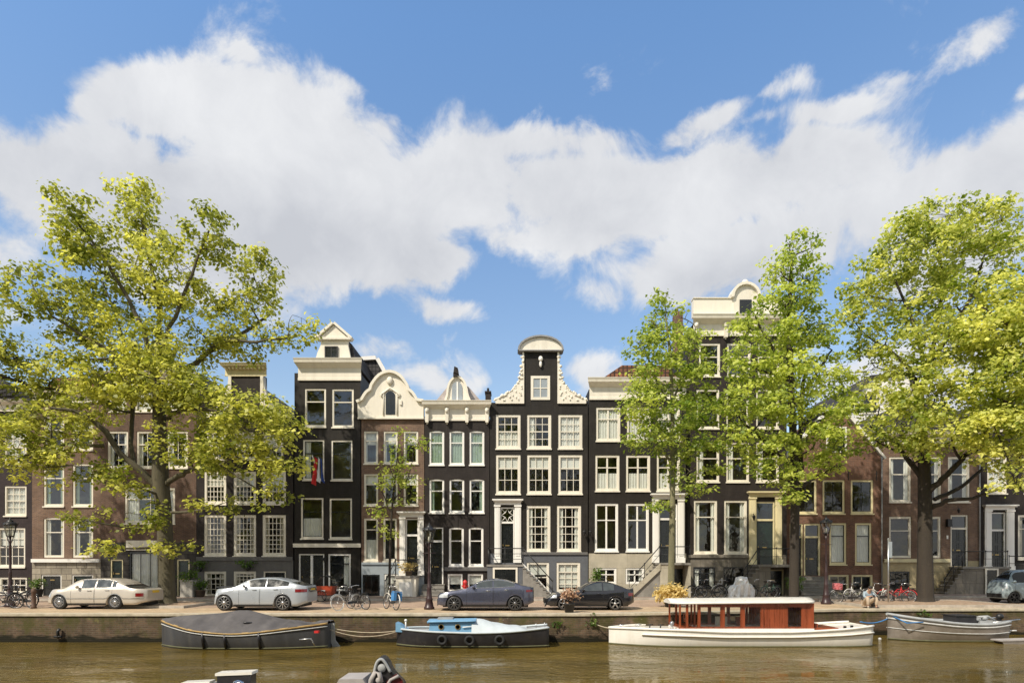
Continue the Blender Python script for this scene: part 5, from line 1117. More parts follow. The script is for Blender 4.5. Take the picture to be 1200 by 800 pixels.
def car(label, group, ox, oy, cs, fx, rx, gy, top, beltc, wheels, win, col, spec, yaw=0.0, W=1.82, name='parked_car'):
    """coordinates given in a crop of scale cs px; front at fx, rear at rx, ground gy"""
    Yn = CAMZ*F_PX/(oy+gy/cs-HOR); Y = Yn+W/2
    x0 = X(ox+fx/cs, Yn); x1 = X(ox+rx/cs, Yn); Lr = x1-x0; xc = (x0+x1)/2; s = F_PX/Yn*cs
    cx = lambda a: X(ox+a/cs, Yn)-xc
    cz = lambda b: Z(oy+b/cs, Yn)
    root = thing(name, label, 'car', (xc, Y, .012), group, rz=R(yaw), world=False)
    T = [(min(max(X(ox+a/cs, Y)-xc, -Lr/2), Lr/2), Z(oy+b/cs, Y-.25)) for a, b in top]
    T = [p for i, p in enumerate(T) if i == 0 or p[0] > T[i-1][0]+1e-4]
    B = [(cx(a), cz(b)) for a, b in beltc]; r = wheels[2]/s
    wx = [cx(wheels[0]), cx(wheels[1])]; sill = spec.get('sill', .2)
    xa, xb = -Lr/2, Lr/2
    def hw(x): u = abs(2*x/Lr); return W/2*(1-(.30 if x > 0 else .22)*(max(0, u-.74)/.26)**2.2)
    def topz(x): return sinterp(T, x)
    def belt(x): return min(sinterp(B, x), topz(x)-.03)
    def zb(x):
        z = sill + (.17 if x > 0 else .08)*max(0, abs(2*x/Lr)-.80)/.20
        for w_ in wx:
            R_ = r*1.13; d = abs(x-w_)
            if d < R_: z = max(z, r + math.sqrt(R_*R_-d*d))
        return min(z, belt(x)-.06)
    def ys(x, z): 
        b = belt(x); zz = min(z, b); y = hw(x)*(1-.22*(zz-.5)**2 - .02*max(0, .35-zz)/.15)
        h = topz(x)-b
        y -= .035 * max(0, min(1, (zz-(b-.12))/.12))**2
        if z > b: y -= .52*(z-b)
        return y
    xs = sorted(set([lerp(xa, xb, i/90) for i in range(91)] + [w_+sg*r*1.13*f for w_ in wx for sg in (-1, 1) for f in (.999, .97, .9, .75, .5, .25)]))
    rows = []; M_ = 8
    for x in xs:
        z0 = zb(x); b = belt(x); t = topz(x); h = max(t-b, .01); row = []
        half = [(0.0, z0)]
        for i in range(M_): z = lerp(z0, b, i/(M_-1)); half.append((ys(x, z), z))
        yb = ys(x, b); yt = max(yb-.52*h*.86, .2)
        half += [(lerp(yb, yt, .5), b+h*.43), (yt, b+h*.86), (yt-.05-.06*h, b+h*.955), (yt*.55, t-.006*h), (0, t)]
        row = [(x, -p[0], p[1]) for p in half] + [(x, p[0], p[1]) for p in half[-2:0:-1]]
        rows.append(row)
    mb = MB(); mb.grid(rows, smooth=True, closed=True)
    n = len(rows[0]); mb.add(rows[0], [list(range(n))]); mb.add(rows[-1], [list(range(n))[::-1]])
    body = mb.build('body', [col], root)
    u = MB(); u.box(xa+.25, xb-.25, -W/2+.27, W/2-.27, .16, max(sill+.12, .42)); u.build('underbody', M['undertrim'], root)
    def patch(nm, pts_x, lo, hi, mat, parent=root, off=.012, sides=(-1,), nz=8):
        m = MB()
        for sd_ in sides:
            P = [[(x, sd_*(ys(x, lerp(lo(x), hi(x), j/nz))+off), lerp(lo(x), hi(x), j/nz)) for j in range(nz+1)] for x in pts_x]
            m.grid(P)
        return m.build(nm, mat, parent, recalc=False)
    rng = lambda a, b, k=30: [lerp(a, b, i/k) for i in range(k+1)]
    # side windows
    for i, (a, b_, ins) in enumerate(win):
        a, b_ = cx(a), cx(b_)
        lo = lambda x: belt(x)+.012
        def hi(x, ins=ins): return max(belt(x)+.02, min(belt(x)+(topz(x)-belt(x))*.84, 9))
        for sd_ in (-1, 1):
            patch('side_window', rng(a, b_), lo, hi, M['carglass_dark'] if spec.get('dark') else M['carglass_side'], sides=(sd_,))
    if spec.get('chrome'):
        a, b_ = cx(win[0][0])-.05, cx(win[-1][1])+.05
        for sd_ in (-1, 1):
            m = MB(); m.tube([(x, sd_*(ys(x, belt(x)+.005)+.006), belt(x)+.005) for x in rng(a, b_)], .012, 5)
            if spec['chrome'] > 1: m.tube([(x, sd_*(ys(x, belt(x)+(topz(x)-belt(x))*.86)+.008), belt(x)+(topz(x)-belt(x))*.86) for x in rng(a, b_, 24)], .016, 5)
            m.build('window_trim', M['chrome'], root)
    # windscreen and rear window
    for nm, (a, b_) in (('windscreen', spec['ws']), ('rear_window', spec['rw'])):
        a, b_ = cx(a), cx(b_); P = []
        for x in rng(a, b_, 10):
            b = belt(x); h = max(topz(x)-b, .01); yt = max(ys(x, b)-.52*h*.86, .2)-.05-.06*h
            P.append([(x, v*yt*.97, lerp(b+h*.955, topz(x)-.006*h, 1-abs(v)**2.2) + .008) for v in (-1, -.8, -.5, 0, .5, .8, 1)])
        m = MB(); m.grid(P); m.build(nm, M['carglass_dark'], root, recalc=False)
    # doors: seams as thin dark gaps round each leaf
    for a, b_ in spec['doors']:
        a, b_ = cx(a), cx(b_)
        for sd_ in (-1, 1):
            m = MB(); lo = sill+.06
            zz = [lerp(lo, belt(a), i/6) for i in range(7)]
            loop = [(a+.015*k_, z) for k_, z in enumerate(zz)] if False else [(a, z) for z in zz] + [(lerp(a, b_, k_/8), belt(lerp(a, b_, k_/8))-.002) for k_ in range(1, 8)] + [(b_, z) for z in [lerp(belt(b_), lo, i/6) for i in range(7)]] + [(lerp(b_, a, k_/8), lo) for k_ in range(1, 9)]
            loop = [(x, max(z, zb(x)+.01)) for x, z in loop]
            m.tube([(x, sd_*(ys(x, z)+.0), z) for x, z in loop], .006, 4, 0)
            d = m.build('door', M['undertrim'], root)
            hx, hz = b_-.2, belt(b_)-.13; h_ = MB(); h_.tube([(hx-.11, sd_*(ys(hx, hz)+.02), hz), (hx+.08, sd_*(ys(hx, hz)+.022), hz+.004)], .014, 5); h_.build('handle', M['chrome'] if spec.get('chrome') else col, d)
    for side in (-1, 1):
        for i, w_ in enumerate(wx): wheel(root, w_, r, r, side*(W/2-.035), side, spec.get('spokes', 10), spec.get('rim', M['alloy']), rimr=spec.get('rimr', .70))
        # lights
        hl = spec['hl']; patch('headlight', rng(cx(hl[0]), cx(hl[1]), 6), lambda x: cz(hl[3])+.02*(x-xa), lambda x: min(cz(hl[2])+.02, belt(x)-.005), M['clearlamp'], sides=(side,), nz=3)
        tl = spec['tl']; patch('taillight', rng(cx(tl[0]), cx(tl[1]), 6), lambda x: cz(tl[3]), lambda x: min(cz(tl[2]), belt(x)-.005), M['redlamp'], sides=(side,), nz=3)
        mx_, mz = cx(spec['mir']), belt(cx(spec['mir']))+.07
        m = MB(); m.ball((mx_, side*(ys(mx_, mz)+.14), mz), .07, .10, .07, 10); m.tube([(mx_, side*(ys(mx_, mz)-.03), mz-.05), (mx_, side*(ys(mx_, mz)+.1), mz-.02)], .02, 5); m.build('wing_mirror', [col], root)
        patch('sill_trim', rng(wx[0]+r*1.2, wx[1]-r*1.2, 8), lambda x: sill+.004, lambda x: sill+.07, M['undertrim'], sides=(side,), nz=1)
        m = MB()
        for w_ in wx: m.tube([(w_+r*1.13*math.cos(t), side*(ys(w_+r*1.13*math.cos(t), r+r*1.13*math.sin(t))-.003), max(sill, r+r*1.13*math.sin(t))) for t in [PI*k_/14 for k_ in range(15)]], .012, 4)
        m.build('arch_lip', [col], root)
    # bumpers and grille at the front, plate at the back
    m = MB(); m.box(xa-.015, xa+.05, -.5, .5, .3, .5); m.build('grille', M['undertrim'], root)
    m = MB(); m.box(xb+.005, xb+.02, -.26, .26, spec.get('pz', .75), spec.get('pz', .75)+.11); m.build('licence_plate', M['plate'], root)
    if spec.get('molding'):
        for side in (-1, 1): patch('bright_strip', rng(xa+.15, xb-.1, 30), lambda x: max(.47, zb(x)+.0), lambda x: max(.495, zb(x)+.02), M['chrome'], sides=(side,), nz=1)
    if spec.get('seats', 1):
        m = MB()
        for a in (spec.get('seatx', (-.15, .75))):
            for yy in (-.38, .38): m.box(a, a+.14, yy-.22, yy+.22, .45, belt(a)+.12); m.ball((a+.08, yy, belt(a)+.2), .06, .12, .09)
    return root
M['carglass_dark'] = pm('dark_car_glass', (0.010, 0.013, 0.013), .05, .1, 2, spec=.35)
M['carglass_side'] = pm('side_car_glass', (0.05, 0.06, 0.062), .05, .4, 2.5, coat=.3, spec=.6)
CG = 'cars parked along the quay'
car('long champagne sedan with chrome trim, parked furthest left', CG, 30, 650, 6.667, 145, 925, 425,
    [(145, 345), (152, 312), (200, 287), (300, 268), (395, 258), (425, 240), (480, 200), (520, 187), (640, 181), (740, 186), (800, 202), (875, 245), (905, 256), (1000, 266), (1030, 276), (1038, 306)],
    [(145, 350), (160, 318), (300, 276), (400, 263), (880, 257), (1020, 275), (1038, 305)], (256, 692, 56), [(428, 528, 0), (540, 655, 0), (665, 695, 0)], M['champagne'],
    dict(ws=(405, 500), rw=(755, 880), doors=[(350, 532), (535, 672)], hl=(150, 190, 300, 330), tl=(855, 905, 300, 326), mir=405, chrome=2, molding=1, spokes=14, pz=.72, rimr=.66))
car('silver-grey fastback with a red tail lamp, parked before the grey-based black house', CG, 230, 650, 6.667, 120, 858, 437,
    [(118, 365), (124, 325), (140, 298), (200, 270), (300, 256), (355, 248), (400, 222), (470, 188), (560, 176), (650, 178), (740, 195), (820, 222), (880, 238), (905, 242), (922, 290)],
    [(118, 372), (135, 310), (200, 280), (360, 256), (600, 250), (760, 244), (905, 262), (922, 300)], (213, 672, 62), [(385, 532, 0), (542, 715, 0)], M['silvergrey'],
    dict(ws=(362, 470), rw=(735, 868), doors=[(330, 490), (495, 655)], hl=(124, 165, 300, 325), tl=(770, 852, 268, 292), mir=372, dark=1, spokes=10, rim=M['alloy'], pz=.85, rimr=.76))
car('dark graphite electric liftback with a bright roof line, parked beside a lamp post', CG, 500, 660, 8.571, 97, 1078, 478,
    [(95, 400), (100, 345), (130, 308), (200, 288), (300, 268), (400, 250), (440, 232), (520, 188), (600, 163), (700, 153), (800, 165), (880, 192), (960, 220), (1030, 232), (1078, 237), (1095, 290)],
    [(95, 405), (120, 325), (200, 298), (430, 255), (700, 244), (880, 236), (1040, 250), (1095, 300)], (275, 888, 76), [(500, 660, 0), (672, 878, 0)], M['graphite'],
    dict(ws=(425, 560), rw=(860, 1010), doors=[(400, 665), (670, 850)], hl=(110, 210, 300, 345), tl=(1000, 1065, 266, 288), mir=470, chrome=2, spokes=10, rim=M['darkalloy'], pz=.8, rimr=.8))
car('low black sports coupe with silver five-spoke wheels', CG, 620, 660, 6.0, 112, 745, 330,
    [(110, 290), (116, 255), (140, 232), (180, 212), (250, 202), (320, 196), (350, 180), (420, 140), (480, 126), (540, 128), (620, 155), (680, 178), (720, 172), (738, 175), (745, 205)],
    [(110, 295), (130, 245), (180, 222), (340, 200), (600, 192), (700, 186), (740, 195), (745, 210)], (248, 607, 46), [(375, 515, 0), (525, 600, 0)], M['blackpaint'],
    dict(ws=(340, 450), rw=(600, 680), doors=[(350, 525)], hl=(150, 195, 215, 245), tl=(700, 738, 208, 230), mir=382, spokes=5, rim=M['alloy'], pz=.55, rimr=.78, sill=.17), W=1.78)
car('tiny pale blue-grey city car cut off by the right edge', CG, 1080, 560, 5.0, 488, 762, 735,
    [(405, 665), (412, 640), (425, 620), (445, 608), (465, 600), (500, 552), (530, 540), (620, 537), (670, 542), (690, 570), (700, 620), (706, 660)],
    [(488, 672), (500, 634), (530, 618), (600, 612), (740, 618), (762, 640)], (548, 712, 35), [(552, 632, 0), (642, 722, 0)], M['palebluecar'],
    dict(ws=(532, 575), rw=(725, 752), doors=[(550, 640)], hl=(490, 508, 632, 648), tl=(745, 758, 630, 650), mir=545, spokes=6, rim=M['undertrim'], dark=1, sill=.2, pz=.6), W=1.4)

# ------------------------------------------------------------------ bicycles
def paintb(nm, c): return pm(nm, c, .35, .1, 5, coat=.4)
M['bikeblack'] = paintb('bike_black', (.02, .02, .022)); M['bikewhite'] = paintb('bike_white', (.7, .68, .62)); M['bikered'] = paintb('bike_red', (.55, .03, .03)); M['bikegrey'] = paintb('bike_grey', (.3, .3, .3)); M['bikegreen'] = paintb('bike_green', (.05, .12, .08)); M['bikeorange'] = paintb('bike_orange', (.38, .055, .02))
M['leather'] = pm('saddle_leather', (.03, .02, .015), .6, .2, 8); M['crate_pink'] = pm('pink_crate', (.55, .16, .17), .6, .1, 5); M['bagblue'] = pm('blue_bag', (.05, .2, .45), .7, .15, 8)
def bike(label, px, Y, yaw, col, tyre='rubber', extra=None, lean=4, sc=1.0, group='bicycles parked along the quay and houses', face=1, z=.012):
    root = thing('bicycle', label, 'bicycle', (X(px, Y), Y, z), group, rz=R(yaw), world=False); root.rotation_euler = (R(lean), 0, R(yaw)); root.scale = (sc*face, sc, sc)
    r = .34; fx, rx = -.53, .53
    for wx_ in (fx, rx):
        m = MB(); m.tube([(wx_+r*math.cos(2*PI*k/22), 0, r+r*math.sin(2*PI*k/22)) for k in range(23)], .020, 5)
        w = m.build('wheel', M[tyre], root)
        m = MB(); 
        for k in range(12):
            a = PI*k/12*2; m.tube([(wx_, 0, r), (wx_+(r-.02)*math.cos(a), 0, r+(r-.02)*math.sin(a))], .0035, 3)
        m.tube([(wx_+(r-.03)*math.cos(2*PI*k/18), 0, r+(r-.03)*math.sin(2*PI*k/18)) for k in range(19)], .010, 4); m.tube([(wx_, -.05, r), (wx_, .05, r)], .025, 6)
        m.build('rim', M['alloy'], w)
    bb = (.08, 0, .30); st = (.20, 0, .80); hd = (-.36, 0, .86); hb = (-.40, 0, .66); fk = (fx, 0, r); ra = (rx, 0, r)
    m = MB()
    m.tube([bb, st], .017); m.tube([hd, hb], .02); m.tube([hb, (-.2, 0, .45), bb], .018); m.tube([(.16, 0, .62), (-.15, 0, .58), (-.39, 0, .74)], .016)
    m.tube([hb, (-.45, 0, .5), fk], .014); m.tube([bb, ra], .012); m.tube([(.185, 0, .74), ra], .012); m.build('frame', M[col], root)
    m = MB(); m.tube([(-.36, 0, .86), (-.33, 0, 1.02)], .014); m.tube([(-.12, -.28, 1.04), (-.3, -.22, 1.05), (-.36, 0, 1.03), (-.3, .22, 1.05), (-.12, .28, 1.04)], .013); m.build('handlebar', M['chrome'], root)
    m = MB(); m.ball((.24, 0, .93), .14, .09, .04, 8); m.tube([st, (.22, 0, .92)], .013); m.build('saddle', M['leather'], root)
    m = MB(); m.tube([(rx+(r+.04)*math.cos(a), 0, r+(r+.04)*math.sin(a)) for a in [PI*(-.05+k*.11) for k in range(9)]], .022, 4); m.build('mudguard', M[col], root); m = MB(); m.tube([(fx+(r+.04)*math.cos(a), 0, r+(r+.04)*math.sin(a)) for a in [PI*(.3+k*.1) for k in range(7)]], .022, 4); m.build('mudguard', M[col], root)
    m = MB(); m.box(.33, .72, -.06, .06, .745, .76); m.tube([(.7, .05, .75), ra], .007, 4); m.tube([(.7, -.05, .75), ra], .007, 4); m.build('luggage_rack', M['iron'], root)
    m = MB(); m.prism([(.0, .25), (.5, .30), (.52, .38), (.08, .39), (-.02, .34)], -.045, -.03); m.build('chain_guard', M['bikeblack'], root)
    m = MB(); m.tube([(.08, -.06, .30), (.16, -.08, .16)], .01, 4); m.box(.11, .21, -.16, -.07, .145, .17); m.build('pedal', M['iron'], root); m = MB(); m.tube([(.08, .06, .30), (0, .08, .44)], .01, 4); m.box(-.05, .05, .07, .16, .43, .455); m.build('pedal', M['iron'], root)
    if extra == 'crate':
        m = MB(); 
        for zz in (.78, .86, .94, 1.02): rect = [(-.66, -.2), (-.66, .2), (-.34, .2), (-.34, -.2), (-.66, -.2)]; m.tube([(a, b, zz) for a, b in rect], .022, 4)
        for a, b in ((-.66, -.2), (-.66, .2), (-.34, .2), (-.34, -.2), (-.5, -.2), (-.5, .2)): m.tube([(a, b, .76), (a, b, 1.04)], .014, 4)
        m.box(-.66, -.34, -.2, .2, .75, .77); m.build('crate', M['crate_pink'], root)
    if extra == 'bag':
        m = MB(); m.box(.36, .66, -.2, -.07, .42, .78); m.box(.36, .66, .07, .2, .42, .78); m.box(.38, .64, -.19, .19, .79, .84); m.build('pannier', M['bagblue'], root)
    if extra == 'basket':
        m = MB(); 
        for zz in (.8, .88, .96, 1.03): m.tube([(-.56+.17*math.cos(a), .16*math.sin(a), zz) for a in [2*PI*k/10 for k in range(11)]], .012, 4)
        for k in range(10): a = 2*PI*k/10; m.tube([(-.56+.15*math.cos(a), .14*math.sin(a), .78), (-.56+.17*math.cos(a), .16*math.sin(a), 1.03)], .008, 3)
        m.build('basket', M['iron'], root)
    if extra == 'seat':
        m = MB(); m.box(.34, .62, -.14, .14, .78, .84); m.box(.58, .63, -.14, .14, .84, 1.15); m.build('child_seat', M['bikegrey'], root)
    return root
bike('black bicycle leaning with others at the left edge, front wheel toward the lamp post', 4, 28.2, 8, 'bikeblack', lean=8)
bike('black bicycle with a wire basket beside the brown post, rightmost at the left edge', 26, 28.5, -12, 'bikeblack', extra='basket', lean=-6)
bike('grey bicycle standing behind the left lamp post, its saddle highest', 16, 29.4, 20, 'bikegrey', lean=5)
bike('white-wheeled bicycle leaning at the left of the pair by the cargo bike', 408, 27.2, 52, 'bikegrey', tyre='bikewhite', lean=-10)
bike('dark plum bicycle crossing behind the white-wheeled one', 420, 27.9, -38, 'bikeblack', lean=8, extra='basket')
bike('white bicycle with a blue pannier beside the young tree', 458, 27.6, -55, 'bikewhite', extra='bag', lean=-5)
bike('black bicycle leftmost in the row before the stone base, slim tyres', 819, 34.9, 18, 'bikeblack', lean=6, z=.13)
bike('black bicycle with a child seat, second in the row before the stone base', 833, 34.5, -14, 'bikeblack', extra='seat', lean=-6, z=.13)
bike('white-framed bicycle left of the silver covered scooter', 847, 34.8, 25, 'bikewhite', lean=5, z=.13)
bike('black bicycle just right of the silver covered scooter', 892, 34.7, -20, 'bikeblack', lean=-6, z=.13)
bike('dark green bicycle rightmost in the row, handlebar by the cellar door', 902, 34.3, 30, 'bikegreen', lean=8, z=.13)
bike('grey bicycle carrying a pink crate beside the right lamp post', 993, 31.5, -10, 'bikegrey', extra='crate', lean=5)
bike('pale silver bicycle standing just left of the seated person', 1006, 32.6, 12, 'bikewhite', lean=-5)
bike('white bicycle standing right of the seated person, large pale wheels', 1030, 32.2, 8, 'bikewhite', tyre='bikegrey', lean=5)
bike('bright red bicycle beside the sign post', 1051, 32.0, -35, 'bikered', lean=-8)
bike('black and red bicycle next to the thick tree trunk', 1060, 32.6, 22, 'bikered', lean=6)

# cargo bike with rain hood
root = thing('cargo_bike', 'cargo tricycle with an orange-red box and a dark rain hood', 'cargo bike', (X(393, 33.4), 33.4, .012), rz=R(-6), world=False)
for wx_, wy, r in ((-.65, -.42, .3), (-.65, .42, .3), (.95, 0, .34)):
    m = MB(); m.tube([(wx_+r*math.cos(2*PI*k/20), wy, r+r*math.sin(2*PI*k/20)) for k in range(21)], .024, 5); w_ = m.build('wheel', M['rubber'], root)
    m = MB(); 
    for k in range(10): a = 2*PI*k/10; m.tube([(wx_, wy, r), (wx_+(r-.02)*math.cos(a), wy, r+(r-.02)*math.sin(a))], .004, 3)
    m.build('rim', M['alloy'], w_)
m = MB(); m.prism([(-1.0, .85), (-.92, .36), (-.12, .36), (-.02, .85)], -.33, .33); m.build('box', M['bikeorange'], root)
m = MB(); P = [[(x, y, z) for x, z, y in ((a, b, v*.33*(1-.25*q)) for v in (-1, -.5, 0, .5, 1))] for a, b, q in ((-1.02, .86, 0), (-.95, 1.1, .3), (-.75, 1.36, .8), (-.45, 1.42, 1), (-.12, 1.25, .8), (.02, .86, 0))]
m.grid(P); m.build('rain_hood', M['carglass_dark'], root, recalc=False)
m = MB(); m.tube([(-.1, 0, .4), (.35, 0, .35), (.95, 0, .34)], .025); m.tube([(.35, 0, .35), (.5, 0, .85)], .02); m.tube([(.5, 0, .78), (.95, 0, .34)], .014); m.tube([(0, 0, .4), (.05, 0, .95)], .02); m.build('frame', M['bikeblack'], root)
m = MB(); m.tube([(.2, -.3, 1.08), (.03, -.28, 1.1), (.03, .28, 1.1), (.2, .3, 1.08)], .016); m.build('handlebar', M['bikeblack'], root); m = MB(); m.ball((.53, 0, .9), .14, .1, .04); m.build('saddle', M['leather'], root)
m = MB()
m.add([(-.85, -.335, .53), (-.3, -.335, .53), (-.3, -.335, .66), (-.85, -.335, .66)], [(0,1,2,3)]); m.build('side_badge', M['white'], root, recalc=False).scale = (.45, 1.01, .6)
for o_ in root.children:
    if o_.name.startswith('side_badge'): o_.location = (-.3, 0, .24)

# scooter under a silver cover
M['silvercover'] = pm('silver_cover', (.78, .78, .77), .38, .12, 6, metal=.3, bump=.7, bscale=9)
root = thing('covered_scooter', 'scooter wrapped in a crumpled silver cover between the bicycles', 'covered scooter', (X(869, 34.5), 34.5, .125), world=False); root.scale = (.82, .9, .86)
rg = random.Random(4); P = []
for i in range(15):
    t = i/14; x = lerp(-.95, .85, t); hgt = sinterp([(-.95, .6), (-.7, .85), (-.48, .95), (-.38, 1.36), (0, 1.42), (.36, 1.36), (.46, 1.0), (.7, .9), (.85, .6)], x)
    row = []
    for j in range(13):
        a = PI*j/12; w_ = (.33 + .07*math.sin(i*1.7+j*2.3))*(1 - .5*abs(2*t-1)**4)
        row.append((x+rg.uniform(-.03, .03), -math.cos(a)*w_*(1.15-.3*math.sin(a)), max(0, hgt*math.sin(a)**.3 + rg.uniform(-.04, .04)) if 0 < j < 12 else 0))
    P.append(row)
m = MB(); m.grid(P, smooth=False); m.add(P[0], [list(range(13))]); m.add(P[-1], [list(range(13))]); m.build('cover', M['silvercover'], root)
m = MB(); m.tube([(x_, -.36, .18) for x_ in (-.7, -.3, .1, .5)], .012); m.build('tie_cord', M['iron'], root)
for wx_ in (-.55, .55):
    m = MB(); m.lathe([(.12, -.06), (.24, -.05), (.24, .05), (.12, .06)], (wx_, 0, .24), 14, 0, 'y'); m.build('wheel', M['rubber'], root)

# ------------------------------------------------------------------ lamp posts
def lamp(label, px, Y, ztop, z0=0.0):
    root = thing('street_lamp', label, 'street lamp', (X(px, Y), Y, z0), 'crown-topped street lamps', world=False)
    H = ztop - z0; s = H/4.4
    m = MB(); m.lathe([(.24, 0), (.24, .1), (.20, .14), (.17, .3), (.15, .42), (.17, .46), (.13, .52), (.10, .95), (.11, 1.0), (.085, 1.05), (.065, 1.6), (.075, 1.65), (.055, 1.7), (.045, 3.2*s), (.07, 3.25*s), (.05, 3.3*s), (.045, 3.52*s)], (0, 0, 0), 14)
    for a in range(4): m.tube([(.0, 0, 3.2*s), (.12*math.cos(a*PI/2), .12*math.sin(a*PI/2), 3.35*s), (.17*math.cos(a*PI/2), .17*math.sin(a*PI/2), 3.56*s)], .014, 4)
    m.tube([(-.3, 0, 3.0*s), (.3, 0, 3.0*s)], .015, 5); m.build('post', M['lampiron'], root)
    zl = 3.56*s
    la = MB(); la.lathe([(.15, 0), (.26, .52)], (0, 0, zl), 6, 0, 'z', False); la.build('lantern_glass', M['lampglass'], root, recalc=False)
    m = MB()
    for k in range(6): a = 2*PI*k/6; m.tube([(.155*math.cos(a), .155*math.sin(a), zl), (.265*math.cos(a), .265*math.sin(a), zl+.52)], .016, 4)
    m.lathe([(.04, -.05), (.16, -.02), (.165, .02), (.14, .03)], (0, 0, zl), 6); m.build('lantern_frame', M['iron'], root)
    m = MB(); m.lathe([(.27, .5), (.30, .53), (.29, .58), (.20, .66), (.12, .70), (.13, .74), (.06, .78), (.03, .80), (.045, .84), (.001, .90)], (0, 0, zl), 12)
    for k in range(8): a = 2*PI*k/8; m.tube([(.29*math.cos(a), .29*math.sin(a), zl+.56), (.31*math.cos(a), .31*math.sin(a), zl+.64), (.26*math.cos(a), .26*math.sin(a), zl+.66)], .014, 4)
    m.build('lantern_cap', M['iron'], root)
    m = MB(); m.lathe([(.05, 0), (.06, .12), (.05, .22), (.02, .26)], (0, 0, zl+.02), 8); m.build('bulb', M['white'], root)
    return root
lamp('crown-topped lamp post at the left edge among the bicycles', 12, 29.2, Z(601, 29.2)-.3)
lamp('crown-topped lamp post in the middle, before the black house with bracketed cornice', 503, 27.7, Z(609, 27.7)-.3)
lamp('crown-topped lamp post at the right beside the bicycle with the pink crate', 968, 31.2, Z(598, 31.2)-.3)

# sign post, bollards, planters
root = thing('sign_post', 'thin pale pole with a small blue-grey sign beside the red bicycles', 'sign post', (X(1041, 31.2), 31.2, 0), world=False)
m = MB(); m.tube([(0, 0, 0), (0, 0, 3.35)], .035, 8); m.ball((0, 0, 3.35), .04); m.build('pole', M['alloy'], root); m = MB(); m.box(-.02, .16, -.06, -.045, 2.4, 3.2); m.build('sign', M['pale_blue_plaster'], root)
def bollard(label, px, Y):
    root = thing('bollard', label, 'bollard', (X(px, Y), Y, .008), 'brown iron bollards', world=False)
    m = MB(); m.lathe([(.12, 0), (.11, .1), (.09, .12), (.085, .72), (.11, .76), (.11, .8), (.08, .9), (.001, .95)], (0, 0, 0), 10); m.build('post', M['rust'], root); return root
M['rust'] = pm('brown_iron', (.10, .055, .035), .7, .25, 6, dirt=.4)
bollard('brown iron bollard right of the bicycles at the left edge', 39.5, 28.2)
M['terracotta'] = pm('pot_clay', (.16, .12, .09), .8, .2, 5); M['concrete'] = pm('pale_concrete_pot', (.42, .40, .36), .85, .15, 3, dirt=.4, dirtcol=(.18, .17, .14)); M['darkpot'] = pm('dark_pot', (.03, .032, .034), .6, .2, 5); M['soil'] = pm('potting_soil', (.04, .03, .02), .95, .3, 8)
M['straw'] = leafmat('straw_leaves', (.50, .38, .12), (.85, .70, .34), .35); M['shrub'] = leafmat('shrub_leaves', (.05, .10, .015), (.16, .26, .04), .35); M['dryflower'] = leafmat('dry_flower', (.30, .16, .10), (.60, .42, .28), .3)
def planter(label, px, Y, w, h, pot, leaf, lw, lh, n, z=0.0, square=False, size=.09, seed=1, name='potted_plant', flat=.9, group='potted plants by the houses'):
    x = X(px, Y); root = thing(name, label, 'potted plant', (x, Y, z), group)
    m = MB()
    if square: m.box(x-w/2, x+w/2, Y-w/2, Y+w/2, z, z+h); rect_frame(m, x-w/2-.02, x+w/2+.02, z+h-.08, z+h-.001, .03, Y-w/2-.02, Y-w/2-.001)
    else: m.lathe([(w*.36, 0), (w*.5, h*.92), (w*.53, h*.92), (w*.53, h), (w*.45, h), (w*.44, h*.9)], (x, Y, z), 14)
    m.build('pot', M[pot], root)
    MB().lathe([(.001, 0), (w*.42, 0)], (x, Y, z+h+.002), 10).build('soil', M['soil'], root)
    rg = random.Random(seed); C_ = [(x+rg.gauss(0, lw*.32), Y+rg.gauss(0, lw*.28), z+h+lh*(rg.random()**.7)*.9, rg.uniform(.1, .9)) for _ in range(n)]
    leaf_cloud('foliage', np.array(C_), 14, .09, size, M[leaf], root, seed, flat=flat, tilt=.9)
    st = MB()
    for c in C_[:max(8, n//3)]: st.tube([(x+rg.uniform(-.05, .05), Y+rg.uniform(-.05, .05), z+h), ((x+c[0])/2, (Y+c[1])/2, z+h+(c[2]-z-h)*.6), c[:3]], [.012, .008, .004], 3)
    st.build('stems', M['bark'], root, recalc=False)
    return root
planter('dark pot of dry pink-brown flowers standing at the quay edge before the black sports coupe', 667, 25.9, .5, .38, 'darkpot', 'dryflower', .5, .62, 26, seed=3, z=.02)
planter('big tuft of straw-yellow grasses at the foot of the slender pale-stemmed tree', 786, 29.2, .7, .4, 'darkpot', 'straw', .9, .48, 110, seed=4, size=.14, flat=1.5)
planter('square pale concrete planter with a green shrub beside the dark doorway', 222, 36.0, .72, 1.0, 'concrete', 'shrub', .7, .55, 34, z=.125, square=True, seed=5)
planter('low brown tub with a small bush right of the concrete planter', 235, 36.0, .55, .4, 'terracotta', 'shrub', .55, .5, 26, z=.125, seed=6)
planter('leafy yellow-green plant in a pot on the cream stoop', 479, 36.3, .45, .28, 'terracotta', 'straw', .75, .5, 30, z=Z(674, 37.2)+.0, seed=7)
planter('green bush in a tub beside the stone steps at the right', 932, 34.8, .5, .45, 'darkpot', 'shrub', .7, .75, 40, z=.125, seed=8)
planter('tall green plant by the cream stone wall behind the sports coupe', 699, 36.4, .5, .45, 'terracotta', 'shrub', .55, 1.3, 44, z=.125, seed=9)
planter('dark bush in a tub at the right of the left-hand bicycles', 44, 36.0, .6, .45, 'darkpot', 'shrub', .6, .6, 26, z=.125, seed=10)
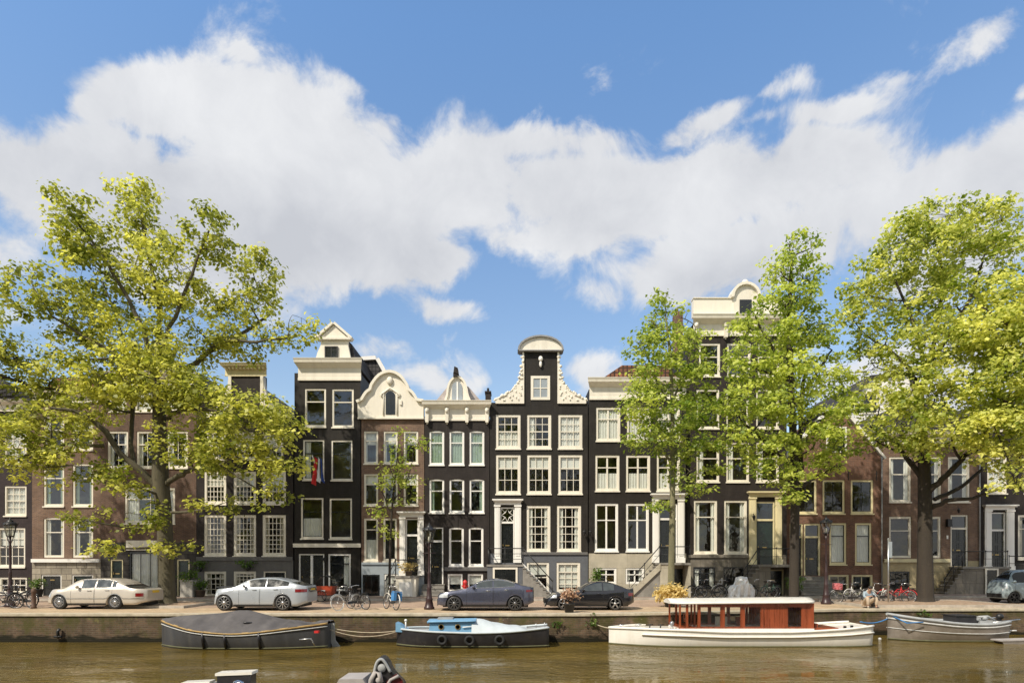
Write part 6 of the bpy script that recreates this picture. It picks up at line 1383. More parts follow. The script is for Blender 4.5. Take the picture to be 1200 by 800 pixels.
def hanging(label, px, py):
    Y = 37.2; x, z = X(px, Y), Z(py, Y); root = thing('hanging_planter', label, 'hanging planter', (x, Y, z), 'wall planters on the grey base')
    m = MB(); m.lathe([(.02, -.3), (.14, -.22), (.2, 0), (.18, 0)], (x, Y-.24, z), 10); m.tube([(x, Y-.004, z+.1), (x, Y-.24, z+.02)], .012); m.build('bowl', M['iron'], root)
    rg = random.Random(px); leaf_cloud('foliage', np.array([(x+rg.gauss(0, .22), Y-.26+rg.gauss(0, .1), z+rg.uniform(-.1, .3), rg.random()*.5) for _ in range(22)]), 14, .09, .1, M['shrub'], root, int(px), tilt=.9)
hanging('dark green wall planter left of the basement windows', 236.5, 664); hanging('dark green wall planter between the basement windows', 292.5, 663)
# red hydrant-like post by the dark house
root = thing('red_post', 'small red post beside the basement windows behind the graphite car', 'post', (X(545, 36.4), 36.4, .125), world=False)
m = MB(); m.lathe([(.16, 0), (.13, .1), (.12, .75), (.16, .8), (.12, .92), (.001, 1.0)], (0, 0, 0), 10); m.ball((0, -.13, .6), .06); m.build('post', M['bikered'], root); m = MB(); m.tube([(-.2, 0, .62), (.2, 0, .62)], .05, 8); m.build('outlet', M['bikered'], root)
# long pale bench table in front of the grey base
root = thing('stone_bench', 'pale grey bench table standing before the grey house base', 'bench', (X(268, 36.3), 36.3, .125))
z = Z(686.5, 36.3); mb = MB(); mb.box(X(256, 36.3), X(292, 36.3), 36.0, 36.6, z-.06, z); mb.build('top', M['leadgrey'], root)
for a in (259, 289): MB().box(X(a, 36.3)-.05, X(a, 36.3)+.05, 36.05, 36.55, .125, z-.062).build('leg', M['iron'], root)
# flag
root = thing('flag', 'red white and blue flag hanging limp from a slanting pole on the tall black house', 'flag', (X(368, 37), 37.15, Z(567, 37)))
mb = MB(); mb.tube([(X(374.5, 37.1), 37.18, Z(562, 37)), (X(369, 36.2), 35.7, Z(534, 35.9))], .03, 6); mb.build('pole', M['white'], root)
M['fred'] = pm('flag_red', (.5, .02, .02), .8, .1, 5); M['fwhite'] = pm('flag_white', (.75, .75, .75), .8, .05, 5); M['fblue'] = pm('flag_blue', (.03, .07, .28), .8, .1, 5)
for nm, a0, b0, a1, b1 in (('red_stripe', 368.5, 372.5, 364.5, 370.5), ('white_stripe', 372.7, 374.8, 371, 375.5), ('blue_stripe', 375, 377, 376, 380.5)):
    mb = MB(); P = []
    for i in range(9):
        t = i/8; yy = 36.1; z = Z(lerp(535, 566 if nm == 'red_stripe' else 563, t), yy)
        P.append([(X(lerp(lerp(a0, a1, t), lerp(b0, b1, t), k/5), yy), yy+.07*math.sin(k*1.9+t*3), z-.03*k) for k in range(6)])
    mb.grid(P); mb.build(nm, M[{'r': 'fred', 'w': 'fwhite', 'b': 'fblue'}[nm[0]]], root, recalc=False)

# ------------------------------------------------------------------ boats
M['hull_grey'] = pm('dark_grey_hull', (.055, .056, .06), .5, .2, 2.5, dirt=.5, dirtcol=(.12, .11, .09), streak=True); M['hull_black'] = pm('black_hull', (.022, .021, .024), .35, .2, 2.5, dirt=.4, dirtcol=(.07, .06, .05)); M['hull_white'] = pm('white_hull', (.80, .77, .70), .3, .03, 2, dirt=.25, dirtcol=(.5, .43, .3), streak=True, coat=.3)
M['hull_alu'] = pm('aluminium_hull', (.33, .29, .25), .42, .2, 2.5, metal=.55, dirt=.4, dirtcol=(.22, .18, .14)); M['canvas'] = pm('dark_boat_cover', (.085, .078, .078), .8, .25, 1.6, bump=.35, bscale=5, dirt=.4, dirtcol=(.15, .14, .13)); M['gunwale'] = pm('varnished_gunwale', (.38, .25, .09), .5, .25, 6); M['rope'] = pm('rope', (.45, .38, .27), .9, .15, 9)
M['mahogany'] = pm('mahogany', (.25, .055, .018), .28, .4, 5, coat=.6, streak=True, dirt=.3, dirtcol=(.2, .04, .015)); M['cabin_blue'] = pm('sky_blue_paint', (.17, .35, .53), .45, .08, 3, dirt=.3, dirtcol=(.12, .22, .3)); M['palecanvas'] = pm('pale_blue_grey_canvas', (.50, .55, .57), .7, .1, 2.5, bump=.3, bscale=5, dirt=.3, dirtcol=(.34, .36, .36)); M['deckgrey'] = pm('deck_grey', (.34, .35, .35), .6, .15, 3, dirt=.3); M['algae'] = pm('waterline_algae', (.10, .10, .05), .8, .3, 5); M['bootwhite'] = pm('boot_stripe', (.5, .5, .48), .5, .2, 4)
M['darkred'] = pm('dark_red_paint', (.10, .012, .015), .3, .15, 4, coat=.5); M['greycanvas'] = pm('warm_grey_canvas', (.36, .33, .31), .75, .12, 3, bump=.3, bscale=6)
class Hull:
    def __init__(s, root, px0, px1, Yc, beam, sheer, bow='l', stern=.8, rake=.0, mat='hull_grey', bowlen=.4, flare=.86, n=44, sternlen=.25):
        s.Yc = Yc; s.B = beam/2; Yn = Yc - beam*.45
        s.x0, s.x1 = X(px0, Yc), X(px1, Yc-beam/2*stern); s.bow = bow; s.root = root
        s.stern = stern; s.bowlen = bowlen; s.sternlen = sternlen; s.sh = []
        for a, b in sheer:
            x = lerp(s.x0, s.x1, (a-px0)/(px1-px0)); s.sh.append((x, Z(b, Yc-s.hb(x))))
        rows = []
        for i in range(n+1):
            t = (i/n); t = t if 0.1 < t < .9 else t
            x = lerp(s.x0, s.x1, t); b = s.hb(x); z = s.z(x); bl = b*flare if b > .05 else b*.5
            xr = x + rake*(0) 
            near = [(b, z), (b*1.0, lerp(z, WATER_Z, .25)), (lerp(b, bl, .45), lerp(z, WATER_Z, .6)), (bl, WATER_Z), (bl*.8, WATER_Z-.2), (0, WATER_Z-.4)]
            rows.append([(x, Yc-q[0], q[1]) for q in near] + [(x, Yc+q[0], q[1]) for q in near[-2::-1]])
        m = MB(); m.grid(rows); k = len(rows[0])
        m.add(rows[0], [list(range(k))]); m.add(rows[-1], [list(range(k))[::-1]])
        # deck inset
        dk = [[(r[0][0], r[0][1], r[0][2]-.03), (r[0][0], Yc, r[0][2]-.01), (r[-1][0], r[-1][1], r[-1][2]-.03)] for r in rows]
        m.grid(dk, 1)
        s.hull = m.build('hull', [M[mat], M['deckgrey'] if mat != 'hull_white' else M['hull_white']], root)
        s.xs = [r[0][0] for r in rows]; s.flare = flare
    def z(s, x): return sinterp(s.sh, x)
    def hb(s, x):
        t = (x-s.x0)/(s.x1-s.x0); t = t if s.bow == 'l' else 1-t
        b = 1.0
        if t < s.bowlen: b = 1-(1-t/s.bowlen)**2.3
        if t > 1-s.sternlen: u = (t-1+s.sternlen)/s.sternlen; b *= 1-(1-s.stern)*u**2
        return max(s.B*b, .02)
    def side(s, x, f):   # point on near hull side; f=0 sheer .. 1 waterline
        b = s.hb(x); z = lerp(s.z(x), WATER_Z, f); bl = b*s.flare
        return (x, s.Yc-lerp(b, bl, max(0, (f-.25)/.75)), z)
    def line(s, f, r, mat, name, dz=0, both=True, out=.01, x0=None, x1=None, n=6):
        m = MB()
        xs = [x for x in s.xs if (x0 is None or x >= x0) and (x1 is None or x <= x1)]
        for sg in ((1, -1) if both else (1,)):
            P = []
            for x in xs: p = s.side(x, f); yy = p[1]-out; P.append((x, yy if sg > 0 else 2*s.Yc-yy, p[2]+dz))
            m.tube(P, r, n)
        return m.build(name, M[mat], s.root)
BG = None
# covered sloop
root = thing('covered_sloop', 'dark grey sloop under a peaked charcoal tarpaulin with a varnished gunwale', 'boat', (X(288, 23.8), 23.8, WATER_Z))
h = Hull(root, 190, 384, 23.8, 2.1, [(190, 727.5), (215, 733), (240, 739), (282, 743), (308, 741.5), (345, 736.5), (384, 730.5)], 'l', .45, mat='hull_grey', bowlen=.35, sternlen=.35)
h.line(0, .04, 'gunwale', 'gunwale', .02); h.line(.10, .018, 'bootwhite', 'rubbing_strake', out=.03); h.line(.93, .03, 'algae', 'waterline_stripe', out=.0)
rid = [(X(a, 23.8), Z(b, 23.8)) for a, b in [(189, 726), (205, 722), (235, 719.5), (262, 717.5), (280, 714.5), (292, 714.5), (306, 718), (330, 724), (360, 728), (384, 729.5)]]
m = MB(); rg = random.Random(2); P = []
for x in h.xs:
    b = h.hb(x)+.04; zs = h.z(x)+.05; zr = max(sinterp(rid, x), zs+.02); row = []
    for j in range(25):
        v = -1+2*j/24; t = 1-abs(v); zz = lerp(zs, zr, t**(.95+.12*math.sin(x*3.1))) + (.045*math.sin(x*5+v*2)+.03*math.sin(x*11-v*4)+.015*math.sin(x*23+v*9))*(t*(1-t)*4) + .012*math.sin(x*9)*(t < .1)
        row.append((x, 23.8+v*b, zz))
    P.append(row)
m.grid(P); m.build('tarpaulin', M['canvas'], root, recalc=False)
for a in (238, 264, 304):
    x = X(a, 22.8); m = MB(); m.tube([h.side(x, 0), tuple(Vector(h.side(x, .4))+Vector((0, -.05, 0))), tuple(Vector(h.side(x, 1))+Vector((0, -.03, .05)))], .055, 6); m.build('fender_strap', M['hull_black'], root)
m = MB(); x = h.x1; m.prism([(x, -.25), (x+.12, -.25), (x+.16, -.9), (x+.42, -1.25), (x+.1, -1.3), (x, -1.0)], 23.77, 23.83); m.build('rudder', M['deckgrey'], root)
m = MB(); m.tube([(X(352, 22.9), 22.78, Z(749, 22.8)), (X(365, 22.9), 22.85, Z(748, 22.8)), (X(369, 22.9), 22.9, Z(757, 22.8))], .028, 5); m.build('ladder', M['alloy'], root)
m = MB(); m.box(X(369, 22.9), X(374, 22.9), 22.80, 22.99, Z(741, 22.9), Z(738.5, 22.9)); m.build('red_sticker', M['bikered'], root)
m = MB(); m.tube([(X(279, 23), 23.25, Z(731, 23.2)), (X(284, 23), 23.2, Z(729, 23.2)), (X(292, 23), 23.25, Z(729.5, 23.2))], .03, 5); m.build('cover_fold', M['hull_black'], root)
# blue cabin boat
root = thing('cabin_boat', 'small black-hulled boat with a sky-blue cabin, pale canvas cover and three tyre fenders', 'boat', (X(554, 24.0), 24.0, WATER_Z))
h = Hull(root, 465, 643.5, 24.0, 1.7, [(465, 736.5), (485, 738.5), (520, 741), (560, 742), (600, 740.5), (643.5, 735.5)], 'l', .7, mat='hull_black', bowlen=.3, sternlen=.3)
h.line(0, .04, 'palecanvas', 'gunwale', .02); h.line(.9, .03, 'algae', 'waterline_stripe', out=0)
Yc = 24.0
m = MB(); x0, x1 = X(501, 23.5), X(556, 23.5); z0, z1 = Z(742, 23.5), Z(726.5, 23.5)
m.prism([(x0+.05, z0), (x1, z0), (x1, z1-.02), (x0+.1, z1-.05)], 23.45, 24.55); cb_ = m.build('cabin', M['cabin_blue'], root)
m = MB(); P = [[(lerp(x0, x1+.05, i/6), 24.0+v*.62, z1-.05+.06*(1-v*v)+.03*i/6) for v in (-1, -.6, 0, .6, 1)] for i in range(7)]; m.grid(P); P2 = [[(p[0], p[1], p[2]-.05) for p in r_] for r_ in P]; m.grid(P2); m.tube([P[i][0] for i in range(7)], .035, 5); m.build('cabin_roof', M['cabin_blue'], cb_)
for a in (517, 536.5):
    m = MB(); c = (X(a, 23.45), 23.44, Z(734, 23.45)); m.lathe([(.075, 0), (.11, -.015), (.11, .01)], c, 16, 0, 'y', cap=False); m.lathe([(.001, -.004), (.08, -.004)], c, 16, 1, 'y'); m.build('porthole', [M['brass'], M['carglass_dark']], cb_)
m = MB(); m.tube([(X(542, 23.4), 23.4, Z(734.5, 23.4)), (X(554, 23.4), 23.4, Z(733.5, 23.4))], .02, 5); m.build('handrail', M['white'], cb_)
m = MB(); m.box(X(512, 23.6), X(530, 23.6), 23.8, 24.2, z1, z1+.07); m.build('hatch', M['deckgrey'], cb_)
m = MB(); P = []
prof = [(X(a, 23.5), Z(b, 23.5)) for a, b in [(553, 725), (560, 725.5), (575, 729), (595, 733), (612, 735.5), (618, 738.5)]]
for i in range(16):
    x = lerp(prof[0][0], prof[-1][0], i/15); zt = sinterp(prof, x); zb_ = h.z(x)+.02; b = h.hb(x)-.06
    P.append([(x, Yc+v*b, lerp(zb_, zt, (1-abs(v)**3.0)) + .012*math.sin(i*1.3+j)) for j, v in enumerate((-1, -.93, -.8, -.5, 0, .5, .8, .93, 1))])
m.grid(P); m.add(P[0], [list(range(9))]); m.build('canvas_cover', M['palecanvas'], root, recalc=False)
m = MB(); m.prism([(X(465, 24), Z(739, 24)), (X(465, 24), Z(728.5, 24)), (X(470, 24), Z(730.5, 24)), (X(479, 24), Z(738, 24)), (X(480, 24), Z(740, 24))], 23.75, 24.3); m.build('bow_board', M['cabin_blue'], root)
m = MB(); m.tube([(X(475.5, 23.9), 23.9, Z(737, 23.9)), (X(475.5, 23.9), 23.9, Z(727, 23.9))], .03, 6); m.ball((X(475.5, 23.9), 23.9, Z(726.5, 23.9)), .06); m.build('mooring_bitt', M['white'], root)
for a in (518.5, 550.5, 585.5):
    c = Vector(h.side(X(a, 23.25), .45)) + Vector((0, -.08, 0)); m = MB()
    m.grid([[(c.x+(.15+.055*math.cos(q))*math.cos(p), c.y+.055*math.sin(q), c.z+(.15+.055*math.cos(q))*math.sin(p)) for q in [2*PI*j/8 for j in range(8)]] for p in [2*PI*i/16 for i in range(17)]], closed=True)
    m.tube([(c.x, c.y+.03, c.z+.18), (c.x, c.y+.1, h.z(c.x)+.03)], .012, 4); m.build('tyre_fender', M['rubber'], root)
for a in (628, 638):
    m = MB(); m.tube([(X(a, 23.7), 23.6, h.z(X(a, 23.7))), (X(a, 23.7), 23.6, h.z(X(a, 23.7))+.22)], .015, 5); m.build('cleat', M['alloy'], root)
# white salon boat
Yc = 24.6
root = thing('salon_boat', 'long white salon boat with mahogany glazed cabin and flat white roof', 'boat', (X(868, Yc), Yc, WATER_Z))
h = Hull(root, 713.5, 1023.5, Yc, 2.3, [(713.5, 735.5), (740, 736.5), (790, 738.5), (850, 741), (920, 741), (980, 738), (1023.5, 733.5)], 'l', .75, mat='hull_white', bowlen=.34, sternlen=.16, n=60, flare=.9)
h.line(0, .05, 'hull_white', 'gunwale', .02); h.line(.97, .03, 'algae', 'waterline_stripe', out=.0)
h.line(.3, .035, 'hull_white', 'rubbing_strake', out=.035, x0=X(752, 23.6)); h.line(.37, .012, 'gunwale', 'strake_shadow_line', out=.02, x0=X(752, 23.6))
Yw = Yc-.82   # cabin side plane
def cbx(m, a, b, c, d, y0=0, y1=.06, k=0): m.box(X(a, Yw), X(b, Yw), Yw+y0, Yw+y1, Z(d, Yw), Z(c, Yw), k)
zr0, zr1 = 707.5, 737
m = MB(); m.box(X(796, Yw), X(954, Yw), Yw-.02, Yw+1.66, Z(741.5, Yw), Z(736, Yw)); m.build('coaming', M['hull_white'], root)
cab = None
m = MB()
for off in (0, 1.58):
    for a, b in ((796, 798), (804, 806.5), (818, 820.5), (845, 849), (868.5, 872.5), (892, 895), (919.5, 923), (940, 942)): m.box(X(a, Yw), X(b, Yw), Yw+off, Yw+off+.06, Z(zr1, Yw), Z(zr0-1, Yw))
    m.box(X(820, Yw), X(954, Yw), Yw+off-.004, Yw+off+.064, Z(710.5, Yw), Z(706.5, Yw)); m.box(X(796, Yw), X(954, Yw), Yw+off-.004, Yw+off+.064, Z(737, Yw), Z(734.5, Yw))
    m.box(X(942, Yw), X(954, Yw), Yw+off+.004, Yw+off+.056, Z(736, Yw), Z(708, Yw))
m.box(X(952.5, Yw), X(954.5, Yw), Yw+.06, Yw+1.58, Z(737, Yw), Z(707, Yw))
for yy in (.3, .75, 1.2): m.box(X(820, Yw), X(822, Yw), Yw+yy, Yw+yy+.06, Z(737, Yw), Z(707, Yw))
cab = m.build('cabin', M['mahogany'], root)
for off in (0.005, 1.585):
    m = MB()
    for k in range(8): a = lerp(896, 919.5, k/8); m.box(X(a, Yw)+.004, X(a+2.94, Yw)-.004, Yw+off, Yw+off+.05, Z(735, Yw), Z(710, Yw))
    m.box(X(896, Yw), X(919.5, Yw), Yw+off+.02, Yw+off+.03, Z(735, Yw), Z(710, Yw)); m.build('slatted_panel', M['mahogany'], cab)
for a, b in ((820.5, 845), (849, 868.5), (872.5, 892), (923, 940)):
    m = MB(); rect_frame(m, X(a, Yw)+.005, X(b, Yw)-.005, Z(734.5, Yw)+.005, Z(710.5, Yw)-.005, .018, Yw+.012, Yw+.05, 0)
    m.add([(X(a, Yw), Yw+.03, Z(734.5, Yw)), (X(b, Yw), Yw+.03, Z(734.5, Yw)), (X(b, Yw), Yw+.03, Z(710.5, Yw)), (X(a, Yw), Yw+.03, Z(710.5, Yw))], [(0,1,2,3)], 1); m.build('window', [M['mahogany'], M['glass']], cab)
m = MB(); P = []; ra, rb = X(789, Yw-.15), X(961.5, Yw-.15)
for i in range(25):
    x = lerp(ra, rb, i/24); zz = Z(706.3, Yw) + .05*(i/24) ; e = min(1, (i/24)*9, (1-i/24)*14)**.5
    P.append([(x, Yc+v*(.98*(.55+.45*e)), zz+.13*(1-v*v)+.02) for v in (-1, -.97, -.8, -.4, 0, .4, .8, .97, 1)])
m.grid(P); m.grid([[(p[0], p[1], min(q[2] for q in r_)-.06) for p in r_] for r_ in P]); m.grid([[r_[0], (r_[0][0], r_[0][1], r_[0][2]-.06)] for r_ in P]); m.grid([[r_[-1], (r_[-1][0], r_[-1][1], r_[-1][2]-.06)] for r_ in P])
for r_ in (P[0], P[-1]): m.add(list(r_)+[(p[0], p[1], r_[0][2]-.06) for p in reversed(r_)], [list(range(18))])
m.build('roof', M['hull_white'], root)
m = MB(); m.box(X(800, Yw), X(952, Yw), Yw+.1, Yw+1.5, -1.0, -.9); m.build('cabin_floor', M['interior_floor'], root)
for a, b in ((852, 866), (877, 889)):
    m = MB(); m.box(X(a, Yw), X(b, Yw), Yw+.9, Yw+1.35, -.9, -.52); m.box(X(a, Yw), X(b, Yw), Yw+1.3, Yw+1.42, -.52, -.1); m.build('bench_seat', M['curtain'] if a == 852 else M['mahogany'], root)
m = MB(); m.box(X(953, Yw)+.02, X(985, Yw), Yw+.15, Yw+1.5, Z(741, Yw), Z(735.5, Yw)); m.box(X(960, Yw), X(963, Yw), Yw+.3, Yw+1.3, Z(735.5, Yw), Z(731, Yw)); m.build('stern_cockpit', M['mahogany'], root)
m = MB(); m.box(X(797, Yw), X(817, Yw), Yw+.1, Yw+1.5, Z(738, Yw), Z(735, Yw)); m.tube([(X(810, Yw), Yw+.5, Z(735, Yw)), (X(807, Yw), Yw+.5, Z(725, Yw))], .03); m.lathe([(.17, 0), (.19, .02), (.17, .04)], (X(806, Yw), Yw+.5, Z(724, Yw)), 14, 0, 'x', cap=False); m.build('helm', M['mahogany'], root)
for a, r_ in ((731, .05), (752, .05), (766, .07), (779, .06), (792, .05)):
    m = MB(); x = X(a, Yw); zz = h.z(x); m.tube([(x, Yc-.1, zz-.02), (x+.03, Yc-.1, zz+.14)], .025, 5); m.tube([(x-.1, Yc-.1, zz+.11), (x+.14, Yc-.1, zz+.13)], .02, 5); m.build('deck_cleat', M['chrome'] if r_ < .06 else M['iron'], root)
m = MB(); x = X(790, Yw); m.lathe([(.07, 0), (.05, .1), (.1, .25), (.06, .3)], (x, Yc-.5, h.z(x)), 10); m.build('horn', M['alloy'], root)
for a in (988, 996): m = MB(); m.box(X(a, Yw), X(a+2.4, Yw), Yw-.1, Yw-.02, h.z(X(a, Yw))+.02, h.z(X(a, Yw))+.12); m.build('stern_cleat', M['iron'], root)
# aluminium sloop
Yc = 26.0
root = thing('open_sloop', 'open aluminium-coloured sloop with pale rubbing rail and a dark engine box', 'boat', (X(1112, Yc), Yc, WATER_Z))
h = Hull(root, 1040, 1184, Yc, 2.0, [(1040, 719.5), (1060, 724), (1085, 728), (1112, 731), (1150, 732), (1184, 728.5)], 'l', .7, mat='hull_alu', bowlen=.38, sternlen=.25)
h.line(0, .06, 'deckgrey', 'gunwale', .02); h.line(.14, .035, 'bootwhite', 'rubbing_rail', out=.02); h.line(.52, .018, 'bootwhite', 'strake', out=.02); h.line(.96, .03, 'algae', 'waterline_stripe', out=0)
m = MB(); m.box(X(1112, Yc), X(1135, Yc), Yc-.45, Yc+.35, Z(731, Yc), Z(720.5, Yc)); m.box(X(1111, Yc), X(1136, Yc), Yc-.5, Yc+.4, Z(720.5, Yc), Z(719.7, Yc)); m.build('engine_box', M['hull_black'], root)
m = MB(); m.tube([(X(1137, Yc), Yc-.3, Z(722, Yc)), (X(1150, Yc), Yc-.35, Z(721, Yc)), (X(1160, Yc), Yc-.3, Z(726, Yc))], .05, 6); m.ball((X(1147, Yc), Yc-.3, Z(723, Yc)), .13, .12, .1); m.box(X(1140, Yc), X(1156, Yc), Yc-.4, Yc-.1, Z(729, Yc), Z(726, Yc)); m.build('steering_gear', M['deckgrey'], root)
m = MB(); m.tube([(X(1150, Yc), Yc-.6, Z(727.5, Yc)), (X(1183, Yc), Yc-.55, Z(724, Yc))], .03, 6); m.tube([(X(1160, Yc), Yc+.6, Z(726.5, Yc)), (X(1183, Yc), Yc+.5, Z(724, Yc))], .03, 6); m.build('stern_rail', M['alloy'], root)
m = MB(); x = h.x1; m.ball((x+.12, Yc, Z(722, Yc)), .16, .13, .13, 10); m.box(x+.03, x+.16, Yc-.06, Yc+.06, WATER_Z-.2, Z(723, Yc)); m.build('outboard_motor', M['iron'], root)
m = MB(); m.tube([(x, Yc-.5, Z(737, Yc)), (x+.42, Yc-.5, Z(737, Yc))], .03, 5); m.build('boarding_peg', M['white'], root)
m = MB(); m.tube([(X(1043, Yc), Yc, Z(720, Yc)), (X(1062, 25.2), 25.15, Z(729.5, 25.2)), (X(1082, 25), 25.0, Z(728.5, 25))], .025, 5); m.build('blue_rope', M['bagblue'], root)
# low pontoon boat entering at right
root = thing('flat_boat', 'low flat pale-decked boat entering the picture at the right edge behind the sloop', 'boat', (X(1190, 25.3), 25.3, WATER_Z))
m = MB(); Yp = 25.0; m.prism([(X(1161, Yp), Z(748.6, Yp)), (X(1166, Yp), WATER_Z-.1), (X(1260, Yp), WATER_Z-.1), (X(1262, Yp), Z(746, Yp))], 24.45, 24.9); m.build('hull', M['hull_alu'], root)
m = MB(); m.prism([(X(1159, Yp), Z(749, Yp)), (X(1263, Yp), Z(746.5, Yp)), (X(1263, Yp), Z(745, Yp)), (X(1159, Yp), Z(747.6, Yp))], 24.42, 24.93); m.build('deck', M['greycanvas'], root)

# foreground boats at the bottom edge (only their tops show)
def fore_hull(root, xa, xb, Yc, beam, mat, zs=-.52):
    rows = []
    for i in range(25):
        t = i/24; x = lerp(xa, xb, t); b = beam/2*(1-max(0, (t-.55)/.45)**2.2)+.02; z = zs+.12*t*t
        near = [(b, z), (b*.95, z-.25), (b*.85, WATER_Z), (b*.6, WATER_Z-.2), (0, WATER_Z-.3)]
        rows.append([(x, Yc-q[0], q[1]) for q in near]+[(x, Yc+q[0], q[1]) for q in near[-2::-1]])
    m = MB(); m.grid(rows); m.add(rows[0], [list(range(9))]); m.grid([[(r[0][0], r[0][1]+.08, r[0][2]-.1), (r[-1][0], r[-1][1]-.08, r[-1][2]-.1)] for r in rows], 1); m.build('hull', [M[mat], M['deckgrey']], root)
Yf = 12.0
root = thing('console_boat', 'nearest boat at the bottom edge, only its dark console and white seat top showing', 'boat', (X(255, Yf), Yf, WATER_Z))
fore_hull(root, X(150, Yf), X(340, Yf)+1, Yf, 1.9, 'hull_white')
m = MB(); x0, x1 = X(258, Yf), X(297, Yf); m.box(x0, x1, Yf-.13, Yf+.13, -.62, Z(789.5, Yf)); m.build('console', M['hull_black'], root)
m = MB(); q = [(x0-.03, Z(790, Yf)), (x1+.03, Z(788.4, Yf)), (x1+.03, Z(785.2, Yf)), (x0-.03, Z(787, Yf))]; m.prism(q, Yf-.15, Yf+.15); m.build('console_top', M['hull_white'], root)
m = MB(); m.tube([(x0+.45, Yf-.2, Z(800, Yf)), (x0+.5, Yf-.4, Z(795, Yf)), (x0+.62, Yf-.36, Z(795.5, Yf))], .03, 6); m.lathe([(.12, 0), (.14, .02), (.12, .04)], (x0+.52, Yf-.4, Z(800, Yf)), 12, 0, 'y', cap=False); m.build('steering_wheel', M['chrome'], root)
m = MB(); m.prism([(X(213, Yf), Z(800.5, Yf)), (X(249, Yf), Z(799.5, Yf)), (X(249, Yf), Z(796.6, Yf)), (X(216, Yf), Z(798.2, Yf))], Yf-.12, Yf+.12); m.box(X(217, Yf), X(247, Yf), Yf-.25, Yf+.25, -.62, Z(800.6, Yf)); m.build('seat', M['hull_white'], root)
root = thing('motor_boat', 'nearest dark red boat at the bottom edge with grey canvas and a raised outboard motor', 'boat', (X(430, Yf), Yf, WATER_Z))
fore_hull(root, X(470, Yf)+.3, X(300, Yf)-1.6+1.6, Yf, 1.8, 'darkred', -.5)
m = MB(); m.prism([(X(397, Yf), Z(803, Yf)), (X(403, Yf), Z(791.5, Yf)), (X(430, Yf), Z(791, Yf)), (X(437, Yf), Z(803, Yf))], Yf-.35, Yf+.35); m.build('canvas_hood', M['greycanvas'], root)
mo = MB()
def disc_prism(cx, cz, pts, y0, y1, mb, k=0): mb.prism([(cx+a, cz+b) for a, b in pts], y0, y1, k)
cx, cz = X(449, Yf), Z(790, Yf)
pts = smooth_poly([(-.17, -.28), (-.16, .05), (-.10, .30), (0, .37), (.10, .30), (.20, .10), (.30, -.02), (.42, -.15), (.42, -.28)], 4)
mo.prism([(cx+a, cz+b) for a, b in pts], Yf-.16, Yf+.16); ob = mo.build('outboard_motor', M['hull_black'], root)
bv = ob.modifiers.new('bevel', 'BEVEL'); bv.width = .05; bv.segments = 3
m = MB(); m.tube([(cx+a*1.0, Yf-.18, cz+b) for a, b in smooth_poly([(-.15, -.02), (-.09, .25), (0, .33), (.08, .26), (.18, .08)], 4)], .03, 6); m.lathe([(.001, 0), (.075, 0), (.085, .03)], (cx+.01, Yf-.2, cz+.16), 14, 0, 'y'); m.build('cowling_rim', M['deckgrey'], ob)
m = MB(); m.tube([(cx-.22, Yf-.26, cz-.3), (cx-.18, Yf-.26, cz-.05), (cx-.1, Yf-.26, cz+.1), (cx-.02, Yf-.26, cz+.08), (cx+.02, Yf-.26, cz-.1)], .045, 7); m.ball((cx-.03, Yf-.27, cz-.06), .06, .04, .06); m.build('tilt_bracket', M['greycanvas'], ob)
m = MB(); m.prism([(cx+.05, cz-.3), (cx+.12, cz-.08), (cx+.3, cz+.06), (cx+.42, cz-.06), (cx+.45, cz-.3)], Yf-.24, Yf-.165); m.build('red_panel', M['darkred'], ob)
m = MB(); m.tube([(cx+.06, Yf-.27, cz-.28), (cx+.2, Yf-.27, cz-.05), (cx+.36, Yf-.27, cz+.03)], .03, 6); m.build('grab_bar', M['greycanvas'], ob)

# mooring ropes, small things on the wall and water
def rope(label, pts, r=.02, mat='rope', name='mooring_rope'):
    m = MB(); P = []
    P3 = [Vector(p) for p in pts]
    m.tube([tuple(p) for p in P3], r, 5); o = m.build(name, M[mat], None, org=tuple(pts[0])); tag(o, label, 'rope', 'mooring ropes'); return o
def sagrope(a, b, sag, n=10): return [tuple(Vector(a).lerp(Vector(b), i/n) - Vector((0, 0, sag*4*(i/n)*(1-i/n)))) for i in range(n+1)]
rope('upper pale mooring rope stretched between the covered sloop and the blue-cabin boat', sagrope((X(386, 23.8), 23.8, Z(735, 23.8)), (X(470, 24), 24.0, Z(738, 24)), .14))
rope('lower slack mooring rope between the covered sloop and the blue-cabin boat', sagrope((X(387, 23.8), 23.6, Z(736, 23.8)), (X(466, 24), 23.8, Z(739, 24)), .24), .016)
rope('blue mooring rope between the salon boat and the aluminium sloop', sagrope((X(1041, 26), 26.0, Z(724, 26)), (X(1008, 25.4), 25.4, Z(728, 25.4)), .12), .025, 'bagblue')
rope('pale mooring rope from the bow of the salon boat to the quay', sagrope((X(714, 24.5), 24.6, Z(735.5, 24.6)), (X(694, 25.1), 25.1, Z(729, 25.1)), .03))
Yl = -(WATER_Z-CAMZ)*F_PX/(749-HOR); m = MB(); m.ball((X(1031, Yl), Yl, WATER_Z+.03), .07, .07, .06); tag(m.build('mooring_float', M['bootwhite'], None, org=(X(1031, Yl), Yl, WATER_Z)), 'white ball float between the salon boat and the aluminium sloop', 'float')
m = MB(); x, z = X(69.5, 24.95), Z(742, 24.9); m.tube([(x, 24.9, z-.18), (x, 24.86, z+.1), (x+.06, 24.9, z+.2)], .06, 6); m.tube([(x-.15, 24.88, z-.12), (x+.15, 24.88, z-.12)], .05, 6); tag(m.build('mooring_ring', M['iron'], None, org=(x, 24.9, z)), 'dark iron mooring fitting on the quay wall at the left', 'mooring ring')
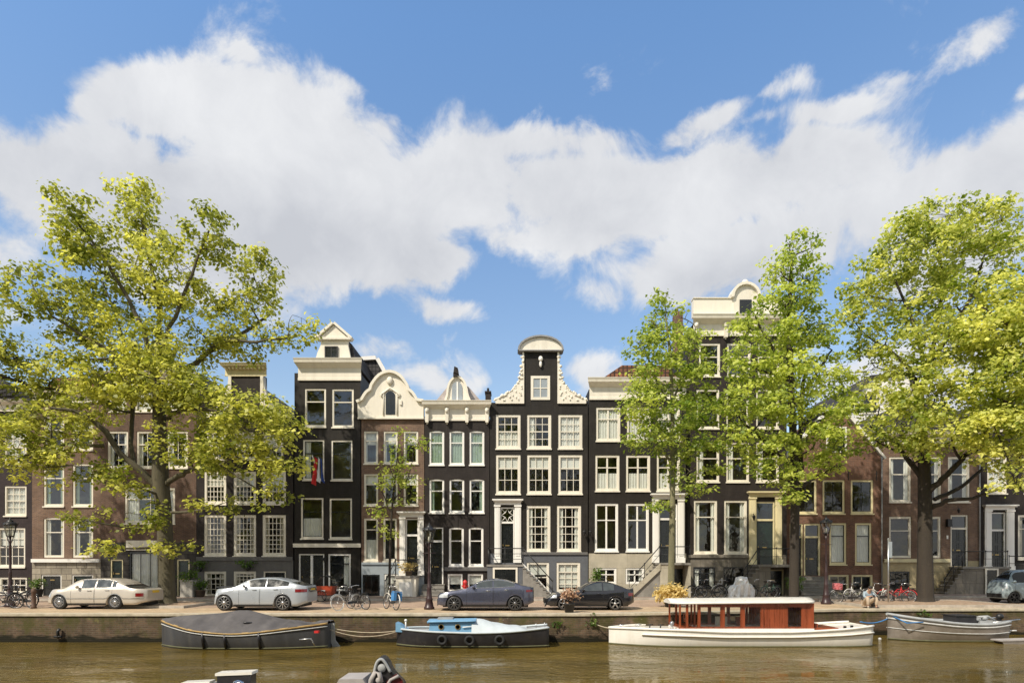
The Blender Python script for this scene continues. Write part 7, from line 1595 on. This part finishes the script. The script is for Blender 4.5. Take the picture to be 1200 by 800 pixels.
# weeds growing on the quay wall
rg = random.Random(8)
for a, b, l in ((692, 728, 'clump of pale weeds on the quay wall left of the salon boat bow'), (1085, 719, 'small green weed on the quay wall behind the aluminium sloop'), (655, 730, 'small weed tuft on the quay wall beyond the blue-cabin boat')):
    Yw_ = yq(X(a, 25.5))-.05; x, z = X(a, Yw_), Z(b, Yw_); root = thing('weed_clump', l, 'plant', (x, Yw_, z), 'weeds growing on the quay wall')
    leaf_cloud('foliage', np.array([(x+rg.gauss(0, .12), Yw_-.05+rg.gauss(0, .03), z+rg.gauss(0, .08), rg.random()) for _ in range(9)]), 9, .05, .07, M['shrub'], root, a, tilt=.9)

# ------------------------------------------------------------------ person sitting on the kerb
M['skin'] = pm('skin', (.42, .24, .16), .5, .05, 10); M['hair'] = pm('dark_hair', (.015, .011, .009), .6, .2, 20); M['shirt'] = pm('pale_blue_grey_shirt', (.30, .37, .42), .8, .1, 8, bump=.2); M['trousers'] = pm('beige_trousers', (.46, .36, .26), .8, .08, 8, bump=.2); M['shoe'] = pm('dark_shoe', (.05, .035, .03), .6, .1, 8)
def skin_mesh(name, verts, edges, radii, mat, parent, root_i=0, lv=2):
    me = bpy.data.meshes.new(name); me.from_pydata(verts, edges, []); me.materials.append(mat)
    o = bpy.data.objects.new(name, me); COL.objects.link(o); o.parent = parent
    sk = o.modifiers.new('skin', 'SKIN'); sk.use_smooth_shade = True
    for i, v in enumerate(me.skin_vertices[0].data): v.radius = (radii[i], radii[i]); v.use_root = (i == root_i)
    sb = o.modifiers.new('subd', 'SUBSURF'); sb.levels = lv; sb.render_levels = lv
    return o
Yp = 28.62
root = thing('person', 'person in a pale shirt and beige trousers sitting bowed on the kerb, forearms on knees', 'person', (X(1015.5, Yp), Yp, .13), world=False)
hip = (0, 0, .12); V = [hip, (0, -.02, .28), (0, -.08, .44), (0, -.15, .58), (0, -.21, .655), (0, -.27, .74), (0, -.30, .82)]; E = [(i, i+1) for i in range(6)]; Rr = [.13, .125, .13, .13, .055, .085, .075]
def limb(sx):
    b = len(V); V.extend([(sx*.09, -.02, .11), (sx*.17, -.24, .27), (sx*.20, -.42, .37), (sx*.20, -.46, .20), (sx*.19, -.44, -.02), (sx*.20, -.50, -.085), (sx*.21, -.60, -.10)]); E.extend([(0, b)] + [(b+i, b+i+1) for i in range(6)]); Rr.extend([.10, .085, .065, .055, .042, .045, .04])
    b = len(V); V.extend([(sx*.17, -.13, .585), (sx*.235, -.20, .48), (sx*.25, -.28, .38), (sx*.16, -.40, .42), (sx*.07, -.50, .45)]); E.extend([(3, b)] + [(b+i, b+i+1) for i in range(4)]); Rr.extend([.065, .05, .043, .036, .028])
    # five fingers
    w_ = b+4
    for k, (dx, l_) in enumerate(((-.02, .06), (-.008, .075), (.004, .08), (.016, .07))):
        c = len(V); V.extend([(sx*(.05+dx), -.53, .45+dx*.6), (sx*(.03+dx), -.53-l_*.4, .43+dx*.6), (sx*(.02+dx), -.53-l_*.5, .40+dx*.6)]); E.extend([(w_, c), (c, c+1), (c+1, c+2)]); Rr.extend([.009, .008, .007])
    c = len(V); V.extend([(sx*.075, -.50, .475), (sx*.05, -.53, .49)]); E.extend([(w_, c), (c, c+1)]); Rr.extend([.010, .008])
limb(1); limb(-1)
body = skin_mesh('body', V, E, Rr, M['skin'], root)
skin_mesh('shirt', [(0, 0, .14), (0, -.02, .28), (0, -.08, .44), (0, -.15, .585), (0, -.19, .62)] + [p for sx in (1, -1) for p in ((sx*.17, -.13, .585), (sx*.235, -.20, .48), (sx*.25, -.28, .385), (sx*.19, -.36, .41))],
          [(0, 1), (1, 2), (2, 3), (3, 4), (3, 5), (5, 6), (6, 7), (7, 8), (3, 9), (9, 10), (10, 11), (11, 12)], [.155, .15, .155, .155, .07, .085, .07, .06, .05, .085, .07, .06, .05], M['shirt'], body)
skin_mesh('trousers', [(0, 0, .12)] + [p for sx in (1, -1) for p in ((sx*.09, -.02, .11), (sx*.17, -.24, .27), (sx*.20, -.42, .37), (sx*.20, -.455, .20), (sx*.19, -.44, .02))],
          [(0, 1), (1, 2), (2, 3), (3, 4), (4, 5), (0, 6), (6, 7), (7, 8), (8, 9), (9, 10)], [.15] + [.12, .105, .085, .075, .062]*2, M['trousers'], body)
m = MB()
for sx in (1, -1): m.ball((sx*.205, -.53, -.075), .052, .12, .045, 10)
m.build('shoes', M['shoe'], body)
m = MB(); m.ball((0, -.275, .835), .088, .10, .095, 12, 0, 8); m.ball((0, -.23, .79), .08, .07, .10, 10); m.build('hair', M['hair'], body)
m = MB()
for sx in (1, -1): m.ball((sx*.03, -.372, .79), .012, .008, .008, 8); m.ball((sx*.082, -.28, .78), .014, .02, .028, 6)
m.ball((0, -.385, .765), .013, .018, .02, 6); m.box(-.025, .025, -.372, -.36, .732, .738); m.build('face', M['skin'], body)
m = MB(); m.box(-.035, .035, -.59, -.575, .40, .52); tag(m.build('phone', M['black_gloss'], None), 'dark phone held in the sitting person\'s hands', 'phone').location = (X(1015.5, Yp), Yp, .13)
m = MB(); m.lathe([(.03, 0), (.04, .11), (.042, .11), (.042, .12), (.001, .12)], (0, 0, 0), 12); o = m.build('paper_cup', M['white'], None); o.location = (X(1017.5, 27.95), 27.95, .012); tag(o, 'white paper cup standing at the sitting person\'s feet', 'cup')
m = MB(); m.ball((.36, .12, .12), .2, .17, .19, 10); m.ball((.3, .1, .3), .12, .1, .1, 8); m.tube([(.2, .0, .3), (.3, -.02, .42), (.42, .05, .3)], .015, 5); o = m.build('backpack', M['canvas'], None); o.location = (X(1015.5, Yp), Yp, .13); tag(o, 'dark bag slumped on the kerb beside the sitting person', 'bag')

# ------------------------------------------------------------------ near bank behind the viewpoint (seen only mirrored in glass and water)
def copy_tree(o, parent=None):
    c = o.copy(); COL.objects.link(c)
    if parent: c.parent = parent
    for ch in o.children: copy_tree(ch, c)
    return c
for i, (src, x, y, rz) in enumerate(((t5, -26, -7, .4), (t1, -12, -8, 2.2), (t5, 1, -8, 3.6), (t1, 15, -7.5, 5.2), (t5, 29, -8, 1.1))):
    c = copy_tree(src); c.location = (x, y, 0); c.rotation_euler = (0, 0, rz); c['label'] = ['first', 'second', 'third', 'fourth', 'fifth'][i] + ' tree from the left on the near bank behind the viewpoint'; c['group'] = 'trees on the near bank'
xx = -42
for i, k in enumerate((1, 3, 4, 7, 5, 8, 1, 3, 6, 7, 4, 9)):
    src = H_[k]; wall = [q for q in src.children if q.name.startswith('wall')][0]; wd = wall.dimensions.x
    c = copy_tree(src); c.location = (xx + wd/2, -20, 0); c.rotation_euler = (0, 0, PI); c['group'] = 'houses on the near bank'
    c['label'] = 'house number %s of the row on the near bank behind the viewpoint, %s' % (['one','two','three','four','five','six','seven','eight','nine','ten','eleven','twelve'][i], 'facing the canal'); xx += wd + .02
for o in list(bpy.data.objects):
    if '_org' in o.keys(): del o['_org']
